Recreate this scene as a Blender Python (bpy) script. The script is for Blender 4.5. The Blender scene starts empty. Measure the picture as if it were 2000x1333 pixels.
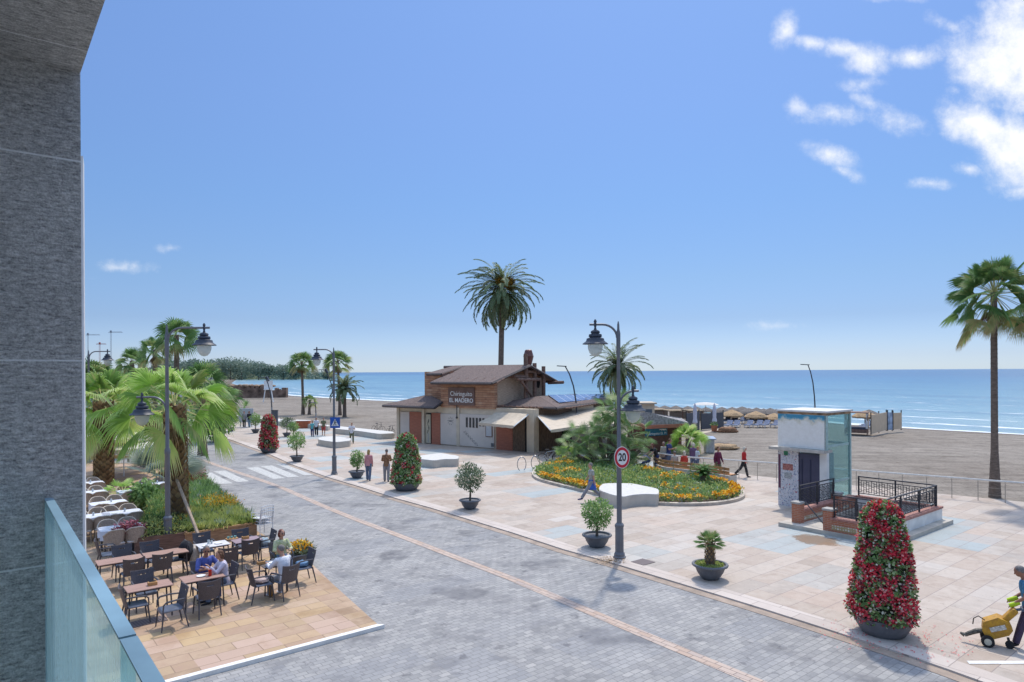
import bpy, bmesh, math, random
import numpy as np
from mathutils import Vector, Matrix, Euler
random.seed(7); rng = np.random.default_rng(7)
S = bpy.context.scene; C = S.collection
rad = math.radians
# ---------------------------------------------------------------- camera
F = 1307.0; CH = 5.9; HX, HY = 1000.0, 726.0; ROLL = rad(0.31)
cam = bpy.data.objects.new('camera', bpy.data.cameras.new('camera')); C.objects.link(cam)
cam.data.sensor_width = 36; cam.data.lens = F/2000*36
cam.data.shift_y = (HY-666.5)/2000
cam.data.clip_start = 0.05; cam.data.clip_end = 90000
cam.matrix_world = Matrix.Translation((0, 0, CH)) @ Matrix.Rotation(rad(90), 4, 'X') @ Matrix.Rotation(-ROLL, 4, 'Z')
S.camera = cam
S.render.resolution_x = 1024; S.render.resolution_y = 682
# ---------------------------------------------------------------- light
SUN_EL, SUN_AZ = rad(59), rad(17)          # azimuth to the right of +Y
sun = bpy.data.objects.new('sun', bpy.data.lights.new('sun', 'SUN')); C.objects.link(sun)
sun.data.energy = 2.05; sun.data.angle = rad(2.2); sun.data.color = (1.0, 0.93, 0.82)
sd = Vector((math.sin(SUN_AZ)*math.cos(SUN_EL), math.cos(SUN_AZ)*math.cos(SUN_EL), math.sin(SUN_EL)))
sun.rotation_euler = sd.to_track_quat('Z', 'Y').to_euler(); sun.location = (0, 0, 50)
S.view_settings.view_transform = 'Standard'; S.view_settings.look = 'None'
S.view_settings.exposure = 0.56; S.view_settings.gamma = 1
W = bpy.data.worlds.new('World'); S.world = W; W.use_nodes = True
def build_world():
    nt = W.node_tree; N = nt.nodes; L = nt.links; N.clear()
    out = N.new('ShaderNodeOutputWorld'); bg = N.new('ShaderNodeBackground'); L.new(bg.outputs[0], out.inputs[0])
    sky = N.new('ShaderNodeTexSky'); sky.sky_type = 'NISHITA'; sky.sun_disc = False
    sky.sun_elevation = SUN_EL; sky.sun_rotation = SUN_AZ
    sky.air_density = 1.0; sky.dust_density = 0.25; sky.ozone_density = 2.0; sky.altitude = 0
    bg.inputs[1].default_value = 0.15
    def M(op, a, b=None, c=None):
        n = N.new('ShaderNodeMath'); n.operation = op
        for i, x in enumerate((a, b, c)):
            if x is None: continue
            if isinstance(x, (int, float)): n.inputs[i].default_value = x
            else: L.new(x, n.inputs[i])
        return n.outputs[0]
    tc = N.new('ShaderNodeTexCoord'); sp = N.new('ShaderNodeSeparateXYZ'); L.new(tc.outputs['Generated'], sp.inputs[0])
    yy = M('MAXIMUM', sp.outputs[1], 0.05)
    a = M('DIVIDE', sp.outputs[0], yy); b = M('DIVIDE', sp.outputs[2], yy)
    # warped direction so cloud edges are ragged
    cb = N.new('ShaderNodeCombineXYZ'); L.new(a, cb.inputs[0]); L.new(b, cb.inputs[1])
    n1 = N.new('ShaderNodeTexNoise'); L.new(cb.outputs[0], n1.inputs[0]); n1.inputs['Scale'].default_value = 9; n1.inputs['Detail'].default_value = 9; n1.inputs['Roughness'].default_value = 0.62
    n2 = N.new('ShaderNodeTexNoise'); L.new(cb.outputs[0], n2.inputs[0]); n2.inputs['Scale'].default_value = 34; n2.inputs['Detail'].default_value = 9; n2.inputs['Roughness'].default_value = .7
    cl = [(1540,62,24,36,.3,1),(1590,88,42,18,.2,1),(1650,100,60,22,.15,1),(1700,120,60,34,.1,1.1),(1785,118,75,24,-.05,1),
          (1565,212,30,20,.5,.85),(1625,226,62,26,.05,.9),(1700,205,40,16,.3,.6),(1765,240,66,32,.3,1.05),(1690,168,60,18,0,.55),(1870,180,30,18,0,.7),
          (1965,130,115,90,-.2,1.7),(2060,120,170,160,0,1.9),(1930,260,120,50,.45,1.5),(2010,290,110,85,.3,1.7),(1990,60,60,34,-.5,.8),
          (1618,305,52,24,.3,1),(1650,340,36,14,.5,.6),(1815,362,48,12,.1,.62),(1892,335,36,14,.1,.7),(1995,378,34,16,-.2,.7),(1860,58,40,14,.4,.45),
          (235,520,62,14,.05,.66),(335,481,26,10,0,.55),(175,540,24,10,0,.45),(1515,640,60,10,0,.42),(1740,4,60,8,0,.5)]
    acc = None
    for (x, y, rx, ry, an, st) in cl:
        ca = (x-1000)/F; cbv = (HY-y)/F
        da = M('SUBTRACT', a, ca); db = M('SUBTRACT', b, cbv)
        c_, s_ = math.cos(an), math.sin(an)
        p = M('MULTIPLY_ADD', da, c_*F/rx, M('MULTIPLY', db, -s_*F/rx))
        q = M('MULTIPLY_ADD', da, s_*F/ry, M('MULTIPLY', db, c_*F/ry))
        d = M('SQRT', M('ADD', M('MULTIPLY', p, p), M('MULTIPLY', q, q)))
        v = M('MULTIPLY', M('SUBTRACT', 1.25, d), st)
        acc = v if acc is None else M('MAXIMUM', acc, v)
    nn = M('ADD', M('MULTIPLY', M('SUBTRACT', n1.outputs[0], 0.5), 4.0), M('MULTIPLY', M('SUBTRACT', n2.outputs[0], .5), 1.5))
    den = M('ADD', M('MINIMUM', M('MULTIPLY', acc, 1.35), 2.3), nn)
    mr = N.new('ShaderNodeMapRange'); mr.interpolation_type = 'SMOOTHSTEP'; L.new(den, mr.inputs[0]); mr.inputs[1].default_value = .05; mr.inputs[2].default_value = 2.3
    # limit clouds to near the blobs
    gate = N.new('ShaderNodeMapRange'); gate.interpolation_type = 'SMOOTHSTEP'; L.new(acc, gate.inputs[0]); gate.inputs[1].default_value = -1.0; gate.inputs[2].default_value = .35
    fac = M('MULTIPLY', mr.outputs[0], gate.outputs[0])
    # sky tint: azure in view, brightened above the frame as added fill light
    mul = N.new('ShaderNodeMix'); mul.data_type = 'RGBA'; mul.blend_type = 'MULTIPLY'; mul.inputs[0].default_value = 1
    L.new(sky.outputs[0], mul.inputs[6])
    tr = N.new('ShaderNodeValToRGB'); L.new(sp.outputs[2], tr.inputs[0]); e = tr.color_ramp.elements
    for z_, c_ in SKYTINT_FILL[1:-1]: e.new(z_)
    for el_, (z_, c_) in zip(e, SKYTINT_FILL): el_.position = z_; el_.color = (*[v*.585 for v in c_], 1)
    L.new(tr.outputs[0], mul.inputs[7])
    mx = N.new('ShaderNodeMix'); mx.data_type = 'RGBA'; L.new(fac, mx.inputs[0]); L.new(mul.outputs[2], mx.inputs[6]); mx.inputs[7].default_value = (4.9, 4.95, 5.05, 1)
    shade = N.new('ShaderNodeMix'); shade.data_type = 'RGBA'; sh = N.new('ShaderNodeMapRange'); L.new(n2.outputs[0], sh.inputs[0]); sh.inputs[1].default_value = .35; sh.inputs[2].default_value = .6
    L.new(sh.outputs[0], shade.inputs[0]); shade.inputs[6].default_value = (4.2, 4.4, 4.7, 1); shade.inputs[7].default_value = (4.8, 4.85, 4.95, 1); L.new(shade.outputs[2], mx.inputs[7])
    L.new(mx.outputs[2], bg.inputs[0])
SKYTINT_FILL = [(0,(.58,.76,1.2)),(.02,(.53,.66,1.05)),(.075,(.47,.56,.82)),(.133,(.53,.63,.82)),(.242,(.62,.75,.94)),(.373,(.77,.88,1.08)),(.47,(.85,.97,1.17)),(.52,(.88,1.0,1.2)),(.66,(5.4,4.4,3.5)),(1,(6.2,4.9,3.7))]  # highest stops lift the unseen upper sky as extra shadow fill
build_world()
# ---------------------------------------------------------------- geometry frame
U = Vector((-0.624, 0.782, 0)).normalized()      # along the facade and the road, away
V = Vector((U.y, -U.x, 0))                        # across the road, towards the sea
ANG_V = math.atan2(V.y, V.x); ANG_U = math.atan2(U.y, U.x)
def ray(px, py):
    dx, dy = px-HX, py-HY
    return Vector(((dx*math.cos(ROLL)-dy*math.sin(ROLL))/F, 1.0, -(dx*math.sin(ROLL)+dy*math.cos(ROLL))/F))
def G(px, py, z=0.0):
    r = ray(px, py); t = (z-CH)/r.z
    return Vector((r.x*t, t, z))
def AT(px, py, D):
    r = ray(px, py); return Vector((r.x*D, D, CH+r.z*D))
def Zat(px, py, D): return CH+ray(px, py).z*D
# ---------------------------------------------------------------- node materials
MATS = {}
def newmat(name):
    m = bpy.data.materials.new(name); m.use_nodes = True
    return m, m.node_tree.nodes, m.node_tree.links, m.node_tree.nodes['Principled BSDF']
def mat(name, col, rough=.7, var=.12, scale=6, bump=0, bscale=40, metal=0, spec=.4, col2=None, emis=None, stretch=None):
    if name in MATS: return MATS[name]
    m, N, L, B = newmat(name)
    B.inputs['Roughness'].default_value = rough; B.inputs['Metallic'].default_value = metal; B.inputs['Specular IOR Level'].default_value = spec
    tc = N.new('ShaderNodeTexCoord'); src = tc.outputs['Object']
    if stretch:
        mp = N.new('ShaderNodeMapping'); mp.inputs['Scale'].default_value = stretch; L.new(src, mp.inputs[0]); src = mp.outputs[0]
    n = N.new('ShaderNodeTexNoise'); n.inputs['Scale'].default_value = scale; n.inputs['Detail'].default_value = 5; L.new(src, n.inputs[0])
    cr = N.new('ShaderNodeValToRGB'); L.new(n.outputs[0], cr.inputs[0])
    c2 = col2 or tuple(c*(1-var*2) for c in col); c1 = col if col2 else tuple(min(1, c*(1+var)) for c in col)
    cr.color_ramp.elements[0].position = .3; cr.color_ramp.elements[1].position = .7
    cr.color_ramp.elements[0].color = (*c2, 1); cr.color_ramp.elements[1].color = (*c1, 1)
    L.new(cr.outputs[0], B.inputs['Base Color'])
    if bump:
        nb = N.new('ShaderNodeTexNoise'); nb.inputs['Scale'].default_value = bscale; nb.inputs['Detail'].default_value = 4; L.new(src, nb.inputs[0])
        bp = N.new('ShaderNodeBump'); bp.inputs['Strength'].default_value = bump; bp.inputs['Distance'].default_value = .02; L.new(nb.outputs[0], bp.inputs['Height']); L.new(bp.outputs[0], B.inputs['Normal'])
    if emis: B.inputs['Emission Color'].default_value = (*emis, 1); B.inputs['Emission Strength'].default_value = 1
    MATS[name] = m; return m
def leafmat(name, stops, rough=.55, trans=.35):
    """leaf colours picked by the per-vertex tint of each leaf; light passes through"""
    if name in MATS: return MATS[name]
    m, N, L, B = newmat(name)
    at = N.new('ShaderNodeAttribute'); at.attribute_name = 'tint'
    cr = N.new('ShaderNodeValToRGB'); L.new(at.outputs['Fac'], cr.inputs[0])
    while len(cr.color_ramp.elements) < len(stops): cr.color_ramp.elements.new(.5)
    for e, (p, c) in zip(cr.color_ramp.elements, stops): e.position = p; e.color = (*c, 1)
    L.new(cr.outputs[0], B.inputs['Base Color']); B.inputs['Roughness'].default_value = rough; B.inputs['Specular IOR Level'].default_value = .35
    tr = N.new('ShaderNodeBsdfTranslucent'); L.new(cr.outputs[0], tr.inputs[0])
    mx = N.new('ShaderNodeMixShader'); mx.inputs[0].default_value = trans
    L.new(B.outputs[0], mx.inputs[1]); L.new(tr.outputs[0], mx.inputs[2]); L.new(mx.outputs[0], N['Material Output'].inputs[0])
    MATS[name] = m; return m
def mathn(N, L, op, a, b=None, c=None):
    n = N.new('ShaderNodeMath'); n.operation = op
    for i, x in enumerate((a, b, c)):
        if x is None: continue
        if isinstance(x, (int, float)): n.inputs[i].default_value = x
        else: L.new(x, n.inputs[i])
    return n.outputs[0]
def ramp(N, L, src, stops, interp='LINEAR'):
    cr = N.new('ShaderNodeValToRGB'); L.new(src, cr.inputs[0]); cr.color_ramp.interpolation = interp
    while len(cr.color_ramp.elements) < len(stops): cr.color_ramp.elements.new(.5)
    for e, (p, c) in zip(cr.color_ramp.elements, stops):
        e.position = p; e.color = (*c, 1) if len(c) == 3 else c
    return cr.outputs[0]
def mixc(N, L, fac, a, b, mode='MIX'):
    n = N.new('ShaderNodeMix'); n.data_type = 'RGBA'; n.blend_type = mode
    for i, x in ((0, fac), (6, a), (7, b)):
        if isinstance(x, (int, float)): n.inputs[i].default_value = x
        elif isinstance(x, tuple): n.inputs[i].default_value = (*x, 1) if len(x) == 3 else x
        else: L.new(x, n.inputs[i])
    return n.outputs[2]
def noise(N, L, src, scale, detail=4, rough=.5):
    n = N.new('ShaderNodeTexNoise'); n.inputs['Scale'].default_value = scale; n.inputs['Detail'].default_value = detail; n.inputs['Roughness'].default_value = rough
    L.new(src, n.inputs[0]); return n.outputs[0]
def pavers(name, bw, bh, cols, mortar, patches, stain=None, rough=.75, msize=.008, ang=None, bumpd=.006, offset=.5):
    """stone pavers: brick joints, one random stone colour per cell, blocks of another colour, stains"""
    m, N, L, B = newmat(name)
    tc = N.new('ShaderNodeTexCoord'); mp = N.new('ShaderNodeMapping'); L.new(tc.outputs['Object'], mp.inputs[0])
    mp.inputs['Rotation'].default_value = (0, 0, -(ANG_V if ang is None else ang)); src = mp.outputs[0]
    br = N.new('ShaderNodeTexBrick'); L.new(src, br.inputs[0]); br.offset = offset
    br.inputs['Scale'].default_value = 1; br.inputs['Brick Width'].default_value = bw; br.inputs['Row Height'].default_value = bh
    br.inputs['Mortar Size'].default_value = msize; br.inputs['Mortar Smooth'].default_value = .3; br.inputs['Bias'].default_value = 0
    br.inputs['Color1'].default_value = (0, 0, 0, 1); br.inputs['Color2'].default_value = (1, 1, 1, 1); br.inputs['Mortar'].default_value = (.5, .5, .5, 1)
    st = [(i/(len(cols)-1), c) for i, c in enumerate(cols)]
    n0 = noise(N, L, src, 3.5, 6, .6)
    t = mathn(N, L, 'ADD', br.outputs[0], mathn(N, L, 'MULTIPLY', mathn(N, L, 'SUBTRACT', n0, .5), .7))
    col = ramp(N, L, t, st)
    # blocks of other stone: coordinates snapped to a coarse grid
    for (c, sx, sy, sc, lo, hi, amt, off) in patches:
        sn = N.new('ShaderNodeVectorMath'); sn.operation = 'SNAP'; L.new(src, sn.inputs[0]); sn.inputs[1].default_value = (sx, sy, 1)
        ad = N.new('ShaderNodeVectorMath'); ad.operation = 'ADD'; L.new(sn.outputs[0], ad.inputs[0]); ad.inputs[1].default_value = (off, off*.7, 0)
        nn = noise(N, L, ad.outputs[0], sc, 2, .5)
        mr = N.new('ShaderNodeMapRange'); mr.interpolation_type = 'SMOOTHSTEP'; L.new(nn, mr.inputs[0]); mr.inputs[1].default_value = lo; mr.inputs[2].default_value = hi; mr.inputs[4].default_value = amt
        col = mixc(N, L, mr.outputs[0], col, c)
    fine = noise(N, L, tc.outputs['Object'], 45, 3, .6)
    col = mixc(N, L, .35, col, ramp(N, L, fine, [(.25, (.45, .45, .45)), (.75, (.62, .62, .62))]), 'OVERLAY')
    if stain:
        for (c, sc, lo, hi, amt) in stain:
            nn = noise(N, L, tc.outputs['Object'], sc, 5, .6)
            mr = N.new('ShaderNodeMapRange'); mr.interpolation_type = 'SMOOTHSTEP'; L.new(nn, mr.inputs[0]); mr.inputs[1].default_value = lo; mr.inputs[2].default_value = hi; mr.inputs[4].default_value = amt
            col = mixc(N, L, mr.outputs[0], col, c, 'MULTIPLY')
    col = mixc(N, L, br.outputs[1], col, mortar)
    L.new(col, B.inputs['Base Color']); B.inputs['Roughness'].default_value = rough; B.inputs['Specular IOR Level'].default_value = .3
    bp = N.new('ShaderNodeBump'); bp.inputs['Strength'].default_value = .5; bp.inputs['Distance'].default_value = bumpd
    h = mathn(N, L, 'SUBTRACT', mathn(N, L, 'MULTIPLY', fine, .4), br.outputs[1]); L.new(h, bp.inputs['Height']); L.new(bp.outputs[0], B.inputs['Normal'])
    MATS[name] = m; return m
# ---------------------------------------------------------------- mesh builder
class MB:
    def __init__(s): s.v = []; s.f = []; s.t = None; s.n = 0; s.np = []
    def add(s, vs, fs):
        o = len(s.v); s.v += [tuple(p) for p in vs]; s.f += [tuple(i+o for i in f) for f in fs]; return s
    def box(s, cx, cy, cz, sx, sy, sz, rz=0, bev=0, rx=0, ry=0):
        hx, hy, hz = sx/2, sy/2, sz/2
        if bev > 0:
            b = min(bev, hx*.9, hy*.9, hz*.9); pts = []
            for (z, i) in ((-hz, b), (-hz+b, 0), (hz-b, 0), (hz, b)):
                x, y = hx-i, hy-i
                pts += [(-x+b, -y, z), (x-b, -y, z), (x, -y+b, z), (x, y-b, z), (x-b, y, z), (-x+b, y, z), (-x, y-b, z), (-x, -y+b, z)]
            fs = [tuple(range(7, -1, -1)), tuple(range(24, 32))]
            for r in range(3):
                for k in range(8): fs.append((r*8+k, r*8+(k+1) % 8, r*8+8+(k+1) % 8, r*8+8+k))
        else:
            pts = [(-hx,-hy,-hz),(hx,-hy,-hz),(hx,hy,-hz),(-hx,hy,-hz),(-hx,-hy,hz),(hx,-hy,hz),(hx,hy,hz),(-hx,hy,hz)]
            fs = [(3,2,1,0),(4,5,6,7),(0,1,5,4),(1,2,6,5),(2,3,7,6),(3,0,4,7)]
        M = Matrix.Translation((cx, cy, cz)) @ Euler((rx, ry, rz)).to_matrix().to_4x4()
        return s.add([M @ Vector(p) for p in pts], fs)
    def tube(s, pts, r, seg=8, caps=True, flat=1.0):
        pts = [Vector(p) for p in pts]; n = len(pts)
        rs = r if isinstance(r, (list, tuple)) else [r]*n
        vs = []; prev = None
        for i, p in enumerate(pts):
            d = (pts[min(i+1, n-1)]-pts[max(i-1, 0)])
            d = d.normalized() if d.length > 1e-9 else Vector((0, 0, 1))
            if prev is None:
                a = Vector((1, 0, 0)) if abs(d.x) < .9 else Vector((0, 1, 0))
                x = (a-d*a.dot(d)).normalized()
            else:
                x = prev-d*prev.dot(d); x = x.normalized() if x.length > 1e-6 else prev
            prev = x; y = d.cross(x)
            for k in range(seg):
                t = 2*math.pi*k/seg; vs.append(p+x*math.cos(t)*rs[i]+y*math.sin(t)*rs[i]*flat)
        fs = []
        for i in range(n-1):
            for k in range(seg): fs.append((i*seg+k, i*seg+(k+1) % seg, (i+1)*seg+(k+1) % seg, (i+1)*seg+k))
        if caps: fs.append(tuple(range(seg-1, -1, -1))); fs.append(tuple(range((n-1)*seg, n*seg)))
        return s.add(vs, fs)
    def loft(s, rings, seg=14):
        """rings: (centre, rx, ry, xaxis, yaxis)"""
        vs = []
        for (c, rx, ry, xa, ya) in rings:
            for k in range(seg):
                t = 2*math.pi*k/seg; vs.append(Vector(c)+Vector(xa)*math.cos(t)*rx+Vector(ya)*math.sin(t)*ry)
        fs = []
        for i in range(len(rings)-1):
            for k in range(seg): fs.append((i*seg+k, i*seg+(k+1) % seg, (i+1)*seg+(k+1) % seg, (i+1)*seg+k))
        fs.append(tuple(range(seg-1, -1, -1))); fs.append(tuple(range((len(rings)-1)*seg, len(rings)*seg)))
        return s.add(vs, fs)
    def lathe(s, prof, seg=20, c=(0, 0, 0), caps=True):
        vs = []
        for (r, z) in prof:
            for k in range(seg):
                t = 2*math.pi*k/seg; vs.append((c[0]+r*math.cos(t), c[1]+r*math.sin(t), c[2]+z))
        fs = []
        for i in range(len(prof)-1):
            for k in range(seg): fs.append((i*seg+k, i*seg+(k+1) % seg, (i+1)*seg+(k+1) % seg, (i+1)*seg+k))
        if caps: fs.append(tuple(range(seg-1, -1, -1))); fs.append(tuple(range((len(prof)-1)*seg, len(prof)*seg)))
        return s.add(vs, fs)
    def ball(s, c, rx, ry=None, rz=None, seg=12, rings=8, rot=None):
        ry = rx if ry is None else ry; rz = rx if rz is None else rz
        R = rot or Matrix.Identity(3); vs = []
        c = Vector(c)
        for i in range(rings+1):
            ph = math.pi*(i+.001)/(rings+.002)
            for k in range(seg):
                t = 2*math.pi*k/seg
                vs.append(c+R @ Vector((rx*math.sin(ph)*math.cos(t), ry*math.sin(ph)*math.sin(t), -rz*math.cos(ph))))
        fs = [tuple(range(seg-1, -1, -1)), tuple(range(rings*seg, rings*seg+seg))]
        for i in range(rings):
            for k in range(seg): fs.append((i*seg+k, i*seg+(k+1) % seg, (i+1)*seg+(k+1) % seg, (i+1)*seg+k))
        return s.add(vs, fs)
    def prism(s, poly, z0, z1):
        n = len(poly); vs = [(p[0], p[1], z0) for p in poly]+[(p[0], p[1], z1) for p in poly]
        ar = sum(poly[i][0]*poly[(i+1) % n][1]-poly[(i+1) % n][0]*poly[i][1] for i in range(n))
        fs = [(i, (i+1) % n, n+(i+1) % n, n+i) for i in range(n)]+[tuple(range(n-1, -1, -1)), tuple(range(n, 2*n))]
        if ar < 0: fs = [f[::-1] for f in fs]
        return s.add(vs, fs)
    def quad(s, a, b, c, d): return s.add([a, b, c, d], [(0, 1, 2, 3)])
    def slab(s, pts, th):
        """planar polygon (3D points) thickened downwards along -normal"""
        pts = [Vector(p) for p in pts]; n = (pts[1]-pts[0]).cross(pts[2]-pts[0]).normalized(); m = len(pts)
        lo = [p-n*th for p in pts]
        return s.add(pts+lo, [tuple(range(m)), tuple(range(2*m-1, m-1, -1))]+[(i, m+i, m+(i+1) % m, (i+1) % m) for i in range(m)])
    def npadd(s, verts, faces, tint):
        """bulk quads/tris from numpy: verts (N,3), faces (M,k), tint (N,)"""
        s.np.append((verts, faces, tint))
    def leaves(s, P, D, Nn, Ln, Wd, tint=None):
        """rhombic leaves; P base, D direction, Nn approx normal, lengths, widths"""
        n = len(P)
        if n == 0: return
        D = D/np.linalg.norm(D, axis=1, keepdims=True); Sd = np.cross(D, Nn); Sd /= (np.linalg.norm(Sd, axis=1, keepdims=True)+1e-9)
        Ln = np.broadcast_to(Ln, n)[:, None]; Wd = np.broadcast_to(Wd, n)[:, None]
        up = np.cross(Sd, D)
        a = P; b = P+D*Ln*.5+Sd*Wd*.5+up*Wd*.12; c = P+D*Ln; d = P+D*Ln*.5-Sd*Wd*.5+up*Wd*.12
        vs = np.stack([a, b, c, d], 1).reshape(-1, 3)
        fs = np.arange(4*n).reshape(-1, 4)
        t = rng.random(n) if tint is None else tint
        s.npadd(vs, fs, np.repeat(t, 4))
    def build(s, name, material, parent=None, smooth=False, remesh=0, loc=None):
        me = bpy.data.meshes.new(name)
        if s.np:
            vs = [np.array(s.v, float).reshape(-1, 3)] if s.v else []
            tt = [np.full(len(s.v), .5)] if s.v else []
            fl = list(s.f); off = len(s.v)
            for (a, f, t) in s.np:
                vs.append(a); tt.append(t); fl += (f+off).tolist(); off += len(a)
            vv = np.concatenate(vs); tt = np.concatenate(tt)
            me.from_pydata(vv.tolist(), [], fl)
            at = me.attributes.new('tint', 'FLOAT', 'POINT'); at.data.foreach_set('value', tt.astype(np.float32))
        else:
            me.from_pydata([tuple(p) for p in s.v], [], s.f)
        me.update()
        if smooth: me.polygons.foreach_set('use_smooth', [True]*len(me.polygons))
        if material: me.materials.append(material)
        o = bpy.data.objects.new(name, me); C.objects.link(o)
        if parent: o.parent = parent
        if loc: o.location = loc
        if smooth == 'auto' or (smooth and not remesh):
            try: me.set_sharp_from_angle(angle=rad(40))
            except Exception: pass
        if remesh:
            m = o.modifiers.new('skin', 'REMESH'); m.mode = 'VOXEL'; m.voxel_size = remesh; m.use_smooth_shade = True
            sm = o.modifiers.new('soften', 'SMOOTH'); sm.factor = .5; sm.iterations = 4
        return o
def tag(o, label=None, cat=None, group=None, kind=None):
    if label: o['label'] = label
    if cat: o['category'] = cat
    if group: o['group'] = group
    if kind: o['kind'] = kind
    return o
def thing(name, label, cat, loc=(0, 0, 0), rz=0, group=None):
    o = bpy.data.objects.new(name, None); C.objects.link(o); o.empty_display_size = .3
    o.location = loc; o.rotation_euler = (0, 0, rz)
    return tag(o, label, cat, group)
def setting(o, label=None, cat=None): return tag(o, label or o.name.replace('_', ' '), cat or o.name.replace('_', ' '), kind='structure')
def kids(o): return [c for c in bpy.data.objects if c.parent is o]
def dup(root, loc, rz, label, scale=1):
    r = root.copy(); C.objects.link(r); r.location = loc; r.rotation_euler = (0, 0, rz); r.scale = (scale,)*3; r['label'] = label
    for ch in KC[root.name]:
        c = ch[0].copy(); C.objects.link(c); c.parent = r
        for g in ch[1]:
            d = g.copy(); C.objects.link(d); d.parent = c
    return r
KC = {}
def proto(root):
    allo = list(bpy.data.objects)
    KC[root.name] = [(c, [g for g in allo if g.parent is c]) for c in allo if c.parent is root]; return root
def text_mesh(name, body, size, material, parent, M, extrude=.004, align='CENTER', bold=0):
    cu = bpy.data.curves.new(name, 'FONT'); cu.body = body; cu.size = size; cu.extrude = extrude; cu.align_x = align; cu.align_y = 'CENTER'; cu.offset = bold
    o = bpy.data.objects.new(name, cu); C.objects.link(o)
    dg = bpy.context.evaluated_depsgraph_get(); me = bpy.data.meshes.new_from_object(o.evaluated_get(dg))
    bpy.data.objects.remove(o); me.materials.clear(); me.materials.append(material)
    o = bpy.data.objects.new(name, me); C.objects.link(o); o.parent = parent; o.matrix_local = M
    return o
def heading(v): return math.atan2(-v.x, v.y)     # rotz that turns local +Y onto v
# ================================================================ SETTING
KERB = [(330,838),(400,846),(455,862),(520,886),(575,911),(640,934),(710,955),(775,976),(840,994),(1000,1043),(1100,1076),(1200,1104),(1285,1130),(1400,1165),(1500,1196),(1600,1228),(1750,1277),(1850,1312),(1960,1352),(2150,1420),(2500,1560)]
kw = [G(*p) for p in KERB]
def offset_poly(pts, d):
    out = []
    for i, p in enumerate(pts):
        t = (pts[min(i+1, len(pts)-1)]-pts[max(i-1, 0)]); t.z = 0; t.normalize(); n = Vector((t.y, -t.x, 0)); out.append(p+n*d)
    return out
def strip(a, b, z0, z1=None):
    mb = MB(); z1 = z0 if z1 is None else z1
    vs = []; 
    for p, q in zip(a, b): vs += [(p.x, p.y, z0), (q.x, q.y, z1)]
    mb.add(vs, [(2*i, 2*i+2, 2*i+3, 2*i+1) for i in range(len(a)-1)]); return mb
M_road = pavers('road_setts', .24, .15, [(.235,.23,.225),(.285,.276,.264),(.32,.31,.294),(.256,.249,.244),(.355,.34,.32)], (.20,.195,.19),
    [((.22,.225,.24),1.2,.9,.55,.50,.62,.4,3),((.40,.385,.365),.9,.6,.8,.55,.66,.35,17)],
    stain=[((.50,.51,.55),.38,.56,.66,.75),((.68,.68,.70),.9,.52,.64,.65),((.50,.50,.53),2.2,.60,.68,.75),((.60,.58,.56),9,.62,.70,.6),((1.12,1.1,1.08),1.5,.5,.7,.4)], rough=.8, msize=.009)
M_prom = pavers('promenade_slabs', 1.25, .62, [(.355,.29,.235),(.44,.37,.305),(.395,.32,.26),(.465,.395,.33),(.38,.325,.275)], (.27,.22,.20),
    [((.315,.375,.385),2.5,1.24,.17,.54,.60,.8,31),((.46,.355,.285),1.25,.62,.5,.56,.66,.5,7),((.50,.465,.42),1.25,.62,.35,.58,.68,.6,55)],
    stain=[((.80,.75,.72),.45,.52,.68,.6),((.8,.78,.76),3,.55,.7,.5),((.55,.52,.50),11,.64,.70,.6)], rough=.7, msize=.009)
M_terr = pavers('terrace_slabs', .85, .42, [(.32,.22,.14),(.43,.305,.205),(.37,.25,.17),(.40,.285,.175),(.46,.335,.235)], (.26,.18,.12),
    [((.50,.35,.18),.85,.42,.6,.55,.6,.65,3),((.48,.34,.27),.85,.42,.7,.55,.62,.7,13)],
    stain=[((.72,.64,.55),.7,.5,.66,.6)], rough=.75, msize=.010)
M_band = pavers('border_bricks', .34, .15, [(.42,.31,.24),(.48,.38,.31),(.38,.31,.27)], (.22,.17,.15), [], rough=.8, msize=.010, ang=ANG_U)
M_gut = mat('gutter_stone', (.36,.28,.22), .8, .15, 2.5, .3, 60)
M_white = mat('road_paint', (.70,.70,.68), .7, .1, 5)
M_conc = mat('pale_concrete', (.52,.49,.43), .75, .08, 1.6, .15, 50)
# road: a wide sheet, the promenade and terrace lie on it
mb = MB(); mb.add([(-140,-40,0),(70,-40,0),(70,60,0),(-140,100,0)], [(0,1,2,3)])
# keep it on the land side: polygon following the promenade outer edge
inner = [G(*p) for p in [(300,815),(440,808)]]
road_poly = [(-150,-40),(40,-40)]+[(p.x+.3, p.y+.3) for p in reversed(kw)]+[(-150,110)]
mb = MB(); mb.add([(x, y, 0) for x, y in road_poly], [tuple(range(len(road_poly)))])
setting(mb.build('road', M_road), 'road of grey stone setts curving along the promenade', 'road')
# promenade with a hole for the stairwell
sand_in = [G(*p) for p in [(2500,1030),(2000,983),(1800,963),(1640,948),(1470,931),(1340,912),(1240,899)]]
sand_in += [G(*p) for p in [(1060,874),(900,864),(775,858),(700,845),(600,826),(520,815),(450,806),(380,800),(300,797)]]
PZ = .05
P1 = G(1523,1030); P3 = G(1842,1026)
AX = -U; BX = V                        # stairwell frame: along facade towards us, across to the sea
la = 3.75; lb = 5.2
def SW(a, b, z=0): p = P1+AX*a+BX*b; return Vector((p.x, p.y, z))
hole = [SW(.7,1.1), SW(la-.45,1.1), SW(la-.45,lb-.45), SW(.7,lb-.45)]
bm = bmesh.new()
outer = [Vector((p.x,p.y,PZ)) for p in kw]+[Vector((p.x,p.y,PZ)) for p in sand_in]
def loop(bm, pts):
    vs = [bm.verts.new(p) for p in pts]; return [bm.edges.new((vs[i], vs[(i+1) % len(vs)])) for i in range(len(vs))]
es = loop(bm, outer)+loop(bm, [Vector((p.x,p.y,PZ)) for p in hole])
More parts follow.
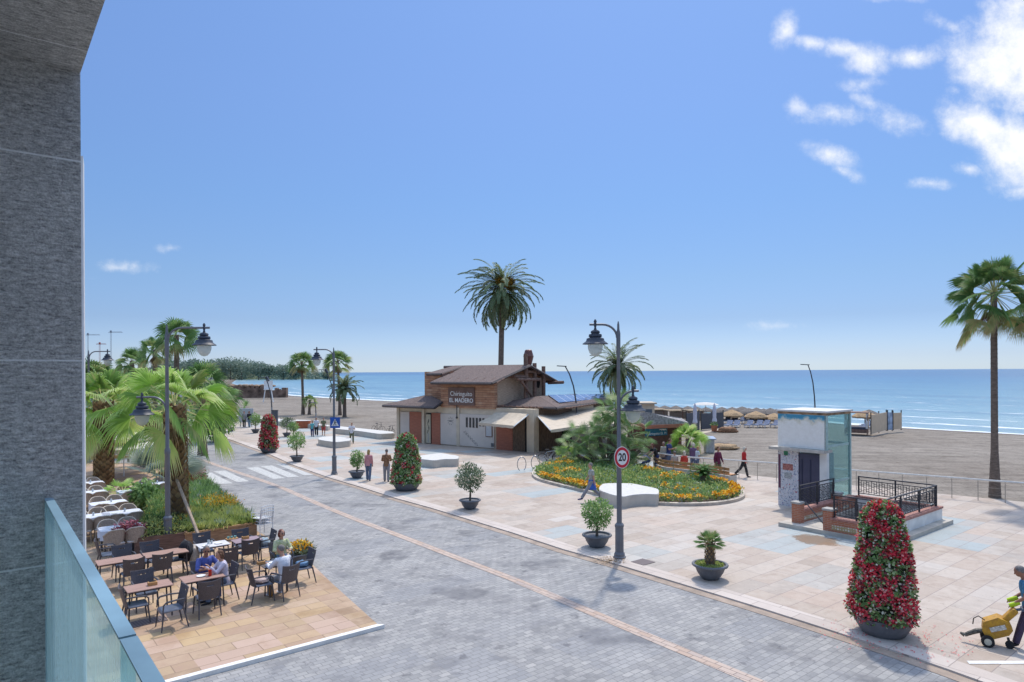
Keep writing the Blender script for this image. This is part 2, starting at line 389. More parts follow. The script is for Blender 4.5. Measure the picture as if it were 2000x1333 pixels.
bmesh.ops.triangle_fill(bm, edges=es, use_beauty=True, use_dissolve=False)
for f in bm.faces:
    if f.normal.z < 0: f.normal_flip()
me = bpy.data.meshes.new('promenade'); bm.to_mesh(me); bm.free(); me.materials.append(M_prom)
o = bpy.data.objects.new('promenade', me); C.objects.link(o); setting(o, 'promenade paved with pink and pale blue stone slabs', 'promenade')
# gutter strip and kerb
g0 = offset_poly(kw, .28); g1 = offset_poly(kw, -.02)
setting(strip(g0, g1, .008, .02).build('gutter', M_gut), 'sandy stone gutter strip between road and promenade', 'gutter')
k0 = offset_poly(kw, -.0); k1 = offset_poly(kw, -.55)
mb = strip(k0, k1, PZ+.006); 
a = strip(k0, k0, .0, PZ+.006); mb.add(a.v, a.f)
setting(mb.build('promenade_edge', pavers('edge_slabs', 1.1, .55, [(.48,.41,.355),(.54,.47,.415),(.45,.385,.335)], (.3,.25,.22), [], ang=ANG_U, msize=.01)), 'pale edging slabs along the promenade', 'kerb')
# border bricks down the road
MID = [(380,893),(423,909),(470,925),(526,944),(560,957),(620,984),(690,1013),(807,1057),(950,1112),(1000,1131),(1099,1173),(1250,1237),(1500,1342),(1700,1425),(2000,1550)]
mw = [G(*p) for p in MID]
setting(strip(offset_poly(mw, .16), offset_poly(mw, -.16), .006).build('brick_band', M_band), 'double row of terracotta bricks down the road', 'road marking')
# terrace bottom left
TE = [(365,915),(400,948),(440,985),(470,1012),(500,1040),(560,1075),(612,1109),(650,1146),(738,1226)]
te = [G(*p) for p in TE]
corner = te[-1]
poly = [(p.x, p.y) for p in te]+[((corner-V*14).x, (corner-V*14).y), ((corner-V*14+U*60).x, (corner-V*14+U*60).y)]
mb = MB(); mb.prism(poly, .0, .07)
setting(mb.build('terrace', M_terr), 'restaurant terrace of ochre stone slabs', 'terrace')
mb = MB(); a, b = corner+U*.0, corner-V*12
mb.prism([(a.x,a.y),(b.x,b.y),((b-U*.14).x,(b-U*.14).y),((a-U*.14+V*.1).x,(a-U*.14+V*.1).y)], .0, .085)
setting(mb.build('kerb', mat('kerb_white', (.72,.70,.66), .7, .06)), 'white kerb along the near end of the terrace', 'kerb')
# crosswalk stripes
def stripe(pts):
    mb = MB(); mb.add([G(x, y, .009) for x, y in pts], [tuple(range(len(pts)))]); return mb
cw = MB()
for (x0, y0, x1, y1, w) in [(398,925,440,946,30),(428,921,475,942,24),(492,914,545,936,23),(520,911,574,933,23),(550,907,606,929,23),(370,930,404,951,25)]:
    cw.add([G(x0-w/2,y0,.009),G(x0+w/2,y0-1.5,.009),G(x1+w/2,y1-1.5,.009),G(x1-w/2,y1,.009)], [(0,3,2,1)])
setting(cw.build('crosswalk', mat('crosswalk_paint', (.50,.49,.46), .75, .18, 9)), 'white stripes of the pedestrian crossing', 'crosswalk')
mb = MB(); mb.add([G(1888,1291,.009+PZ),G(2050,1291,.009+PZ),G(2050,1297,.009+PZ),G(1893,1297,.009+PZ)], [(0,3,2,1)])
setting(mb.build('white_line', M_white), 'short white painted line at the kerb', 'road marking')
# land and sand
M_sand, N, L, B = newmat('beach_sand')
tc = N.new('ShaderNodeTexCoord'); o_ = tc.outputs['Object']
c = ramp(N, L, noise(N, L, o_, .09, 5, .6), [(.3,(.225,.193,.160)),(.5,(.265,.232,.195)),(.7,(.30,.265,.225))])
c = mixc(N, L, .8, c, ramp(N, L, noise(N, L, o_, .8, 8, .75), [(.35,(.62,.60,.58)),(.55,(1,1,1)),(.75,(1.05,1.04,1.02))]), 'MULTIPLY')
c = mixc(N, L, .8, c, ramp(N, L, noise(N, L, o_, 5, 5, .75), [(.36,(.45,.43,.4)),(.46,(1,1,1))]), 'MULTIPLY')
mpr = N.new('ShaderNodeMapping'); L.new(o_, mpr.inputs[0]); mpr.inputs['Rotation'].default_value = (0,0,-ANG_U); mpr.inputs['Scale'].default_value = (.10,1.5,1)
c = mixc(N, L, .8, c, ramp(N, L, noise(N, L, mpr.outputs[0], 1.0, 5, .65), [(.35,(.74,.73,.72)),(.5,(1,1,1)),(.66,(1.14,1.13,1.12))]), 'MULTIPLY')
sx = N.new('ShaderNodeSeparateXYZ'); L.new(o_, sx.inputs[0])
wet = N.new('ShaderNodeMapRange'); L.new(sx.outputs[2], wet.inputs[0]); wet.inputs[1].default_value = -.62; wet.inputs[2].default_value = -.80
c = mixc(N, L, wet.outputs[0], c, mixc(N, L, 1, c, (.62,.58,.54), 'MULTIPLY'))
L.new(c, B.inputs['Base Color']); B.inputs['Roughness'].default_value = .95; B.inputs['Specular IOR Level'].default_value = .15
bp = N.new('ShaderNodeBump'); bp.inputs['Strength'].default_value = .8; bp.inputs['Distance'].default_value = .06
L.new(noise(N, L, o_, 2.6, 6, .7), bp.inputs['Height']); L.new(bp.outputs[0], B.inputs['Normal'])
SEAZ = -.9
SH = [G(x, y, SEAZ) for x, y in [(2000,849),(1900,845),(1760,838),(1600,825),(1450,812),(1250,797),(1000,789),(840,788),(740,783),(640,778),(560,773),(500,765),(452,749)]]
SH = [Vector((1500,-3000,SEAZ)), Vector((100,-10,SEAZ))]+SH+[G(462,741.5,SEAZ), G(540,739,SEAZ), G(648,737.5,SEAZ)]
def resample(pts, n):
    Ls = [0]
    for a, b in zip(pts, pts[1:]): Ls.append(Ls[-1]+(b-a).length)
    out = []; 
    for i in range(n):
        s_ = Ls[-1]*i/(n-1); j = max(k for k in range(len(Ls)) if Ls[k] <= s_+1e-9); j = min(j, len(pts)-2)
        out.append(pts[j].lerp(pts[j+1], (s_-Ls[j])/(Ls[j+1]-Ls[j])))
    return out
inn = [Vector((1300,-3000,0)), Vector((80,-20,0))]+[Vector((p.x,p.y,0)) for p in sand_in[1:]]
tail = [Vector((-140,190,0)), Vector((-200,300,0)), Vector((-290,480,0)), Vector((-330,700,0)), Vector((-300,905,0))]
inn = inn+tail
m_in, m_sh = inn[1:], SH[1:]
nI = 60
def pparam(pts, n): return resample(pts, n)
A_ = pparam(m_in, nI); B_ = pparam(m_sh, nI)
wdir = Vector((.6,.8,0)); rows = [[p+Vector((0,0,.02))-wdir*1.0 for p in A_]]
for t, z in ((.0,.02),(.25,-.12),(.5,-.35),(.75,-.5),(.9,-.62),(1,-.9)):
    rows.append([a.lerp(b, t)*1.0 for a, b in zip(A_, B_)])
    for p in rows[-1]: p.z = z+ (random.uniform(-.04,.04) if 0 < t < .9 else 0)
rows.append([b+wdir*40+Vector((0,0,-2)) for b in B_])
mb = MB(); vs = [p for r in rows for p in r]; n = nI
mb.add(vs, [(i*n+k, i*n+k+1, (i+1)*n+k+1, (i+1)*n+k) for i in range(len(rows)-1) for k in range(n-1)])
o = mb.build('beach', M_sand, smooth=True); setting(o, 'broad grey brown sandy beach', 'beach')
# fix winding so normals look up
bm = bmesh.new(); bm.from_mesh(o.data)
for f in bm.faces:
    if f.normal.z < 0: f.normal_flip()
bm.to_mesh(o.data); bm.free()
mb = MB(); mb.add([(-40000,-3000,-.16),(1200,-3000,-.16),(95,-60,-.16),(30,10,-.16),(-60,75,-.16),(-150,190,-.16),(-230,300,-.16),(-330,480,-.16),(-400,900,-.16),(-40000,26000,-.16)], [tuple(range(10))])
setting(mb.build('ground', mat('town_ground', (.34,.31,.26), .9, .15, .3)), 'dry ground of the town behind the road', 'ground')
# sea: one sheet, rows at growing distance from the shore line, uv = (along, distance)
M_sea, N, L, B = newmat('sea_water')
uvn = N.new('ShaderNodeUVMap'); suv = N.new('ShaderNodeSeparateXYZ'); L.new(uvn.outputs[0], suv.inputs[0])
dist = suv.outputs[1]; tc = N.new('ShaderNodeTexCoord'); ob = tc.outputs['Object']
col = ramp(N, L, mathn(N, L, 'DIVIDE', dist, 900), [(0,(.20,.31,.34)),(.05,(.13,.26,.32)),(.16,(.075,.20,.28)),(.4,(.035,.15,.26)),(.9,(.025,.11,.22))])
mpp = N.new('ShaderNodeMapping'); L.new(uvn.outputs[0], mpp.inputs[0]); mpp.inputs['Scale'].default_value = (.012,.05,1)
big = noise(N, L, mpp.outputs[0], 1.0, 5, .6)
col = mixc(N, L, .75, col, ramp(N, L, big, [(.35,(.6,.7,.8)),(.5,(1,1,1)),(.65,(1.35,1.2,1.1))]), 'MULTIPLY')
mp2 = N.new('ShaderNodeMapping'); L.new(uvn.outputs[0], mp2.inputs[0]); mp2.inputs['Scale'].default_value = (.13,.30,1)
foamn = noise(N, L, mp2.outputs[0], 1.3, 8, .72)
mp3 = N.new('ShaderNodeMapping'); L.new(uvn.outputs[0], mp3.inputs[0]); mp3.inputs['Scale'].default_value = (.012,.001,1)
wob = noise(N, L, mp3.outputs[0], 1.0, 3, .5)
dd = mathn(N, L, 'ADD', dist, mathn(N, L, 'MULTIPLY', mathn(N, L, 'SUBTRACT', wob, .5), 16))
foam = None
for (c0, wd, th) in ((0.5,2.0,.36),(9,2.8,.56),(21,2.6,.61),(40,2.6,.65),(66,3,.68)):
    src_d = dist if c0 < 5 else dd
    k = mathn(N, L, 'MAXIMUM', mathn(N, L, 'SUBTRACT', 1, mathn(N, L, 'DIVIDE', mathn(N, L, 'ABSOLUTE', mathn(N, L, 'SUBTRACT', src_d, c0)), wd)), 0)
    k = mathn(N, L, 'ADD', mathn(N, L, 'MULTIPLY', k, .45), mathn(N, L, 'SUBTRACT', foamn, th+.22))
    mr = N.new('ShaderNodeMapRange'); mr.interpolation_type = 'SMOOTHSTEP'; L.new(k, mr.inputs[0]); mr.inputs[1].default_value = 0; mr.inputs[2].default_value = .16
    foam = mr.outputs[0] if foam is None else mathn(N, L, 'MAXIMUM', foam, mr.outputs[0])
so = N.new('ShaderNodeSeparateXYZ'); L.new(ob, so.inputs[0]); ff = N.new('ShaderNodeMapRange'); L.new(so.outputs[1], ff.inputs[0]); ff.inputs[1].default_value = 190; ff.inputs[2].default_value = 330; ff.inputs[3].default_value = 1; ff.inputs[4].default_value = .12
foam = mathn(N, L, 'MULTIPLY', foam, ff.outputs[0])
col = mixc(N, L, foam, col, (.66,.70,.73))
L.new(col, B.inputs['Base Color']); L.new(mathn(N, L, 'MULTIPLY_ADD', foam, .5, .28), B.inputs['Roughness'])
B.inputs['Specular IOR Level'].default_value = .5
bp = N.new('ShaderNodeBump'); bp.inputs['Strength'].default_value = .55; bp.inputs['Distance'].default_value = .5
mp4 = N.new('ShaderNodeMapping'); L.new(uvn.outputs[0], mp4.inputs[0]); mp4.inputs['Scale'].default_value = (.25,.75,1)
L.new(mathn(N, L, 'ADD', noise(N, L, mp4.outputs[0], 1, 6, .65), mathn(N, L, 'MULTIPLY', foam, .3)), bp.inputs['Height']); L.new(bp.outputs[0], B.inputs['Normal'])
shp = SH+[Vector((-900,1500,SEAZ)), Vector((-30000,26000,SEAZ))]
pts = []
for a, b in zip(shp, shp[1:]):
    k = max(1, min(12, int((b-a).length/15)))
    for i in range(k): pts.append(a.lerp(b, i/k))
pts.append(shp[-1])
for i in range(3): pts = [pts[0]]+[(pts[j-1]+pts[j]*2+pts[j+1])/4 for j in range(1, len(pts)-1)]+[pts[-1]]
al = [0]
for a, b in zip(pts, pts[1:]): al.append(al[-1]+(b-a).length)
ds = [-4,0,2,4,7,11,16,23,32,45,65,95,140,220,350,600,1000,2000,5000,15000,45000]
sea = MB(); n = len(pts)
sea.add([p+wdir*d for d in ds for p in pts], [(i*n+k, i*n+k+1, (i+1)*n+k+1, (i+1)*n+k) for i in range(len(ds)-1) for k in range(n-1)])
o = sea.build('sea', M_sea); uvl = o.data.uv_layers.new(name='UVMap')
for lp in o.data.loops:
    i = lp.vertex_index; uvl.data[lp.index].uv = (al[i % n], ds[i//n])
bm = bmesh.new(); bm.from_mesh(o.data)
for f in bm.faces:
    if f.normal.z < 0: f.normal_flip()
bm.to_mesh(o.data); bm.free()
setting(o, 'blue sea with small breaking waves', 'sea')
# headland
def hill(name, prof, D0, depth, material, label):
    mb = MB(); n = len(prof); rows = []
    for j, (dt, hh) in enumerate(((0,0),(.15,.55),(.4,.95),(.7,1),(1,.6))):
        rows.append([Vector((AT(px, 738, D0+depth*dt).x, D0+depth*dt, -1+(Zat(px, py, D0)+1)*hh)) for px, py in prof])
    mb.add([p for r in rows for p in r], [(i*n+k, i*n+k+1, (i+1)*n+k+1, (i+1)*n+k) for i in range(4) for k in range(n-1)])
    return setting(mb.build(name, material, smooth=True), label, 'hill')
M_hill = mat('scrub_hill', (.10,.13,.07), .95, .3, .05)
hill('hill', [(100,735),(200,722),(300,716),(380,714),(430,716),(480,718),(530,722),(580,728),(630,734),(650,737)], 690, 160, M_hill, 'wooded headland closing the bay')
# ================================================================ BUILDINGS
def GP(px, py): return G(px, py, PZ)
# ---- balcony of the apartment house we stand in (local frame: x = U distance, y = V distance)
def UV(u, v, z): p = U*u+V*v; return Vector((p.x, p.y, z))
def ubox(mb, u0, u1, v0, v1, z0, z1):
    vs = [UV(u0,v0,z0),UV(u1,v0,z0),UV(u1,v1,z0),UV(u0,v1,z0),UV(u0,v0,z1),UV(u1,v0,z1),UV(u1,v1,z1),UV(u0,v1,z1)]
    mb.add(vs, [(0,1,2,3),(7,6,5,4),(4,5,1,0),(5,6,2,1),(6,7,3,2),(7,4,0,3)]); return mb
m, N, L, B = newmat('combed_stone')
tc = N.new('ShaderNodeTexCoord'); vr = N.new('ShaderNodeVectorMath'); vr.operation = 'DOT_PRODUCT'; L.new(tc.outputs['Object'], vr.inputs[0]); vr.inputs[1].default_value = tuple(V)
vu = N.new('ShaderNodeVectorMath'); vu.operation = 'DOT_PRODUCT'; L.new(tc.outputs['Object'], vu.inputs[0]); vu.inputs[1].default_value = tuple(U)
sz = N.new('ShaderNodeSeparateXYZ'); L.new(tc.outputs['Object'], sz.inputs[0])
cb = N.new('ShaderNodeCombineXYZ')
L.new(vr.outputs['Value'], cb.inputs[0]); L.new(sz.outputs[2], cb.inputs[2]); L.new(vu.outputs['Value'], cb.inputs[1])
mp = N.new('ShaderNodeMapping'); L.new(cb.outputs[0], mp.inputs[0]); mp.inputs['Scale'].default_value = (16,62,62)
mps = N.new('ShaderNodeMapping'); L.new(cb.outputs[0], mps.inputs[0]); mps.inputs['Scale'].default_value = (9,75,1)
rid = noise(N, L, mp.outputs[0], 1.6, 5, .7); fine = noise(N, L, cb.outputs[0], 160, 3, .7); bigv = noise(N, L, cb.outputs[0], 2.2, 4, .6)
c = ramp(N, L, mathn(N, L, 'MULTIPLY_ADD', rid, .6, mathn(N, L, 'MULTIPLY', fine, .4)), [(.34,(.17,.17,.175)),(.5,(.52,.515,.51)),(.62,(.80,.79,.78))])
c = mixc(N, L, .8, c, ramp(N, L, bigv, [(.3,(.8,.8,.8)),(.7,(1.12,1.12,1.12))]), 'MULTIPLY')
# grout joints of the big tiles: every 0.73 m of height
zz = mathn(N, L, 'FRACT', mathn(N, L, 'DIVIDE', mathn(N, L, 'SUBTRACT', sz.outputs[2], 5.945-.73*8), .73))
j = mathn(N, L, 'LESS_THAN', zz, .009)
nrm = N.new('ShaderNodeNewGeometry'); nz = N.new('ShaderNodeSeparateXYZ'); L.new(nrm.outputs['True Normal'], nz.inputs[0])
hor = mathn(N, L, 'GREATER_THAN', mathn(N, L, 'ABSOLUTE', nz.outputs[2]), .5)
ju = mathn(N, L, 'LESS_THAN', mathn(N, L, 'FRACT', mathn(N, L, 'DIVIDE', mathn(N, L, 'SUBTRACT', 12.898, vu.outputs['Value']), .6)), .009)
jj = mathn(N, L, 'ADD', mathn(N, L, 'MULTIPLY', j, mathn(N, L, 'SUBTRACT', 1, hor)), mathn(N, L, 'MULTIPLY', ju, hor))
c = mixc(N, L, jj, c, (.85,.86,.87)); L.new(c, B.inputs['Base Color']); B.inputs['Roughness'].default_value = .8; B.inputs['Specular IOR Level'].default_value = .3
bp = N.new('ShaderNodeBump'); bp.inputs['Strength'].default_value = 1; bp.inputs['Distance'].default_value = .03
L.new(mathn(N, L, 'MULTIPLY_ADD', rid, .7, mathn(N, L, 'MULTIPLY', fine, .3)), bp.inputs['Height']); L.new(bp.outputs[0], B.inputs['Normal'])
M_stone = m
edge = ray(160, 726); t_ = 2.904/edge.dot(U); VE = (edge*t_).dot(V)
bal = thing('balcony', 'dark combed stone balcony end wall and soffit we look out from', 'balcony', (0,0,0))
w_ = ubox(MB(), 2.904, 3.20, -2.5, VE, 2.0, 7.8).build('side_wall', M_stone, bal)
cz = Zat(150, 143, (edge*t_).y)
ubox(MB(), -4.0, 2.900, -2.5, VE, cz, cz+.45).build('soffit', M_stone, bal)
ubox(MB(), -4.0, 2.900, -2.5, VE, 4.0, 4.33).build('floor_slab', M_conc, bal)
ubox(MB(), -4.0, 3.20, -2.9, -2.55, 0.0, 7.8).build('house_wall', mat('white_render', (.75,.75,.74), .85, .04), bal)
m, N, L, B = newmat('balcony_glass')
B.inputs['Base Color'].default_value = (.36,.60,.64,1); B.inputs['Roughness'].default_value = .25
tc = N.new('ShaderNodeTexCoord'); mp = N.new('ShaderNodeMapping'); L.new(tc.outputs['Object'], mp.inputs[0]); mp.inputs['Scale'].default_value = (22,22,1.2)
st = noise(N, L, mp.outputs[0], 2.0, 5, .7)
L.new(ramp(N, L, st, [(.3,(.45,.66,.69)),(.7,(.72,.86,.87))]), B.inputs['Base Color'])
tr = N.new('ShaderNodeBsdfTransparent'); tr.inputs[0].default_value = (.78,.94,.96,1)
gl = N.new('ShaderNodeBsdfTranslucent'); gl.inputs[0].default_value = (.72,.90,.92,1)
m1 = N.new('ShaderNodeMixShader'); L.new(B.outputs[0], m1.inputs[1]); L.new(gl.outputs[0], m1.inputs[2]); m1.inputs[0].default_value = .45
m2 = N.new('ShaderNodeMixShader'); m2.inputs[0].default_value = .6; L.new(m1.outputs[0], m2.inputs[1]); L.new(tr.outputs[0], m2.inputs[2]); L.new(m2.outputs[0], N['Material Output'].inputs[0])
L.new(mathn(N, L, 'MULTIPLY_ADD', st, .6, .34), m2.inputs[0])
M_glass = m
M_gedge = mat('glass_edge', (.20,.34,.44), .3, .2, 3, spec=.5)
gA = ray(103, 972); tg = 2.90/gA.dot(U); gv = (gA*tg).dot(V); gz = Zat(103, 972, (gA*tg).y)
gB = ray(265, 1240)
ub = ((gB*((gz-CH)/gB.z))).dot(U)
for nm, a, b, lb_ in (('glass_panel', ub+.004, 2.898, 'long frosted teal glass balustrade panel meeting the dark wall'), ('glass_panel', -2.5, ub-.006, 'nearer glass balustrade panel at the bottom edge of the photo')):
    gp = thing(nm, lb_, 'glass panel', UV(b, gv, 0), 0, 'glass balustrade panels')
    o = ubox(MB(), a, b, gv-.024, gv, 4.3, gz-.004).build('pane', M_glass, gp); o.location = -UV(b, gv, 0)
    o = ubox(MB(), a, b, gv-.025, gv+.001, gz-.0035, gz).build('polished_edge', M_gedge, gp); o.location = -UV(b, gv, 0)
# white return of the neighbouring facade
e2 = ray(155, 726); pz = Zat(160, 305, 7.0)
q0, q1 = AT(150, 726, 7.0), AT(164.5, 726, 7.0)
mb = MB(); mb.prism([(q0.x-.5,q0.y),(q1.x,q1.y),(q1.x-.18,q1.y+.3),(q0.x-.6,q0.y+.3)], 0, pz)
tag(mb.build('facade_pier', mat('white_pier', (.62,.62,.62), .8, .05)), 'slim white pier of the facade just beyond the dark wall', 'pier')
# ---- beach restaurant
M_wood, N, L, B = newmat('plank_wood')
tc = N.new('ShaderNodeTexCoord'); mp = N.new('ShaderNodeMapping'); L.new(tc.outputs['Object'], mp.inputs[0]); mp.inputs['Scale'].default_value = (1,1,5.2)
sn = N.new('ShaderNodeVectorMath'); sn.operation = 'FLOOR'; 
sz = N.new('ShaderNodeSeparateXYZ'); L.new(tc.outputs['Object'], sz.inputs[0])
pl = mathn(N, L, 'MULTIPLY', sz.outputs[2], 5.6); row = mathn(N, L, 'FLOOR', pl); fr = mathn(N, L, 'FRACT', pl)
xx = mathn(N, L, 'ADD', mathn(N, L, 'ADD', sz.outputs[0], sz.outputs[1]), mathn(N, L, 'MULTIPLY', row, 13.7))
cbx = N.new('ShaderNodeCombineXYZ'); L.new(mathn(N, L, 'MULTIPLY', xx, .55), cbx.inputs[0]); L.new(mathn(N, L, 'MULTIPLY', row, 3.1), cbx.inputs[1])
c = ramp(N, L, noise(N, L, cbx.outputs[0], 1.2, 4, .7), [(.3,(.24,.105,.06)),(.45,(.42,.20,.11)),(.58,(.52,.28,.16)),(.72,(.62,.42,.29))])
cbg = N.new('ShaderNodeCombineXYZ'); L.new(mathn(N, L, 'MULTIPLY', xx, 1.5), cbg.inputs[0]); L.new(mathn(N, L, 'MULTIPLY', pl, 9), cbg.inputs[1])
c = mixc(N, L, .5, c, ramp(N, L, noise(N, L, cbg.outputs[0], 2, 4, .6), [(.3,(.6,.6,.6)),(.7,(1.2,1.2,1.2))]), 'MULTIPLY')
c = mixc(N, L, mathn(N, L, 'LESS_THAN', fr, .09), c, (.04,.02,.012))
L.new(c, B.inputs['Base Color']); B.inputs['Roughness'].default_value = .7
M_gwood = mat('weathered_planks', (.62,.46,.33), .8, .2, 3, stretch=(1,1,22), col2=(.27,.18,.12))
M_log = mat('log_wood', (.22,.13,.095), .75, .25, 5)
M_shing = mat('dark_shingles', (.21,.155,.135), .9, .3, 9, .8, 30, col2=(.09,.065,.06))
M_cream = mat('cream_plaster', (.64,.53,.39), .85, .06, 2)
M_panel = mat('greige_panels', (.66,.57,.49), .8, .04, 1)
M_brown = mat('brown_shutter', (.42,.15,.09), .7, .12, 2, stretch=(1,1,9))
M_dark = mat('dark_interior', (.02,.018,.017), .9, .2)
M_dw = mat('dark_planks', (.17,.11,.07), .8, .3, 4, stretch=(9,9,1))
E1 = Vector((.803,-.596,0)); E1 = (GP(1037,884)-GP(775,862)); E1.z = 0; E1.normalize(); E2 = Vector((-E1.y, E1.x, 0))
A0 = GP(775,862); A0.z = 0
FL_ = (GP(1037,884)-GP(775,862)).length
rest = thing('beach_restaurant', 'brown timber beach restaurant with steep shingle roofs beside the sand', 'restaurant', A0, math.atan2(E1.y, E1.x))
# local frame: x along the front (0..FL_), y away, z up
def loc_front(px, py=None, y=0):
    r = ray(px, 726); # intersect with the plane y = const of the local frame
    n = E2; t = (A0.dot(n)+y)/r.dot(n); p = r*t
    x = (p-A0).dot(E1); return (x, Zat(px, py, p.y)) if py is not None else x
def fbox(mb, x0, x1, y0, y1, z0, z1): return mb.box((x0+x1)/2, (y0+y1)/2, (z0+z1)/2, x1-x0, y1-y0, z1-z0)
xG = loc_front(966); zS = 3.15
DEP = 9.0
b_ = MB(); fbox(b_, 0.02, FL_-.02, .12, DEP, 0, zS); b_.build('ground_floor', M_cream, rest)
# posts on the front and facade fillings, from left to right (px)
for px in (776.5, 825.5, 893.5):
    x = loc_front(px); fbox(MB(), x-.13, x+.16, -.02, .2, 0, zS+.02).build('post', M_cream, rest)
x = loc_front(1037); fbox(MB(), x-.32, x+.32, -.12, .5, 0, zS+.02).build('post', M_cream, rest)
def fill(px0, px1, z0, z1, material, name, y=.0, th=.1):
    a, b = loc_front(px0), loc_front(px1); o = fbox(MB(), a, b, y+.02, y+.118, z0, z1).build(name, material, rest); return a, b
zt = 2.55
fill(781,798.5, .05, zt, M_panel, 'wall_panel')
fill(799,822, .05, zt+.04, M_brown, 'shutter')
pa, pb = fill(831,841, .05, zt, M_dark, 'poster_frame')
fill(842,859, .05, zt+.04, M_brown, 'shutter')
fill(859.5,891, .12, zt, M_panel, 'wall_panel')
wa, wb = fill(896.5,964, .12, zt+.05, M_panel, 'wall_panel')
fill(968,1000, .05, zt+.1, M_brown, 'shutter')
fill(1000.5,1024, .05, zt+.1, M_dw, 'plank_door')
fill(1024.5,1031, .02, zt+.1, M_dark, 'doorway')
# poster of a pale bottle-like ornament
po = fbox(MB(), pa+.04, pb-.04, -.004, .016, .1, zt-.1).build('poster', mat('poster_cream', (.55,.47,.33), .7, .05), rest)
mb = MB(); xm = (pa+pb)/2
for k in range(9): mb.ball((xm+random.uniform(-.08,.08), -.012, .95+k*.13), .02+.04*random.random(), .008, .09, 8, 5)
mb.build('black_ornament', mat('ink', (.02,.02,.02), .6, 0), po)
fbox(MB(), xm-.07, xm+.07, -.016, -.006, .15, .95).build('ornament_figure', mat('figure_grey', (.42,.38,.33), .7, .1), po)
# slot windows
for px in (911, 917.7, 924, 930.5, 937, 943.5):
    x = loc_front(px); fbox(MB(), x-.10, x+.10, .001, .02, 1.72 if px > 931 else 1.58, 2.35).build('slot_window', mat('slot_dark', (.08,.07,.06), .5, .2), rest)
# leaf and fish drawings on the panels, menu board, vent
mb = MB(); x0 = loc_front(879); mb.ball((x0, .012, 2.0), .22, .006, .06, 10, 6)
for k in range(9):
    t = k/9*6.28; mb.tube([(x0+.17*math.cos(t)*1.1, .012, 2.0+.22*math.sin(t)), (x0+.34*math.cos(t+.3), .012, 2.0+.34*math.sin(t+.3))], .014, 5)
mb.build('leaf_drawing', mat('drawing_grey', (.24,.22,.20), .7, 0), rest); mb = MB(); x0 = loc_front(909)
for k in range(6): mb.tube([(x0-.25+k*.22, .012, 1.2-k*.17), (x0-.02+k*.22, .012, 1.28-k*.17), (x0+.1+k*.22, .012, 1.05-k*.17), (x0-.25+k*.22, .012, 1.2-k*.17)], .011, 5)
mb.build('fish_drawing', mat('drawing_grey', (.24,.22,.20), .7, 0), rest)
x = loc_front(955); mbb = fbox(MB(), x-.35, x+.30, -.03, .02, .95, 1.95).build('menu_board', M_log, rest); fbox(MB(), x-.29, x+.24, -.036, -.03, 1.01, 1.89).build('menu_sheet', mat('sheet', (.55,.55,.55), .5, .05), mbb)
x = loc_front(961); fbox(MB(), x-.15, x+.13, .0, .02, .22, .5).build('vent', mat('vent_grey', (.16,.16,.16), .6, .2), rest)
x = loc_front(892.5); MB().tube([(x,-.06,zS+.1),(x,-.06,2.35)], .025, 6).ball((x,-.06,2.3), .09).build('wall_lamp', mat('lamp_iron', (.05,.05,.055), .5, .1), rest)
# upper storey
xU0 = loc_front(861); xL0 = loc_front(843, y=2.0)
def ypx(px, x):
    r = ray(px, 726); n = E1; q = A0+E1*x; t = q.dot(n)/r.dot(n); return (r*t-A0).dot(E2)
ov = .9; sR = ypx(1027, xG+.5)
def zpt(x, y, py): p = A0+E1*x+E2*y; return Zat(1000, py+(p.x/p.y*F)*-.0054, p.y)
ze0 = zpt(xG, -ov, 749); zR = zpt(xG, sR, 713)-.12; sl = (zR-ze0)/(sR+ov); zE = ze0+ov*sl; zB = zS-.08
gy0, gy1 = -.02, 2*sR
mb = MB()      # gabled upper box, gable ends planked
xs0, xs1 = xU0, xG
prof = [(gy0, zB), (gy1, zB), (gy1, zE), (sR, zR), (gy0, zE)]
mb.add([(xs0, y, z) for y, z in prof]+[(xs1, y, z) for y, z in prof], [(0,1,2,3,4), (9,8,7,6,5)]+[(i, 5+i, 5+(i+1) % 5, (i+1) % 5) for i in range(5)])
up = mb.build('upper_storey', M_wood, rest)
fbox(MB(), xL0, xU0-.003, 1.15, gy1-.3, zB, zE+.62).build('upper_wing', M_wood, rest)
fbox(MB(), xs1+.003, xs1+.03, .3, gy1-.3, zB+.3, zE+.1).build('weathered_gable', M_gwood, rest)
# small oval window low in the gable
mb = MB(); mb.ball((xs1+.05, ypx(1050,xs1), zE-.35), .03, .28, .42, 14, 8); mb.build('oval_window', M_dark, rest)
def roof(name, pts, th=.14, fascia=True):
    o = MB().slab(pts, .05).build(name, M_shing, rest)
    mb = MB(); n = len(pts); P = [Vector(p) for p in pts]
    for i in range(n):
        a, b = P[i]-Vector((0,0,.10)), P[(i+1) % n]-Vector((0,0,.10)); mb.tube([a, b], .105, 4)
    mb.build('fascia', mat('fascia_dark', (.075,.062,.062), .7, .15), o); return o
xr0, xr1 = loc_front(862)-.3, xG+.45
roof('roof', [(xr0,-ov,zE-ov*sl+.10), (xr1,-ov,zE-ov*sl+.10), (xr1+.5,sR,zR+.12), (xr0,sR,zR+.12)])
roof('roof', [(xr0-2.5,sR+.02,zR+.11), (xr1+.5,sR+.02,zR+.11), (xr1+.3,2*sR+ov,zE-ov*sl+.10), (xr0-2.5,2*sR+ov,zE-ov*sl+.12)])
xw0 = loc_front(834, y=.4)
roof('roof', [(xw0,.35,zR-(sR-.35)*sl*.62+.05), (xr0-.02,.35,zR-(sR-.35)*sl*.62+.05), (xr0-.02,sR,zR+.12), (xw0+.4,sR,zR+.12)])
MB().slab([(xr0+.02,.35,zE+.35*sl), (xr0+.02,.35,zR-(sR-.35)*sl*.62), (xr0+.02,sR,zR+.05)], .08).build('infill_wall', M_log, rest)
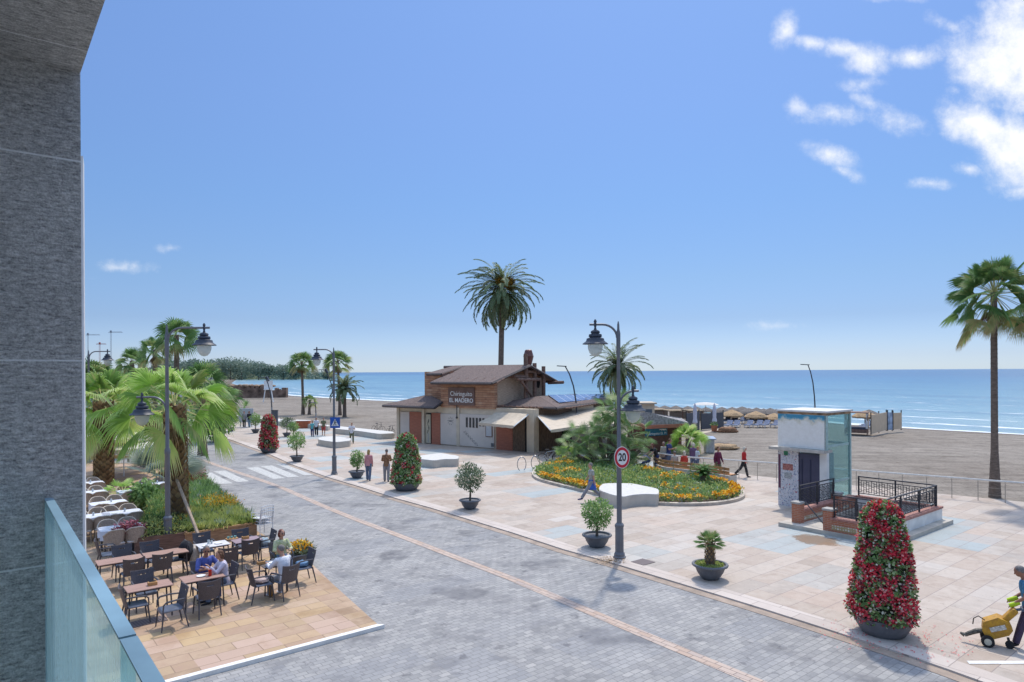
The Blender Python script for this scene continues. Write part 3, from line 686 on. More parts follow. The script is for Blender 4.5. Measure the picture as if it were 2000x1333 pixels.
# lean-to roof left, hipped roof right
zl = 3.05
roof('lean_to_roof', [(-.75,-.9,zl+.1), (xU0+.15,-.9,zl+.1), (xU0+.15,.0,zl+.50), (xL0+.1,1.5,zl+.95), (-.2,5.0,zl+.75), (-.75,5.0,zl+.45)][:4], .05)
roof('lean_to_roof', [(-.75,-.88,zl+.1), (xL0+.1,1.5,zl+.95), (xL0+.1,5.2,zl+.95), (-.75,6.0,zl+.1)], .05)
# rafters under the eaves
mb = MB()
for k in range(9): mb.tube([(-.5+k*.52,-.75,zl-.05), (-.5+k*.52,.2,zl+.1)], .07, 5)
mb.build('rafters', M_log, rest); mb = MB()
for k in range(8): mb.tube([(xU0+.2+k*.88,-.85,zE-ov*sl+.05), (xU0+.2+k*.88,.1,zE+.1)], .07, 5)
mb.build('rafters', M_log, rest)
# right wing: eave points from the photo, in local frame
def toloc(p): d = Vector(p)-A0; return (d.dot(E1), d.dot(E2), p[2])
ze = 3.32
def LP(px, py, z): return toloc(G(px, py, z))
ra, rb = LP(955,791,ze), LP(1086,795.5,ze); rcx = LP(1222,778.5,ze)
rb = (rb[0], min(rb[1], ra[1]+.6), ze)
zr2 = 3.98
d_ = Vector(rcx)-Vector(rb); pk = (ra[0]+3.1, 3.4, zr2); pk2 = (rb[0]-1.2+d_.x*.72, rb[1]+1+d_.y*.9, zr2-.30)
roof('hip_roof', [ra, rb, pk]); roof('hip_roof', [rb, rcx, pk2, pk])
roof('hip_roof', [ra, pk, (pk[0], 9.0, zr2), (ra[0], 9.0, ze+.2)])
# walls of the right wing under it
wv = [(FL_-.05,.3),(rb[0]-.9,rb[1]+1.6),(rcx[0]-1.2,rcx[1]-.1),(rcx[0]-6,rcx[1]+1.5),(FL_-.05,DEP)]
MB().prism(wv, 0, ze-.12).build('wing_wall', M_dw, rest)
dd_ = Vector((wv[2][0]-wv[1][0], wv[2][1]-wv[1][1], 0)).normalized(); nn_ = Vector((dd_.y, -dd_.x, 0))
p0_ = Vector((wv[1][0], wv[1][1], 0))+nn_*.03
mb = MB()
for k in range(3): 
    q = p0_+dd_*(.8+k*4.0); mb.add([q+Vector((0,0,.9)), q+dd_*3.2+Vector((0,0,.9)), q+dd_*3.2+Vector((0,0,2.3)), q+Vector((0,0,2.3))], [(0,1,2,3)])
mb.build('serving_hatch', M_dark, rest)
mb = MB()
for k in range(26):
    q = p0_+dd_*(-.2+k*.62)+Vector((0,0,ze-.15)); mb.tube([q-nn_*.1, q+nn_*1.0], .06, 5)
mb.build('rafters', M_log, rest); mb = MB()
for k in range(9): mb.tube([(ra[0]+.2+k*.62,ra[1]+.15,ze-.12), (ra[0]+.2+k*.62,.2,ze)], .06, 5)
mb.build('rafters', M_log, rest)
# solar panels on the hip roof
m, N, L, B = newmat('solar_cells'); tc = N.new('ShaderNodeTexCoord'); br = N.new('ShaderNodeTexBrick'); L.new(tc.outputs['UV'], br.inputs[0])
br.inputs['Color1'].default_value = (.10,.14,.25,1); br.inputs['Color2'].default_value = (.13,.17,.28,1); br.inputs['Mortar'].default_value = (.45,.47,.52,1); br.offset = 0
br.inputs['Scale'].default_value = 1; br.inputs['Brick Width'].default_value = .125; br.inputs['Row Height'].default_value = .25; br.inputs['Mortar Size'].default_value = .006
L.new(br.outputs[0], B.inputs['Base Color']); B.inputs['Roughness'].default_value = .12; M_solar = m
def onroof(s, t, dz=.10):
    a = Vector(rb).lerp(Vector(rcx), s); b = Vector(pk).lerp(Vector(pk2), s); q = a.lerp(b, t); q.z += dz; return q
mb = MB(); mb.slab([onroof(.08,.22), onroof(.86,.22), onroof(.8,.98), onroof(.1,.98)], .04)
o = mb.build('solar_panel', M_solar, rest); uv = o.data.uv_layers.new(name='UVMap')
for lp, c in zip(o.data.loops[:4], ((0,0),(1,0),(1,1),(0,1))): uv.data[lp.index].uv = c
# logs and chimney on the gable
xg = xs1+.55
mb = MB()
logs = [((1030,712,1),(1030,783))]
def gpt(px, y): return loc_front(px, 726, y)[0]
for nm, (y, z0, z1, r) in {'a': (ypx(1027,xg), zB+.1, zR+.95, .18), 'b': (ypx(1044,xg), zB+.1, zR+.25, .17), 'c': (ypx(1061.5,xg), zB+.1, zR+.0, .16)}.items():
    MB().tube([(xg,y,z0),(xg,y,z1)], r, 9).build('log_post', M_log, rest)
MB().tube([(xg-.02,ypx(1029,xg),zE+.62),(xg-.02,ypx(1063,xg),zE+.5)], .13, 8).build('log_beam', M_log, rest)
MB().tube([(xg+.02,ypx(1003,xg),zE+.22),(xg+.02,ypx(1030,xg),zE+.17)], .12, 8).build('log_beam', M_log, rest)
MB().tube([(xg+.25,ypx(1006,xg),zE+.0),(xg+.25,ypx(1049,xg),zE-.05)], .12, 8).build('log_beam', M_log, rest)
MB().tube([(xg+.2,ypx(1013,xg),zE-.1),(xg+.2,ypx(1040,xg),zB+.5)], .10, 8).build('log_beam', M_log, rest)
MB().tube([(xg-.3,2*sR+.2,zE-.35),(xg+1.2,2*sR+.2,zE-.3)], .13, 8).build('log_beam', M_log, rest)
cx, cy = xs1+.12, sR+.9; cb0 = zR-.5
ch = MB().lathe([(.22,cb0),(.26,zR+.15),(.42,zR+.78),(.42,zR+.84),(.40,zR+.86),(.28,zR+1.28),(.2,zR+1.33)], 8, (cx, cy, 0)).build('chimney', mat('copper_brown', (.20,.09,.075), .45, .2, 3, metal=.3), rest)
# the dark far eave of the gable that shows to the right
# name board with lettering
M_sgn = mat('sign_brown', (.20,.125,.10), .8, .1, 2); M_let = mat('lettering_cream', (.85,.83,.78), .5, .02)
sa, sz1 = loc_front(877, 757); sb, sz0 = loc_front(928, 793)
sg = fbox(MB(), sa, sb, -.11, -.03, sz0, sz1).build('name_board', M_sgn, rest)
RX = Matrix.Rotation(rad(90), 4, 'X')
text_mesh('lettering', 'Chiringuito', .50, M_let, sg, Matrix.Translation(((sa+sb)/2, -.115, sz0+(sz1-sz0)*.64)) @ RX, .006)
text_mesh('lettering', 'EL MADERO', .46, M_let, sg, Matrix.Translation(((sa+sb)/2, -.115, sz0+(sz1-sz0)*.27)) @ RX, .006, bold=.004)
# awnings
M_awn = mat('cream_awning', (.55,.46,.35), .8, .08, 3)
def awning(name, pts, frame):
    P = [Vector(toloc(p)) for p in pts]; mb = MB(); n = 10; th = []
    for i in range(n+1):
        t = i/n; a = P[0].lerp(P[1], t); b = P[3].lerp(P[2], t)
        th += [a, a.lerp(b, .5)-Vector((0,0,.06+.03*(i % 2))), b, b-Vector((0,0,.17+.03*(i % 2)))]
    mb.add(th, [(4*i+k, 4*i+4+k, 4*i+5+k, 4*i+1+k) for i in range(n) for k in range(3)])
    o = mb.build(name, M_awn, rest)
    md = o.modifiers.new('thick', 'SOLIDIFY'); md.thickness = .015
    for a, b in frame: MB().tube([P[a]-Vector((0,0,.03)), P[b]-Vector((0,0,.05))], .045, 6).build('awning_arm', mat('white_metal', (.70,.70,.68), .4, .05), o)
dF = (A0+E1*xG).y
awning('awning', [G(968,806,2.85), G(1034,808,2.85), G(1003,832,2.15), G(934,826,2.15)], [(1,2)])
awning('awning', [G(1044,806,2.85), G(1196,793,2.85), G(1205,822,2.1), G(1076,840,2.1)], [(0,3)])
fb = LP(1110,838,2.25)
# white inner parasol-like awning edge
awning('awning', [G(1100,822,2.35), G(1195,812,2.35), G(1200,828,2.0), G(1112,838,2.0)], [])
# ---- kiosk behind the palms
ks = thing('kiosk', 'small brown kiosk with shingled hip roof and blue sign panel behind the palms', 'kiosk', GP(1262,884), 0)
K0 = GP(1262,884); K0.z = 0
def KL(px, py, z): p = G(px, py, z)-K0; p.z = z; return p
kz = 2.0
r0, r1, r2, r3 = KL(1222,812,2.65), KL(1259,831,kz), KL(1345,827.5,kz), KL(1262,806.5,2.9)
mb = MB().slab([r0, r1, r3], .06); mb.slab([r1, r2, r3], .06); mb.slab([r1, r2, r2+Vector((-.3,.9,.3)), r3], .05)
ro = mb.build('roof', mat('pale_shingles', (.36,.34,.33), .9, .25, 7, .6, 25), ks)
mb = MB(); dn = Vector((0,0,-.32)); 
for a, b in ((r0, r1), (r1, r2)): mb.slab([a-Vector((0,0,.06)), b-Vector((0,0,.06)), b+dn, a+dn][::-1], .06)
mb.build('fascia', M_brown, ro)
i0, i1, i2 = r0*.9, r1+Vector((.15,.5,0)), r2+Vector((-.4,.5,0))
mb = MB(); ctr = [(r0.x+.4,r0.y+.4),(r1.x+.1,r1.y+.45),(r2.x-.4,r2.y+.5),(r2.x-.6,r2.y+3),(r0.x+.8,r0.y+4)]
mb.prism(ctr, 0, kz-.2).build('wall', mat('kiosk_brown', (.16,.07,.05), .7, .15), ks)
a, b = Vector((ctr[1][0],ctr[1][1]-.03,0)), Vector((ctr[2][0],ctr[2][1]-.03,0)); d = (b-a).normalized()
mb = MB(); z0_, z1_ = 1.12, 1.68; bb = a+d*min(2.0,(b-a).length); off = Vector((d.y,-d.x,0))*.04
mb.slab([a+off+Vector((0,0,z0_)), bb+off+Vector((0,0,z0_)), bb+off+Vector((0,0,z1_)), a+off+Vector((0,0,z1_))], .03)
sgn = mb.build('sign_panel', mat('sign_blue', (.03,.17,.26), .5, .1), ks)
Mx = Matrix.Translation(a.lerp(bb, .5)+off*1.3+Vector((0,0,1.27))) @ Matrix.Rotation(math.atan2(d.y, d.x), 4, 'Z') @ RX
text_mesh('lettering', 'Chiringuito EL M', .26, M_let, sgn, Mx, .004)
mb = MB()
for k in range(3): q = a.lerp(bb, .62+k*.1)+off*1.4+Vector((0,0,1.52)); mb.tube([q, q+Vector((.14,0,.05)), q+Vector((.2,0,-.04))], .02, 5)
mb.build('emblem', M_let, sgn)
# ---- lift tower: own frame x = -U (towards us), y = V
TW = G(1520,986, PZ); ta = 2.15; tb = 2.1
lift = thing('lift_tower', 'graffitied white lift tower with glass shaft and dark steel doors by the stairwell', 'lift tower', TW, math.atan2(AX.y, AX.x))
# mirror: AX x BX orientation
sgnf = 1 if AX.cross(BX).z > 0 else -1
def tbox(mb, x0, x1, y0, y1, z0, z1): return mb.box((x0+x1)/2, sgnf*(y0+y1)/2, (z0+z1)/2, x1-x0, y1-y0, z1-z0)
HT = Zat(1520, 801, TW.y)-PZ; h1 = Zat(1520, 872, TW.y)-PZ
m, N, L, B = newmat('graffiti_plaster'); tc = N.new('ShaderNodeTexCoord'); ob = tc.outputs['Object']
c = ramp(N, L, noise(N, L, ob, 9, 5, .7), [(.42,(.66,.64,.62)),(.5,(.56,.56,.58))])
for s_, cc, lo in ((11,(.16,.26,.38),.60),(14,(.10,.10,.12),.61),(7,(.42,.08,.10),.64),(17,(.30,.12,.26),.63)):
    mpx = N.new('ShaderNodeMapping'); L.new(ob, mpx.inputs[0]); mpx.inputs['Location'].default_value = (s_, s_*2, 3)
    nv = noise(N, L, mpx.outputs[0], s_, 3, .6); mr = N.new('ShaderNodeMapRange'); L.new(nv, mr.inputs[0]); mr.inputs[1].default_value = lo-.01; mr.inputs[2].default_value = lo+.015
    c = mixc(N, L, mr.outputs[0], c, cc)
L.new(c, B.inputs['Base Color']); B.inputs['Roughness'].default_value = .8; M_graf = m
M_lwall = mat('white_plaster_worn', (.76,.74,.69), .8, .08, 2)
M_steel = mat('dark_lift_door', (.065,.068,.115), .4, .1, 2, metal=.4)
m, N, L, B = newmat('shaft_glass'); B.inputs['Base Color'].default_value = (.42,.55,.54,1); B.inputs['Roughness'].default_value = .05
tr = N.new('ShaderNodeBsdfTransparent'); tr.inputs[0].default_value = (.84,.95,.94,1); mxs = N.new('ShaderNodeMixShader'); mxs.inputs[0].default_value = .8
L.new(B.outputs[0], mxs.inputs[1]); L.new(tr.outputs[0], mxs.inputs[2]); L.new(mxs.outputs[0], N['Material Output'].inputs[0]); M_sglass = m
tbox(MB(), 0, .92, 0, .18, 0, h1-.12).build('graffiti_wall', M_graf, lift)
tbox(MB(), 0, .14, .182, tb, 0, h1-.12).build('side_wall', M_lwall, lift)
tbox(MB(), 1.84, ta, 0, .18, 0, h1-.12).build('door_jamb', M_lwall, lift)
dr = tbox(MB(), .925, 1.835, .05, .14, 0, h1-.22).build('lift_door', M_steel, lift)
for x in (1.04, 1.40): tbox(MB(), x, x+.05, .035, .049, .2, h1-.45).build('door_seam', mat('seam_blue', (.015,.022,.06), .4, .05), dr)
tbox(MB(), -.28, ta-.02, -.28, .5, h1-.12, h1).build('canopy', mat('canopy_grey', (.50,.46,.40), .7, .1), lift)
m, N, L, B = newmat('peeling_panel'); tc = N.new('ShaderNodeTexCoord'); ob = tc.outputs['Object']; sp_ = N.new('ShaderNodeSeparateXYZ'); L.new(ob, sp_.inputs[0])
top_ = mathn(N, L, 'MULTIPLY_ADD', sp_.outputs[2], 1.0, mathn(N, L, 'MULTIPLY', noise(N, L, ob, 2.6, 5, .6), .9))
c = ramp(N, L, mathn(N, L, 'DIVIDE', mathn(N, L, 'SUBTRACT', top_, HT-.55), 1.0), [(0,(.80,.78,.73)),(.46,(.80,.78,.72)),(.60,(.66,.62,.50)),(.68,(.25,.44,.50)),(.75,(.05,.26,.40)),(1,(.05,.27,.42))])
c = mixc(N, L, .3, c, ramp(N, L, noise(N, L, ob, 5, 5, .7), [(.35,(.8,.78,.74)),(.6,(1.05,1.05,1.05))]), 'MULTIPLY')
L.new(c, B.inputs['Base Color']); B.inputs['Roughness'].default_value = .6
tbox(MB(), 0.02, ta-.03, -.03, .03, h1+.015, HT-.16).build('upper_panel', m, lift)
tbox(MB(), -.03, ta+.06, -.08, tb+.08, HT-.045, HT+.03).build('roof', mat('lift_roof', (.62,.61,.58), .6, .06), lift)
tbox(MB(), 0, ta, -.02, tb, HT-.15, HT-.05).build('wooden_fascia', mat('rusty_wood', (.34,.22,.13), .8, .3, 4), lift)
for x, y in ((ta-.035,.02),(ta-.035,tb-.03),(.05,tb-.03)): tbox(MB(), x-.05, x+.05, y-.05, y+.05, 0 if y > 1 else h1, HT-.15).build('shaft_post', mat('sea_green_metal', (.36,.50,.47), .4, .1), lift)
for z in (h1+.1, 1.15): tbox(MB(), ta-.07, ta-.02, .08, tb-.09, z, z+.1).build('shaft_rail', MATS['sea_green_metal'], lift); 
tbox(MB(), .1, ta-.1, tb-.06, tb-.02, h1+.1, h1+.2).build('shaft_rail', MATS['sea_green_metal'], lift)
tbox(MB(), ta-.045, ta-.03, .04, tb-.08, .04, HT-.15).build('shaft_glass', M_sglass, lift)
tbox(MB(), .15, ta-.1, tb-.05, tb-.035, .04, HT-.15).build('shaft_glass', M_sglass, lift)
tbox(MB(), 1.2, ta-.35, .3, .75, .1, 2.35).build('lift_machinery', mat('cabinet_blue', (.09,.20,.42), .5, .1), lift)
tbox(MB(), .93, .95+.9, .2, 1.2, .02, h1-.2).build('lift_car', mat('lift_car', (.35,.38,.40), .4, .1), lift)
# notices on the graffiti wall
tbox(MB(), .22, .68, -.012, -.002, 1.55, 1.82).build('notice', mat('notice_red', (.42,.16,.13), .6, .35, 20), lift)
tbox(MB(), .30, .62, -.012, -.002, 1.2, 1.45).build('notice', mat('notice_grey', (.42,.43,.42), .6, .35, 20), lift)
tbox(MB(), .02, .12, -.010, -.002, .75, 2.2).build('notice', mat('notice_plum', (.14,.05,.09), .6, .3, 20), lift)
tbox(MB(), .28, .46, -.02, -.002, 2.18, 2.36).build('exit_plate', mat('plate_green', (.05,.25,.14), .6, .2), lift)
# ---- stairwell
M_brick = pavers('red_bricks', .24, .065, [(.34,.115,.06),(.43,.16,.085),(.38,.13,.07)], (.42,.33,.27), [], rough=.8, msize=.006, ang=0)
# vertical brick: remap coordinates so bricks read on walls
nt = M_brick.node_tree; mpn = [n for n in nt.nodes if n.type == 'MAPPING'][0]; tcn = [n for n in nt.nodes if n.type == 'TEX_COORD'][0]
sx_ = nt.nodes.new('ShaderNodeSeparateXYZ'); cx_ = nt.nodes.new('ShaderNodeCombineXYZ'); nt.links.new(tcn.outputs['Object'], sx_.inputs[0])
nt.links.new(mathn(nt.nodes, nt.links, 'ADD', sx_.outputs[0], sx_.outputs[1]), cx_.inputs[0]); nt.links.new(sx_.outputs[2], cx_.inputs[1]); nt.links.new(cx_.outputs[0], mpn.inputs[0])
M_cap = mat('brick_capping', (.40,.19,.15), .75, .2, 12)
m, N, L, B = newmat('patterned_tiles'); tc = N.new('ShaderNodeTexCoord'); ck = N.new('ShaderNodeTexVoronoi'); ck.inputs['Scale'].default_value = 11; ck.inputs['Randomness'].default_value = .2; L.new(tc.outputs['Object'], ck.inputs[0])
L.new(ramp(N, L, ck.outputs[0], [(.15,(.10,.17,.32)),(.3,(.62,.60,.56)),(.45,(.62,.60,.56)),(.6,(.33,.25,.12))]), B.inputs['Base Color']); B.inputs['Roughness'].default_value = .35; M_tile = m
M_iron = mat('black_iron', (.035,.035,.042), .5, .15)
SWO = Vector((P1.x, P1.y, PZ))
st = thing('stairwell', 'sunken stairwell with red brick parapet walls on a concrete plinth', 'stairwell', SWO, math.atan2(AX.y, AX.x))
# plinth ring around the hole
mb = MB()
for x0,x1,y0,y1 in ((0,la+.25,-.1,1.1),(0,.7,1.1,lb+.1),(la-.45,la+.25,1.1,lb+.1),(.7,la-.45,lb-.45,lb+.1)): tbox(mb, x0,x1,y0,y1,-.03,.15)
mb.build('plinth', mat('plinth_stone', (.47,.43,.37), .8, .12, 2), st)
mb = MB()
for x0,x1,y0,y1 in ((.6,.7,1.0,lb-.35),(la-.45,la-.35,1.0,lb-.35),(.6,la-.35,lb-.45,lb-.35)): tbox(mb, x0,x1,y0,y1,-2.4,-.03)
mb.build('pit_wall', mat('pit_wall', (.30,.29,.28), .8, .15), st)
for k in range(10): tbox(MB(), .7, la-.45, 1.1+k*.30, 1.4+k*.30, -.25-k*.2, -.05-k*.2+.02).build('step', mat('step_grey', (.30,.30,.32), .8, .12), st)
tbox(MB(), .7, la-.45, 4.1, lb-.45, -2.4, -2.3).build('landing', MATS['step_grey'], st)
# parapets
wh = .56
def parapet(x0, x1, y0, y1, name='parapet', material=None, h=wh):
    w = tbox(MB(), x0, x1, y0, y1, .15, h).build(name, material or M_brick, st)
    tbox(MB(), x0-.03, x1+.03, y0-.03, y1+.03, h, h+.075).build('capping', M_cap, w); return w
w1 = parapet(.32,.60,.62,lb-.3)
tbox(MB(), .602, .612, .65, lb-1, .22, .36).build('tile_band', M_tile, w1)
w2 = parapet(1.95,la-.35,-.02,.26)
tbox(MB(), 1.97, la-.2, -.034, -.022, .22, .38).build('tile_band', M_tile, w2)
w3 = parapet(la-.345,la-.07,-.02,lb-.05,'parapet',M_lwall)
w4 = parapet(.605,la-.35,lb-.32,lb-.05,'parapet',M_lwall)
for x, y in ((.32,.28),(1.66,-.03),(.32,lb-1.9)):
    pl_ = tbox(MB(), x, x+.32, y, y+.32, .15, .86).build('brick_pier', M_brick, st)
    tbox(MB(), x-.03, x+.35, y-.03, y+.35, .86, .93).build('pier_cap', mat('grey_cap', (.36,.34,.31), .7, .1), pl_)
# iron railings: each run is a railing thing standing on the parapet
def railing(label, p, q, z0, z1, lattice=True, posts=3):
    P, Q = Vector((p[0], sgnf*p[1], 0)), Vector((q[0], sgnf*q[1], 0)); d = Q-P; Ln = d.length; d.normalize()
    t = thing('railing', label, 'railing', Vector((0,0,0)), 0, 'iron railings round the stairwell')
    Mw = Matrix.Translation(SWO) @ Matrix.Rotation(math.atan2(AX.y, AX.x), 4, 'Z')
    t.location = Mw @ P; t.rotation_euler = (0,0,math.atan2(AX.y, AX.x)+math.atan2(d.y, d.x))
    for k in range(posts): x = Ln*k/(posts-1); MB().box(x,0,(z0+z1)/2,.05,.05,z1-z0).build('post', M_iron, t)
    MB().box(Ln/2,0,z1-.02,Ln,.055,.04).build('top_rail', M_iron, t)
    MB().box(Ln/2,0,z1-.16,Ln,.03,.03).build('rail', M_iron, t); MB().box(Ln/2,0,z0+.10,Ln,.03,.03).build('rail', M_iron, t)
    mb = MB(); n = max(4, int(Ln/.10)); lz0, lz1 = z0+.1, z1-.16
    for k in range(1, n): mb.box(Ln*k/n, 0, (lz0+lz1)/2+(.03 if k % 2 else -.03), .018, .018, (lz1-lz0)*.92)
    for r in range(1, 6):
        zc = lz0+(lz1-lz0)*r/6
        for k in range(n): 
            if (k+r) % 3: mb.box(Ln*(k+.5)/n, .004, zc+(.02 if k % 2 else -.02), Ln/n*1.25, .018, .018)
    mb.build('lattice', M_iron, t)
railing('short iron railing in front of the lift doors', (.46,.62), (.46,lb-1.95), wh+.075, wh+.95)
railing('front iron lattice railing behind the tall red flower cone', (1.99,.12), (la-.22,.12), wh+.075, wh+.88)
railing('right hand iron railing leading away from the flower cone', (la-.22,.16), (la-.22,lb-.2), wh+.075, wh+.88, posts=4)
railing('rear iron lattice railing nearest the sand', (.65,lb-.18), (la-.26,lb-.18), wh+.075, wh+.88)
MB().tube([(.9,sgnf*.5,.95),(.72,sgnf*.45,.95)] and [(.64,sgnf*.62,.95),(1.62,sgnf*.15,.30)], .022, 6).build('handrail', M_iron, st)
# ---- wavy concrete benches
def slabbench(name, label, pts, z, zl_=0, group='pale concrete block benches'):
    P = [G(x, y, z) for x, y in pts]; c0 = P[0].copy(); c0.z = PZ
    t = thing(name, label, 'bench', c0, 0, group)
    L2 = [(p.x-c0.x, p.y-c0.y) for p in P]
    # round corners
    R_ = []
    n = len(L2)
    for i in range(n):
        a, b, c = Vector(L2[i-1]), Vector(L2[i]), Vector(L2[(i+1) % n])
        for s_ in (0, .25, .5, .75, 1):
            u_ = a.lerp(b, 1-min(.35, .35/(a-b).length)); v_ = b.lerp(c, min(.35, .35/(b-c).length)); R_.append((u_.lerp(b, s_)).lerp(b.lerp(v_, s_), s_))
    R_ = [(p.x, p.y) for p in R_]
    MB().prism(R_, 0, z-PZ-.03).build('body', M_conc, t)
    cxm = sum(p[0] for p in R_)/len(R_); cym = sum(p[1] for p in R_)/len(R_)
    MB().prism([(cxm+(x-cxm)*.985, cym+(y-cym)*.985) for x, y in R_], z-PZ-.029, z-PZ).build('seat_slab', mat('white_slab', (.58,.56,.52), .75, .06), t)
    return t
slabbench('concrete_bench', 'wavy concrete bench beside the flower bed nearest the lamp', [(1170,951),(1178,944),(1234,944),(1287,955),(1287,966),(1262,965),(1234,967),(1218,971),(1196,967),(1170,958)], .56)
slabbench('concrete_bench', 'wavy concrete bench in front of the timber restaurant', [(820,890),(860,885),(897,891),(895,897),(866,897),(848,900),(822,897)], .53)
slabbench('concrete_bench', 'wavy concrete bench behind the crossing sign lamp post', [(621,855),(648,852),(686,856),(684,861),(657,864),(640,862),(622,859)], .53)
slabbench('seat_wall', 'long low white seat wall bordering the sand by the bicycles', [(652,837.5),(700,842),(742,848),(771,846.5),(768,843.5),(720,838.5),(660,832.5)], .53, group='white seat walls along the sand')
slabbench('seat_wall', 'short white seat wall left of the orange painted block', [(462,812),(525,820),(548,824),(606,829),(640,833),(646,831),(600,825),(560,820.5),(500,813),(466,809.5)], .5, group='white seat walls along the sand')
sb_ = slabbench('painted_block', 'low orange red painted block with white top at the sand edge', [(576,822.5),(606,822),(608,821),(578,820)], .85, group=None); 
for c_ in kids(sb_):
    if c_.name.startswith('body'): c_.data.materials[0] = mat('orange_red_paint', (.42,.12,.055), .7, .1)
# board with pictures and info pillar
ib = thing('information_board', 'white board with small pictures behind two walkers', 'board', GP(481,834), 0)
MB().box(0,0,1.25,1.55,.06,1.5,bev=.02).build('panel', mat('board_pale', (.55,.57,.60), .5, .25, 30), ib)
for x in (-.6,.6): MB().box(x,0,.25,.06,.06,.5).build('leg', M_iron, ib)
ip = thing('information_pillar', 'dark grey information pillar beside the red flower cone', 'pillar', GP(537,838), 0)
MB().box(0,0,.95,.62,.22,1.9,bev=.03).build('body', mat('pillar_grey', (.10,.11,.13), .5, .1), ip); MB().box(0,0,1.93,.68,.28,.05).build('cap', M_iron, ip)
ut = thing('utility_hatch', 'small grey slant roofed utility cabinet on the sand behind the rail', 'cabinet', G(1385,884,-.05), 0)
MB().box(0,0,.5,.62,.6,1.0,bev=.02).build('body', mat('cabinet_pale', (.46,.45,.44), .6, .12), ut); MB().box(0,-.02,1.05,.82,.8,.07,rx=.15).build('lid', mat('lid_blue', (.30,.37,.47), .4, .1), ut)
# ---- sand rail: white rope rail on wire posts
rl = [(1244,880.5),(1340,893),(1512,905),(1640,917),(1830,931),(2000,944),(2200,960)]
fr_ = thing('sand_rail', 'white top rail on thin metal posts between promenade and sand', 'rail', (0,0,0))
P = [G(x, y, .98) for x, y in rl]
MB().tube(P, .045, 6).build('top_rail', mat('rail_white', (.72,.68,.62), .6, .08), fr_)
Q = resample(P, 24)
for p in Q: MB().tube([(p.x,p.y,0),(p.x,p.y,.96)], .016, 5).build('post', mat('thin_post', (.35,.31,.26), .5, .1), fr_)
for z in (.35,.65): MB().tube([Vector((p.x,p.y,z)) for p in P], .005, 4).build('wire', MATS['thin_post'], fr_)
# ================================================================ PLANTS
def rnd(n): return rng.random(n)
def rdirs(n):
    d = rng.normal(size=(n,3)); return d/np.linalg.norm(d, axis=1, keepdims=True)
def crown_leaves(mb, n, c, r, size, shell=.35, lumps=0, flat=0, tmix=(0,1), seed=None):
    """leaves through an uneven ellipsoid volume"""
    d = rdirs(n); rr = (1-shell*rnd(n)**1.5)
    if lumps:
        ld = rdirs(lumps); dots = d @ ld.T; rr = rr*(.80+.26*np.clip((dots.max(1)-.72)/.28, 0, 1))
    P = np.array(c)+d*np.array(r)*rr[:,None]
    D = d*.6+rdirs(n)*.9; N_ = d+rdirs(n)*.6
    q = P/(np.mean(r)*.33); ph = rng.random(3)*6; lum = (np.sin(q[:,0]+ph[0])+np.sin(q[:,1]*1.1+ph[1])+np.sin(q[:,2]*1.3+ph[2]))*.13
    t = np.clip(.45+lum+(rnd(n)-.5)*.65, 0, 1)
    mb.leaves(P, D, N_, size*(.7+.6*rnd(n)), size*.5*(.7+.6*rnd(n)), t)
def fan_leaf(mb, base, direction, petiole, R, nseg=26, spread=rad(150), droop=.35, tint=.5, twist=0, split=.5, wd=1.0):
    """a palmate leaf: petiole from base, then a pleated fan whose finger tips droop"""
    d = Vector(direction).normalized(); up = Vector((0,0,1))
    side = d.cross(up); side = side.normalized() if side.length > .05 else Vector((1,0,0))
    side = (Matrix.Rotation(twist, 3, d) @ side); nrm = side.cross(d).normalized()
    b = Vector(base); sag = petiole*.12
    pts = [b+d*petiole*t-Vector((0,0,sag*t*t)) for t in (0,.5,1)]
    o0 = len(mb.v); hub = pts[-1]
    d2 = (d*1-Vector((0,0,.15*droop))).normalized()
    vs = []; fs = []; tt = []
    pw = R*.014+.006
    for p in pts: vs += [p-side*pw, p+side*pw]; tt += [.0, .0]
    fs += [(0,1,3,2),(2,3,5,4)]
    hw = spread/2; K = (0, .34, .66, 1.0)
    for i in range(nseg):
        a0 = -hw+spread*i/nseg; a1 = -hw+spread*(i+1)/nseg; am = (a0+a1)/2
        ln = R*(.80+.2*math.cos(am*.8))*(.93+.12*random.random()); 
        def P_(a, r, z): return hub+(d2*math.cos(a)+side*math.sin(a))*r+nrm*z
        dr = droop*(1+.35*random.random())
        base_i = len(vs); htan = R*math.tan((a1-a0)/2)*(1 if split > .4 else .62)
        for k, f in enumerate(K):
            r = ln*f; z = -dr*R*max(0, f-.35)**1.8*1.1
            dirm = (d2*math.cos(am)+side*math.sin(am)); tang = (side*math.cos(am)-d2*math.sin(am))
            c = hub+dirm*r*(1-.12*dr*f*f)+Vector((0,0,z))
            w = (0, htan*.35, htan*.32*wd, 0)[k]
            if k == 0: vs.append(c); tt.append(tint)
            elif k < 3:
                vs += [c-tang*w-nrm*R*.022, c+tang*w-nrm*R*.022, c+nrm*R*.022]; jt = random.uniform(-.30,.30); tt += [tint+jt, tint+jt, tint-.08]
            else: vs.append(c-Vector((0,0,dr*R*.10))); tt.append(min(1, tint+.12))
        fs += [(base_i, base_i+1, base_i+3), (base_i, base_i+3, base_i+2),
               (base_i+1, base_i+4, base_i+6, base_i+3), (base_i+3, base_i+6, base_i+5, base_i+2),
               (base_i+4, base_i+7, base_i+6), (base_i+6, base_i+7, base_i+5)]
    mb.vlist.append((vs, fs, tt))
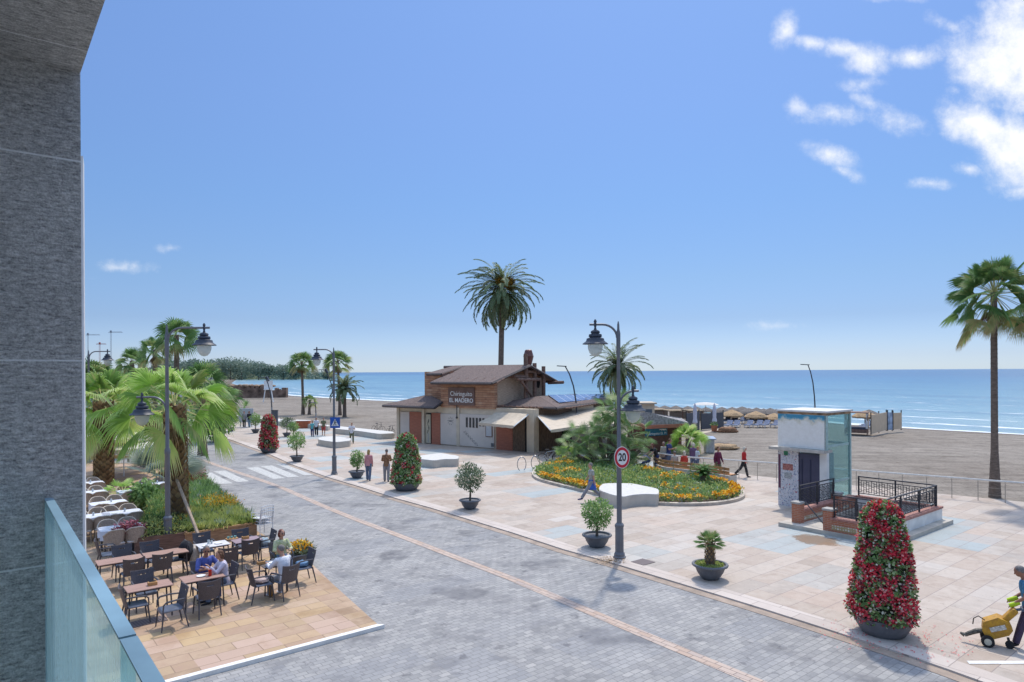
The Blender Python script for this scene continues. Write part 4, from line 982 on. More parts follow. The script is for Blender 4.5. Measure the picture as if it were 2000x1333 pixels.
class LB(MB):
    """leaf builder with mixed faces and tints"""
    def __init__(s): super().__init__(); s.vlist = []
    def build(s, name, material, parent=None, **k):
        for vs, fs, tt in s.vlist:
            tri = np.array([f if len(f) == 4 else (*f, f[-1]) for f in fs]) if 0 else None
        V_ = []; F_ = []; T_ = []
        for vs, fs, tt in s.vlist:
            o = len(V_); V_ += [tuple(v) for v in vs]; F_ += [tuple(i+o for i in f) for f in fs]; T_ += tt
        for (a, f, t) in s.np:
            o = len(V_); V_ += a.tolist(); F_ += (f+o).tolist(); T_ += t.tolist()
        me = bpy.data.meshes.new(name); me.from_pydata(V_, [], F_); me.update(); me.materials.append(material)
        at = me.attributes.new('tint', 'FLOAT', 'POINT'); at.data.foreach_set('value', np.clip(np.array(T_, np.float32), 0, 1))
        o = bpy.data.objects.new(name, me); C.objects.link(o); o.parent = parent
        return o
def feather(mb, base, az, el, Ln, nl=34, leaf=.42, droop=1.0, tint=.5, wd=.035):
    """date palm frond: arching rachis with two ranks of leaflets"""
    h = Vector((math.cos(az), math.sin(az), 0)); P = []; p = Vector(base); e = el; n = 12
    for i in range(n+1):
        P.append(p.copy()); p += (h*math.cos(e)+Vector((0,0,math.sin(e))))*(Ln/n); e -= droop*(.05+.13*i/n)*1.3
    side = Vector((-h.y, h.x, 0)); vs = []; fs = []; tt = []
    for i, q in enumerate(P):
        w = .03*(1-i/n)+.006; vs += [q-side*w, q+side*w]; tt += [.08, .08]
    fs = [(2*i, 2*i+1, 2*i+3, 2*i+2) for i in range(n)]
    mb.vlist.append((vs, fs, tt))
    Pn = []; Dn = []; Nn = []; Ls = []; T_ = []
    for k in range(nl):
        f = .14+.86*k/nl; x = f*n; i = min(int(x), n-1); q = P[i].lerp(P[i+1], x-i); t = (P[i+1]-P[i]).normalized(); nn = side.cross(t)
        prof = math.sin(math.pi*min(1, .12+f*.80))**.6
        for s_ in (-1, 1):
            dd = side*s_*(.85-.45*f)+t*(.55+.6*f)+nn*random.uniform(-.05,.35)-Vector((0,0,.22))
            Pn.append(q); Dn.append(dd); Nn.append(nn+side*s_*.5); Ls.append(leaf*prof*(.85+.3*random.random())); T_.append(tint+random.uniform(-.12,.12))
    mb.leaves(np.array(Pn), np.array(Dn), np.array(Nn), np.array(Ls), wd, np.clip(np.array(T_),0,1))
L_fan = leafmat('fan_palm_leaf', [(0,(.38,.38,.16)),(.25,(.13,.24,.08)),(.5,(.20,.35,.11)),(.75,(.33,.46,.18)),(.9,(.52,.50,.24)),(1,(.55,.42,.22))])
L_fanb = leafmat('fan_palm_bright', [(0,(.60,.56,.26)),(.25,(.24,.40,.10)),(.55,(.46,.66,.18)),(.8,(.70,.80,.38)),(1,(.80,.74,.42))], trans=.5)
L_silver = leafmat('silver_fan_leaf', [(0,(.24,.30,.22)),(.5,(.36,.44,.36)),(1,(.55,.60,.50))], trans=.25)
L_date = leafmat('date_palm_leaf', [(0,(.26,.23,.13)),(.3,(.12,.18,.09)),(.6,(.19,.26,.13)),(.9,(.34,.38,.20)),(1,(.46,.38,.18))], trans=.35)
L_bush = leafmat('bush_leaf', [(0,(.11,.20,.065)),(.5,(.22,.37,.115)),(.85,(.36,.50,.19)),(1,(.52,.60,.32))])
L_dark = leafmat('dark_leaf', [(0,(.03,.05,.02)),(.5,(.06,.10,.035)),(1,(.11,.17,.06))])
L_olive = leafmat('olive_leaf', [(0,(.10,.14,.075)),(.5,(.20,.26,.16)),(1,(.44,.47,.34))])
L_lime = leafmat('lime_leaf', [(0,(.24,.32,.08)),(.5,(.44,.50,.14)),(1,(.62,.62,.25))])
L_red = leafmat('red_flower', [(0,(.45,.02,.04)),(.5,(.76,.04,.07)),(.85,(.86,.13,.15)),(1,(.88,.40,.36))], trans=.25)
L_bronze = leafmat('bronze_leaf', [(0,(.12,.03,.045)),(.6,(.26,.07,.08)),(1,(.40,.16,.14))], trans=.2)
L_white = leafmat('white_flower', [(0,(.55,.56,.40)),(1,(.78,.76,.62))], trans=.2)
L_yel = leafmat('yellow_flower', [(0,(.70,.26,.01)),(.5,(.80,.42,.015)),(1,(.82,.62,.06))], trans=.2)
L_pink = leafmat('pink_flower', [(0,(.30,.06,.08)),(.5,(.55,.16,.20)),(1,(.70,.38,.38))], trans=.2)
L_dead = leafmat('dead_frond', [(0,(.17,.10,.05)),(.5,(.28,.18,.09)),(1,(.40,.28,.15))], trans=.15)
M_trunk = mat('palm_trunk', (.24,.18,.14), .9, .3, 6, 1, 14, col2=(.12,.09,.07), stretch=(1,1,3))
M_bark = mat('thin_bark', (.20,.15,.11), .9, .25, 12)
M_soil = mat('potting_soil', (.10,.07,.05), 1, .3, 30, .6, 60)
def trunk_boots(mb, h, r, rows=12, per=9):
    """criss-cross stubs of old leaf bases on a fan palm trunk"""
    P = []; D = []; N_ = []
    for i in range(rows):
        for k in range(per):
            t = (k+.5*(i % 2))/per*2*math.pi; z = h*(i+.3)/rows; P.append((r*math.cos(t), r*math.sin(t), z)); D.append((math.cos(t)*.45, math.sin(t)*.45, 1)); N_.append((math.cos(t), math.sin(t), 0))
    return np.array(P), np.array(D), np.array(N_)
def fan_palm(name, label, loc, h, r, R, nleaf, lean=(0,0), leafm=None, group=None, nseg=22, petiole=.8, boots=True, skirt=6, droop=.4, elmin=-50, elmax=80, flare=1.5, spread=155, tr=(.25,.85), wd=1.0):
    t = thing(name, label, 'palm', loc, random.uniform(0,6.28), group)
    top = Vector((lean[0], lean[1], h)); n = 9
    pts = [Vector((lean[0]*(i/n)**1.4, lean[1]*(i/n)**1.4, h*i/n)) for i in range(n+1)]
    rs = [r*(1+(flare-1)*max(0, 1-i/n*4))*(1.0-.12*i/n) for i in range(n+1)]
    mb = MB().tube(pts, rs, 12)
    if h > 2 and not boots:
        for k in range(int(h/.22)): f = k*.22/h; q = Vector((lean[0]*f**1.4, lean[1]*f**1.4, f*h)); mb.tube([q, q+Vector((0,0,.07))], r*(1+(flare-1)*max(0,1-f*4))*(1.03-.12*f), 12)
    tk = mb.build('trunk', M_trunk, t, smooth=True)
    if boots:
        lb = LB(); P, D, N_ = trunk_boots(None, h*.98, r*.95, max(4, int(h/.13)), 9)
        P[:,0] += lean[0]*(P[:,2]/h)**1.4; P[:,1] += lean[1]*(P[:,2]/h)**1.4
        lb.leaves(P, D, N_, r*1.1, r*.75, rnd(len(P))); lb.build('leaf_bases', L_dead, tk)
    lb = LB()
    for i in range(nleaf):
        az = i*2.39996+random.uniform(-.3,.3); f = (i+.5)/nleaf; el = rad(elmin+(elmax-elmin)*f**.85+random.uniform(-8,8))
        d = Vector((math.cos(az)*math.cos(el), math.sin(az)*math.cos(el), math.sin(el)))
        tint = random.uniform(*tr); 
        if f < .12: tint = random.uniform(.8,1)
        fan_leaf(lb, top+Vector((0,0,-.1)), d, petiole*(.7+.5*random.random())*(1.1-.35*f), R*(.85+.25*random.random()), nseg, rad(spread), droop*(1.15-.5*f), tint, random.uniform(-1.15,1.15), wd=wd)
    lb.build('crown', leafm or L_fan, t)
    if skirt:
        lb = LB()
        for i in range(skirt):
            az = i*2.39996; el = rad(-72+random.uniform(-8,10)); d = Vector((math.cos(az)*math.cos(el), math.sin(az)*math.cos(el), math.sin(el)))
            fan_leaf(lb, top-Vector((0,0,.2)), d, petiole*.4, R*.75, 12, rad(90), .3, random.random())
        lb.build('dead_skirt', L_dead, t)
    return t
def date_palm(name, label, loc, h, r, Ln, nf, lean=(0,0), leaf=.42, group=None, elmin=-55, fruit=0, droop=1.0, nl=34, windy=0, wd=.065):
    t = thing(name, label, 'palm', loc, 0, group); n = 10
    pts = [Vector((lean[0]*i/n, lean[1]*i/n, h*i/n)) for i in range(n+1)]
    mb = MB().tube(pts, [r*(1.25 if i == 0 else 1)*(1-.15*i/n) for i in range(n+1)], 12)
    mb.lathe([(r*.8,h-.7),(r*1.5,h-.2),(r*1.3,h+.25),(r*.5,h+.5)], 10, (lean[0],lean[1],0))
    mb.build('trunk', M_trunk, t, smooth=True)
    lb = LB(); top = Vector((lean[0], lean[1], h+.15))
    for i in range(nf):
        az = i*2.39996+random.uniform(-.2,.2); f = (i+.5)/nf
        el = rad(elmin+(82-elmin)*f**.9+random.uniform(-7,7))
        dx = windy
        if windy: az = az+windy*math.sin(az)*.5*f; el = min(el, rad(86))
        feather(lb, top, az, el, Ln*(.75+.35*random.random()), nl, leaf, droop*(1.2-.3*f)*random.uniform(.65,1.3), .2+.65*random.random(), wd)
    lb.build('crown', L_date, t)
    if fruit:
        lb = LB()
        for i in range(fruit):
            az = random.uniform(3.4,6.2); c = top+Vector((math.cos(az)*.9, math.sin(az)*.9, random.uniform(.2,1.3)))
            crown_leaves(lb, 260, c, (.38,.38,.42), .16, .6)
        lb.build('fruit_stalks', leafmat('date_fruit', [(0,(.40,.20,.02)),(1,(.60,.36,.05))]), t)
    return t
# ---- potted trees along the kerb
M_pot = mat('grey_resin_pot', (.13,.135,.15), .55, .12, 4)
M_terra = mat('terracotta', (.42,.17,.09), .8, .12, 4)
def bowl(mb, R, h): return mb.lathe([(R*.42,0),(R*.50,.02),(R*.55,h*.12),(R*.74,h*.45),(R*.86,h*.82),(R*1.0,h*.86),(R*1.03,h*.93),(R*1.0,h),(R*.88,h),(R*.84,h*.9),(R*.82,h*.86)], 26, caps=True)
def pot_tree(name, label, px, py, potpx, hp, cw_, ch_, ct, leafm, n=1500, group='potted trees along the promenade', leaf=.11, lean=0):
    """px,py: middle of the foot; potpx: pot width in px; crown width, height, and centre height in px above the foot"""
    P = GP(px, py); k = P.y/F
    R = potpx*k/2; h = R*.86
    t = thing(name, label, 'potted plant', P, random.uniform(0,6.28), group)
    p_ = bowl(MB(), R, h).build('pot', M_pot, t, smooth=True)
    MB().lathe([(R*.83,h*.8),(R*.3,h*.84),(.01,h*.86)], 20).build('soil', M_soil, p_)
    zc = ct*k; 
    MB().tube([(0,0,h*.7),(.03,.02,h+(zc-h)*.4),(.0,.0,zc)], [.05,.04,.03], 7).build('stem', M_bark, t, smooth=True)
    lb = LB(); crown_leaves(lb, n, (0,0,zc), (cw_*k/2, cw_*k/2, ch_*k/2), leaf, .55, 14)
    lb.build('crown', leafm, t); return t
pot_tree('potted_tree', 'small round green tree in a bowl pot just left of the speed limit lamp', 1166,1068,57, 0, 60,62,65, L_bush, 1700, leaf=.10)
pot_tree('potted_tree', 'pale olive round tree in a grey bowl pot out on the open pavement', 918,994,42, 0, 56,56,62, L_olive, 1500, leaf=.11)
pot_tree('potted_tree', 'small round green tree in a bowl pot beside the couple seen from behind', 697,934,32, 0, 29,34,37, L_bush, 900, leaf=.11)
pot_tree('potted_tree', 'round green tree in a bowl pot near the far crossing stripes', 580,902,27, 0, 36,36,42, L_bush, 1000, leaf=.12)
pot_tree('potted_tree', 'tree in a bowl pot flecked with white blossom behind the red flower cone', 560,853,17, 0, 28,24,27, L_olive, 700, leaf=.16)
pot_tree('potted_tree', 'loose green potted tree between the blossoming one and the nearer round one', 573,860,15, 0, 22,20,26, L_bush, 500, leaf=.15)
pot_tree('potted_tree', 'green potted tree just left of the farthest red flower cone', 499,846,17, 0, 21,24,27, L_bush, 600, leaf=.16)
pot_tree('potted_tree', 'leftmost potted tree partly behind a hanging palm leaf', 451,843,14, 0, 20,22,25, L_bush, 500, leaf=.16)
# potted stubby palm
def pot_palm():
    P = GP(1387,1130); k = P.y/F; R = 68*k/2; h = R*.86
    t = thing('potted_palm', 'stubby fan palm in a wide bowl pot between lamp and tall flower cone', 'potted plant', P, .4, 'potted trees along the promenade')
    p_ = bowl(MB(), R, h).build('pot', M_pot, t, smooth=True); MB().lathe([(R*.83,h*.8),(R*.3,h*.84),(.01,h*.86)], 20).build('soil', M_soil, p_)
    tk = MB().tube([(0,0,h*.7),(.02,0,h+.3),(0,0,h+.60)], [.13,.11,.09], 10).build('trunk', M_trunk, t, smooth=True)
    lb = LB(); P_, D_, N_ = trunk_boots(None, .62, .115, 8, 8); P_[:,2] += h-.02; lb.leaves(P_, D_, N_, .12, .08, rnd(len(P_))); lb.build('leaf_bases', L_dead, tk)
    lb = LB()
    for i in range(30):
        az = i*2.4; f = i/30; el = rad(-15+95*f)
        fan_leaf(lb, (0,0,h+.56), (math.cos(az)*math.cos(el), math.sin(az)*math.cos(el), math.sin(el)), .12+.1*random.random(), .30, 12, rad(110), .15, random.uniform(.1,.95))
    lb.build('crown', L_fan, t)
    lb = LB(); a = rng.random(500)*6.28; r = np.sqrt(rng.random(500))*R*.8
    lb.leaves(np.stack([r*np.cos(a), r*np.sin(a), np.full(500, h*.84)], 1), rdirs(500)+np.array([0,0,.9]), rdirs(500), .10, .05); lb.build('undergrowth', L_lime, t)
pot_palm()
# ---- flower cones
def flower_cone(label, px, py, w, hpx, mix, n, leaf):
    P = GP(px, py); k = P.y/F; R = w*k/2; H = hpx*k
    t = thing('flower_cone', label, 'flower tower', P, random.uniform(0,6.28), 'tall flower cones along the promenade')
    r0 = R*.96; ph = H*.14
    mb = MB().lathe([(r0*.66,0),(r0*.72,.02),(r0*.90,ph*.5),(r0*1.0,ph*.9),(r0*1.03,ph),(r0*.95,ph),(r0*.9,ph*.85)], 28).build('planter_ring', M_pot, t, smooth=True)
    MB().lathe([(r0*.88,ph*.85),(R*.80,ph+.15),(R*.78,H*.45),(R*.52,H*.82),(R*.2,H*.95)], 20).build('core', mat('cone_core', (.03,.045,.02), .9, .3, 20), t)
    f = rng.random(n)**.93; az = rng.random(n)*2*math.pi
    z = ph*.75+(H-ph*.75)*f
    prof = np.interp(f, [0,.06,.16,.35,.55,.78,.90,.97,1], [.90,1.0,.98,.88,.78,.64,.55,.36,.06])*R
    bump = 1+.06*np.sin(az*3+z*3)+.05*np.sin(az*7-z*6)
    rr = prof*bump*(.84+.20*rng.random(n))*(1+.13*(rng.random(n) > .975))
    pos = np.stack([rr*np.cos(az), rr*np.sin(az), z], 1); out = np.stack([np.cos(az), np.sin(az), .25+.5*f], 1)
    # clumps: class by smooth pseudo noise on the surface
    q = np.sin(az*3.1+z*5.3)+np.sin(az*6.7-z*8.9+1)+np.sin(z*13+az*2)*.8+rng.normal(size=n)*.75
    order = np.argsort(np.argsort(q))/n; cuts = np.cumsum([0]+mix)
    for (nm, m_, sz_), a, b in zip((('red_flowers', L_red, .8), ('bronze_leaves', L_bronze, 1), ('green_leaves', L_bush, 1.05), ('white_flowers', L_white, .72)), cuts[:-1], cuts[1:]):
        s_ = (order >= a) & (order < b); k_ = int(s_.sum())
        if nm == 'white_flowers': s_ = rng.random(n) < (b-a); k_ = int(s_.sum())
        lb = LB(); lb.leaves(pos[s_]+out[s_]*(.02 if 'flower' in nm else 0), out[s_]*.6+rdirs(k_)*.9+np.array([0,0,-.1]), out[s_]+rdirs(k_)*.4, leaf*sz_*(.7+.6*rnd(k_)), leaf*sz_*.75, rnd(k_)); lb.build(nm, m_, t)
    return t
flower_cone('biggest flower cone, crimson and white, by the corner of the stairwell', 1725,1236,112,256, [.42,.15,.28,.16], 14000, .088)
flower_cone('greenish flower cone flecked red and white right of the brown jacket man', 794,957,56,109, [.17,.05,.62,.16], 6500, .115)
flower_cone('bright red flower cone standing farthest up the road', 525,884,35,73, [.55,.12,.22,.11], 4000, .14)
# fallen petals by the big cone
lb = LB(); n = 260; c = GP(1735,1240); a = rng.random(n)*6.28; r = .5+1.1*rng.random(n)**1.3; pos = np.stack([c.x+r*np.cos(a), c.y+r*np.sin(a)*.8-.2, np.full(n, PZ+.015)], 1)
lb.leaves(pos, np.stack([np.cos(a*7), np.sin(a*7), np.full(n,.12)], 1), np.tile([0,0,1.], (n,1)), .035, .03); tag(lb.build('fallen_petals', L_red), 'red petals scattered on the slabs round the biggest flower cone', 'petals', kind='stuff')
# ---- palms
def top_h(P, px, py): return Zat(px, py, P.y)
P = G(1943,975,-.05); fan_palm('washingtonia_palm', 'tall fan palm on the sand at the right edge of the photo', P, Zat(1950,650,P.y)+1.9, .145, .95, 70, (-.0,.1), group=None, nseg=24, petiole=1.35, boots=False, skirt=7, droop=.35, elmin=-62, flare=1.75, tr=(.2,.75))
P = G(1205,866); P = Vector((AT(1206,726,60).x, 60, -.2)); date_palm('date_palm', 'date palm beside the lamp, rising behind the restaurant roof', P, Zat(1205,722,60)+.2, .30, 3.3, 62, leaf=.52, elmin=-42, droop=.8, nl=40, wd=.075)
P = Vector((AT(975,726,66).x, 66, -.2)); date_palm('date_palm', 'tallest date palm with orange fruit stalks, above the restaurant ridge', P, Zat(975,570,66), .29, 4.6, 92, (.35,0), leaf=.66, elmin=-48, fruit=6, droop=.9, nl=40, wd=.10, windy=.8)
P = G(673,816,-.1); date_palm('date_palm', 'low date palm on the sand right of the far lamp post', P, Zat(675,762,P.y), .26, 2.9, 46, leaf=.55, elmin=-15, droop=.85, wd=.10)
P = G(592,811,-.1); fan_palm('washingtonia_palm', 'tall slim fan palm on the sand left of the far lamp post', P, Zat(595,722,P.y)+1.2, .19, 1.25, 40, (.15,0), nseg=14, petiole=1.1, boots=False, skirt=14, elmin=-40, group='fan palms on the sand')
P = G(664,812,-.1); fan_palm('washingtonia_palm', 'tall slim fan palm on the sand just behind the far lamp head', P, Zat(672,722,P.y)+1.3, .19, 1.3, 40, (.5,0), nseg=14, petiole=1.15, boots=False, skirt=14, elmin=-40, group='fan palms on the sand')
P = G(604,811,-.1); fan_palm('dwarf_palm', 'short fan palm at the foot of the slim palm', P, Zat(606,780,P.y), .18, .75, 22, (.1,0), nseg=12, petiole=.6, skirt=5, boots=False)
# left foreground palms
TZ = .07
def GT(px, py, z=TZ): return G(px, py, z)
P = GT(347,1036); fan_palm('fan_palm', 'large bright fan palm in the planter behind the street lamp', P, Zat(338,795,P.y), .30, 1.30, 27, (-.15,.1), L_fanb, None, 30, 1.3, True, 7, .6, -52, 88, 1.25, 165, (.15,.8))
P = GT(203,950); fan_palm('fan_palm', 'thick trunked fan palm at the left edge above the white tables', P, Zat(205,790,P.y), .36, 1.55, 26, (0,0), L_fanb, None, 28, 1.3, True, 8, .6, -55, 84, 1.1, 165, (.15,.9))
P = GT(318,962); fan_palm('silver_palm', 'young silvery fan palm between the two big palms', P, Zat(320,925,P.y), .16, 1.30, 15, (0,0), L_silver, None, 30, 1.0, True, 0, .1, 5, 75, 1.0, 180, (.2,.9), wd=.7)
for (px, py, D, h, R, lb_) in ((345,655,62,0,1.5,'tall fan palm crown rising behind the lamp top'),(303,684,70,0,1.2,'smaller far palm crown left of the lamp top'),(258,705,75,0,1.3,'farther palm crown below the cranes'),(425,775,58,0,1.4,'bushy palm at the road bend'),(395,745,48,0,1.3,'palm behind the right side of the bright fan palm'),(240,770,48,0,1.5,'palm filling the gap between the two big left palms'),(285,790,42,0,1.4,'palm low behind the bright fan palm'),(186,735,60,0,1.6,'far palm behind the thick trunked palm')):
    P = Vector((AT(px,726,D).x, D, 0)); fan_palm('fan_palm', lb_, P, Zat(px, py, D), .25, R, 26, (0,0), L_fan, 'palms lining the road on the left', 16, 1.0, False, 8, .5, -50, 80)
# ---- big clump of European fan palm in the bed
P = GP(1190,915)
t = thing('fan_palm_clump', 'large multi-stemmed bushy fan palm in the flower bed behind the speed limit sign', 'palm', P, 0)
k = P.y/F
heads = [(1190,835,1.35,22),(1205,800,1.5,28),(1170,850,1.3,20),(1235,850,1.3,22),(1130,860,1.3,20),(1215,880,1.2,20),(1155,885,1.1,18),(1250,880,1.1,18),(1180,900,1.0,16),(1120,885,1.0,14)]
lb = LB()
for i, (px, py, R, nl_) in enumerate(heads):
    D = P.y+random.uniform(-.9,.9); Q = AT(px, py, D)-P
    MB().tube([(Q.x*.25, Q.y*.3, 0), (Q.x*.7, Q.y*.7, Q.z*.55), tuple(Q)], [.16,.14,.11], 8).build('trunk', M_trunk, t, smooth=True)
    for j in range(nl_):
        az = j*2.4+i; f = j/nl_; el = rad(-50+125*f+random.uniform(-10,10))
        fan_leaf(lb, Q, (math.cos(az)*math.cos(el), math.sin(az)*math.cos(el), math.sin(el)), .45+.6*random.random(), .66*R/1.2, 17, rad(205), .15, random.uniform(.2,1), random.uniform(-.8,.8), wd=.42, split=.2)
lb.build('crown', leafmat('clump_leaf', [(0,(.22,.27,.13)),(.35,(.20,.33,.13)),(.65,(.36,.50,.22)),(.85,(.54,.64,.36)),(1,(.68,.70,.46))], trans=.45), t)
P = GP(1110,905); fan_palm('young_palm', 'small bright young palm at the left end of the flower bed', P, .55, .10, .55, 16, (0,0), L_fanb, None, 16, .45, False, 0, .2, 0, 80, 1, 130)
P = GP(1344,884); fan_palm('young_palm', 'broad bright fan palm behind the people at the curved bench', P, 1.0, .20, .95, 24, (0,0), L_fanb, None, 24, .75, False, 0, .3, -30, 82, 1, 150)
# cycad
P = GP(1372,952); t = thing('cycad', 'small cycad with upright glossy fronds at the front of the flower bed', 'cycad', P, 0)
MB().tube([(-.05,0,0),(-.02,0,.3),(.05,0,.62)], [.22,.20,.15], 10).build('trunk', M_trunk, t, smooth=True)
lb = LB()
for i in range(46):
    az = i*2.4; f = i/46; feather(lb, (.05,0,.55), az, rad(28+55*f), .85, 20, .20, .75, .35+.3*random.random(), .03)
lb.build('crown', leafmat('cycad_leaf', [(0,(.05,.10,.02)),(.5,(.07,.20,.03)),(1,(.16,.32,.06))], trans=.25), t)
# ---- flower bed with stone kerb
BED = [(1037,925),(1042,937),(1075,947),(1130,960),(1195,976),(1260,986),(1330,990),(1400,988),(1445,980),(1458,971),(1448,958),(1425,950),(1400,944),(1330,934),(1300,929),(1280,922),(1240,910),(1180,900),(1110,902),(1060,911)]
B0 = GP(1250,950); bp_ = [GP(*p)-B0 for p in BED]
# smooth the outline
for _ in range(2):
    q = []
    for i in range(len(bp_)): a, b = bp_[i], bp_[(i+1) % len(bp_)]; q += [a.lerp(b, .25), a.lerp(b, .75)]
    bp_ = q
bed = thing('flower_bed', 'long curved flower bed edged with marigolds and a low stone kerb', 'flower bed', B0, 0)
mb = MB(); n = len(bp_); cx_ = sum((p for p in bp_), Vector())/n
def inset(p, d): v = (cx_-p); return p+v.normalized()*d
vs = []; 
for p in bp_: a, b = p, inset(p, .24); vs += [(a.x,a.y,0),(a.x,a.y,.13),(b.x,b.y,.13),(b.x,b.y,.02)]
mb.add(vs, [(4*i+k, 4*((i+1) % n)+k, 4*((i+1) % n)+k+1, 4*i+k+1) for i in range(n) for k in range(3)])
mb.build('kerb', mat('bed_kerb', (.50,.44,.37), .8, .15, 3), bed)
mb = MB(); mb.add([(inset(p,.2).x, inset(p,.2).y, .08) for p in bp_], [tuple(range(n))]); mb.build('soil', M_soil, bed)
def in_poly(x, y, poly):
    c = False; j = len(poly)-1
    for i in range(len(poly)):
        if (poly[i].y > y) != (poly[j].y > y) and x < (poly[j].x-poly[i].x)*(y-poly[i].y)/(poly[j].y-poly[i].y)+poly[i].x: c = not c
        j = i
    return c
xs = [p.x for p in bp_]; ys = [p.y for p in bp_]; cand = []
while len(cand) < 2600:
    x, y = random.uniform(min(xs), max(xs)), random.uniform(min(ys), max(ys))
    if in_poly(x, y, bp_):
        d = min(math.hypot(x-p.x, y-p.y) for p in bp_)
        if d > .3: cand.append((x, y, d))
lbg, lbl, lby, lbs = LB(), LB(), LB(), LB()
for (x, y, d) in cand:
    front = y < cx_.y-.2 or d < .9
    h = .12+.30*min(1, d/1.6)*random.random()+.05
    dst = lbl if random.random() < .38 else (lbs if random.random() < .1 else lbg)
    m_ = 11; pos = np.array([x, y, .1])+rng.normal(size=(m_,3))*np.array([.09,.09,0])+np.array([0,0,1])*rng.random((m_,1))*h
    dst.leaves(pos, rdirs(m_)*.7+np.array([0,0,.6]), rdirs(m_), .15, .055, np.clip(random.random()*.9+(rnd(m_)-.5)*.25, 0, 1))
    # marigold band round the rim, patches inside
    if (d < .60 and y < cx_.y+1.2) or (math.sin(x*1.3)+math.sin(y*2.1+x) > 1.5 and random.random() < .35):
        m_ = 11; pos = np.array([x, y, h+.14])+rng.normal(size=(m_,3))*np.array([.07,.07,.02]); lby.leaves(pos, rdirs(m_)+np.array([0,0,.3]), np.array([0,0,1.])+rdirs(m_)*.4, .11, .11)
tag(lbg.build('green_ground_cover', L_bush, bed), kind='stuff'); tag(lbl.build('lime_ground_cover', L_lime, bed), kind='stuff'); tag(lby.build('marigolds', L_yel, bed), kind='stuff'); tag(lbs.build('silver_ground_cover', L_silver, bed), kind='stuff')
# ---- terrace planters
def planter(name, label, base_px, z, material, fill_, rim=.0, group=None):
    P = [GT(*p) for p in base_px]; c0 = P[0].copy(); t = thing(name, label, 'planter', c0, 0, group)
    poly = [(p.x-c0.x, p.y-c0.y) for p in P]; n = len(poly)
    for i in range(n):
        a, b = Vector(poly[i]), Vector(poly[(i+1) % n]); d = b-a; 
        MB().box((a.x+b.x)/2, (a.y+b.y)/2, z/2, d.length+.05, .05, z, math.atan2(d.y, d.x)).build('side_board', material, t)
        if rim: MB().box((a.x+b.x)/2, (a.y+b.y)/2, z+.02, d.length+.09, .10, .05, math.atan2(d.y, d.x)+.0001).build('rim_board', mat('rim_wood', (.45,.27,.13), .7, .15, 5, stretch=(1,8,1)), t)
    mb = MB(); mb.add([(x, y, z-.06) for x, y in poly], [tuple(range(n))]); mb.build('soil', M_soil, t)
    pv = [Vector((x, y, 0)) for x, y in poly]
    for (nm, lm, cnt, sz_, hh, test) in fill_:
        lb = LB(); xs = [p.x for p in pv]; ys = [p.y for p in pv]; k = 0; tries = 0
        while k < cnt and tries < cnt*40:
            tries += 1; x, y = random.uniform(min(xs), max(xs)), random.uniform(min(ys), max(ys))
            if not in_poly(x, y, pv) or not test(x+c0.x, y+c0.y): continue
            if nm in ('grasses', 'variegated_shrubs', 'silver_leaves'):
                k += 2; m_ = 26; a_ = rng.random(m_)*6.283; o_ = .15+.75*rng.random(m_); pos = np.array([x, y, z-.05])+rng.normal(size=(m_,3))*np.array([.035,.035,0])
                lb.leaves(pos, np.stack([np.cos(a_)*o_, np.sin(a_)*o_, np.full(m_, 1.0)], 1), rdirs(m_), hh*random.uniform(.7,1.25)*(.6+.5*rnd(m_)), .034, np.clip(random.random()*.9+(rnd(m_)-.5)*.3, 0, 1)); continue
            k += 1; m_ = 14; hq = hh*(.5+.6*random.random()); pos = np.array([x, y, z-.04])+rng.normal(size=(m_,3))*np.array([.1,.1,0])+np.array([0,0,1])*rng.random((m_,1))*hq
            lb.leaves(pos, rdirs(m_)*.8+np.array([0,0,.6]), rdirs(m_), sz_*random.uniform(.7,1.5), sz_*.34, np.clip(random.random()*.9+(rnd(m_)-.5)*.25, 0, 1))
        tag(lb.build(nm, lm, t), kind='stuff')
    return t
M_pl = mat('planter_brown', (.17,.095,.07), .7, .2, 4, stretch=(1,1,8)); M_pl2 = mat('planter_tan', (.34,.20,.11), .7, .2, 4, stretch=(1,1,8))
anyw = lambda x, y: True
f = lambda px, py: GT(px, py)
def nearp(px, py, r): q = GT(px, py); return lambda x, y: math.hypot(x-q.x, y-q.y) < r
planter('planter', 'long brown planter of lime shrubs and grasses behind the street lamp', [(264,1083),(361,1071),(372,985),(305,990)], .52, M_pl,
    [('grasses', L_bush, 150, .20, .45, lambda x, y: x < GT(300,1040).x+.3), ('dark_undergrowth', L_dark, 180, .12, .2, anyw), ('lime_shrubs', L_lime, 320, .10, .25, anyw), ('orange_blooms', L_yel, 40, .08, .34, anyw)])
planter('planter', 'big planter with tan wooden rim full of mixed shrubs and the leaning prop', [(363,1071),(500,1047),(446,1000),(408,962),(374,968),(365,1000)], .46, M_pl2,
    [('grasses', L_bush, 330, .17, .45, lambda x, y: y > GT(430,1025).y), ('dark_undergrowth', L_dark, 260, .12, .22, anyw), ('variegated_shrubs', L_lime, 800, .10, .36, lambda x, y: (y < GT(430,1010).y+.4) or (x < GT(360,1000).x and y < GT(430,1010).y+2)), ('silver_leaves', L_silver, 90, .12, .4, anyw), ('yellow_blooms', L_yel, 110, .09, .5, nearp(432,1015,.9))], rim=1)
planter('planter', 'small tan planter of pink and yellow flowers at the road edge', [(368,951),(402,952),(386,935),(362,938)], .42, M_pl2,
    [('leaves', L_bush, 60, .18, .3, anyw), ('pink_blooms', L_pink, 70, .12, .5, anyw), ('yellow_blooms', L_yel, 20, .1, .45, anyw)], rim=1)
MB_prop = thing('tree_prop', 'wooden prop leaning against the big fan palm trunk', 'prop', GT(396,1068,.3), 0)
a_, b_ = GT(395,1052,.5), AT(343,932,GT(347,1036).y-.2)
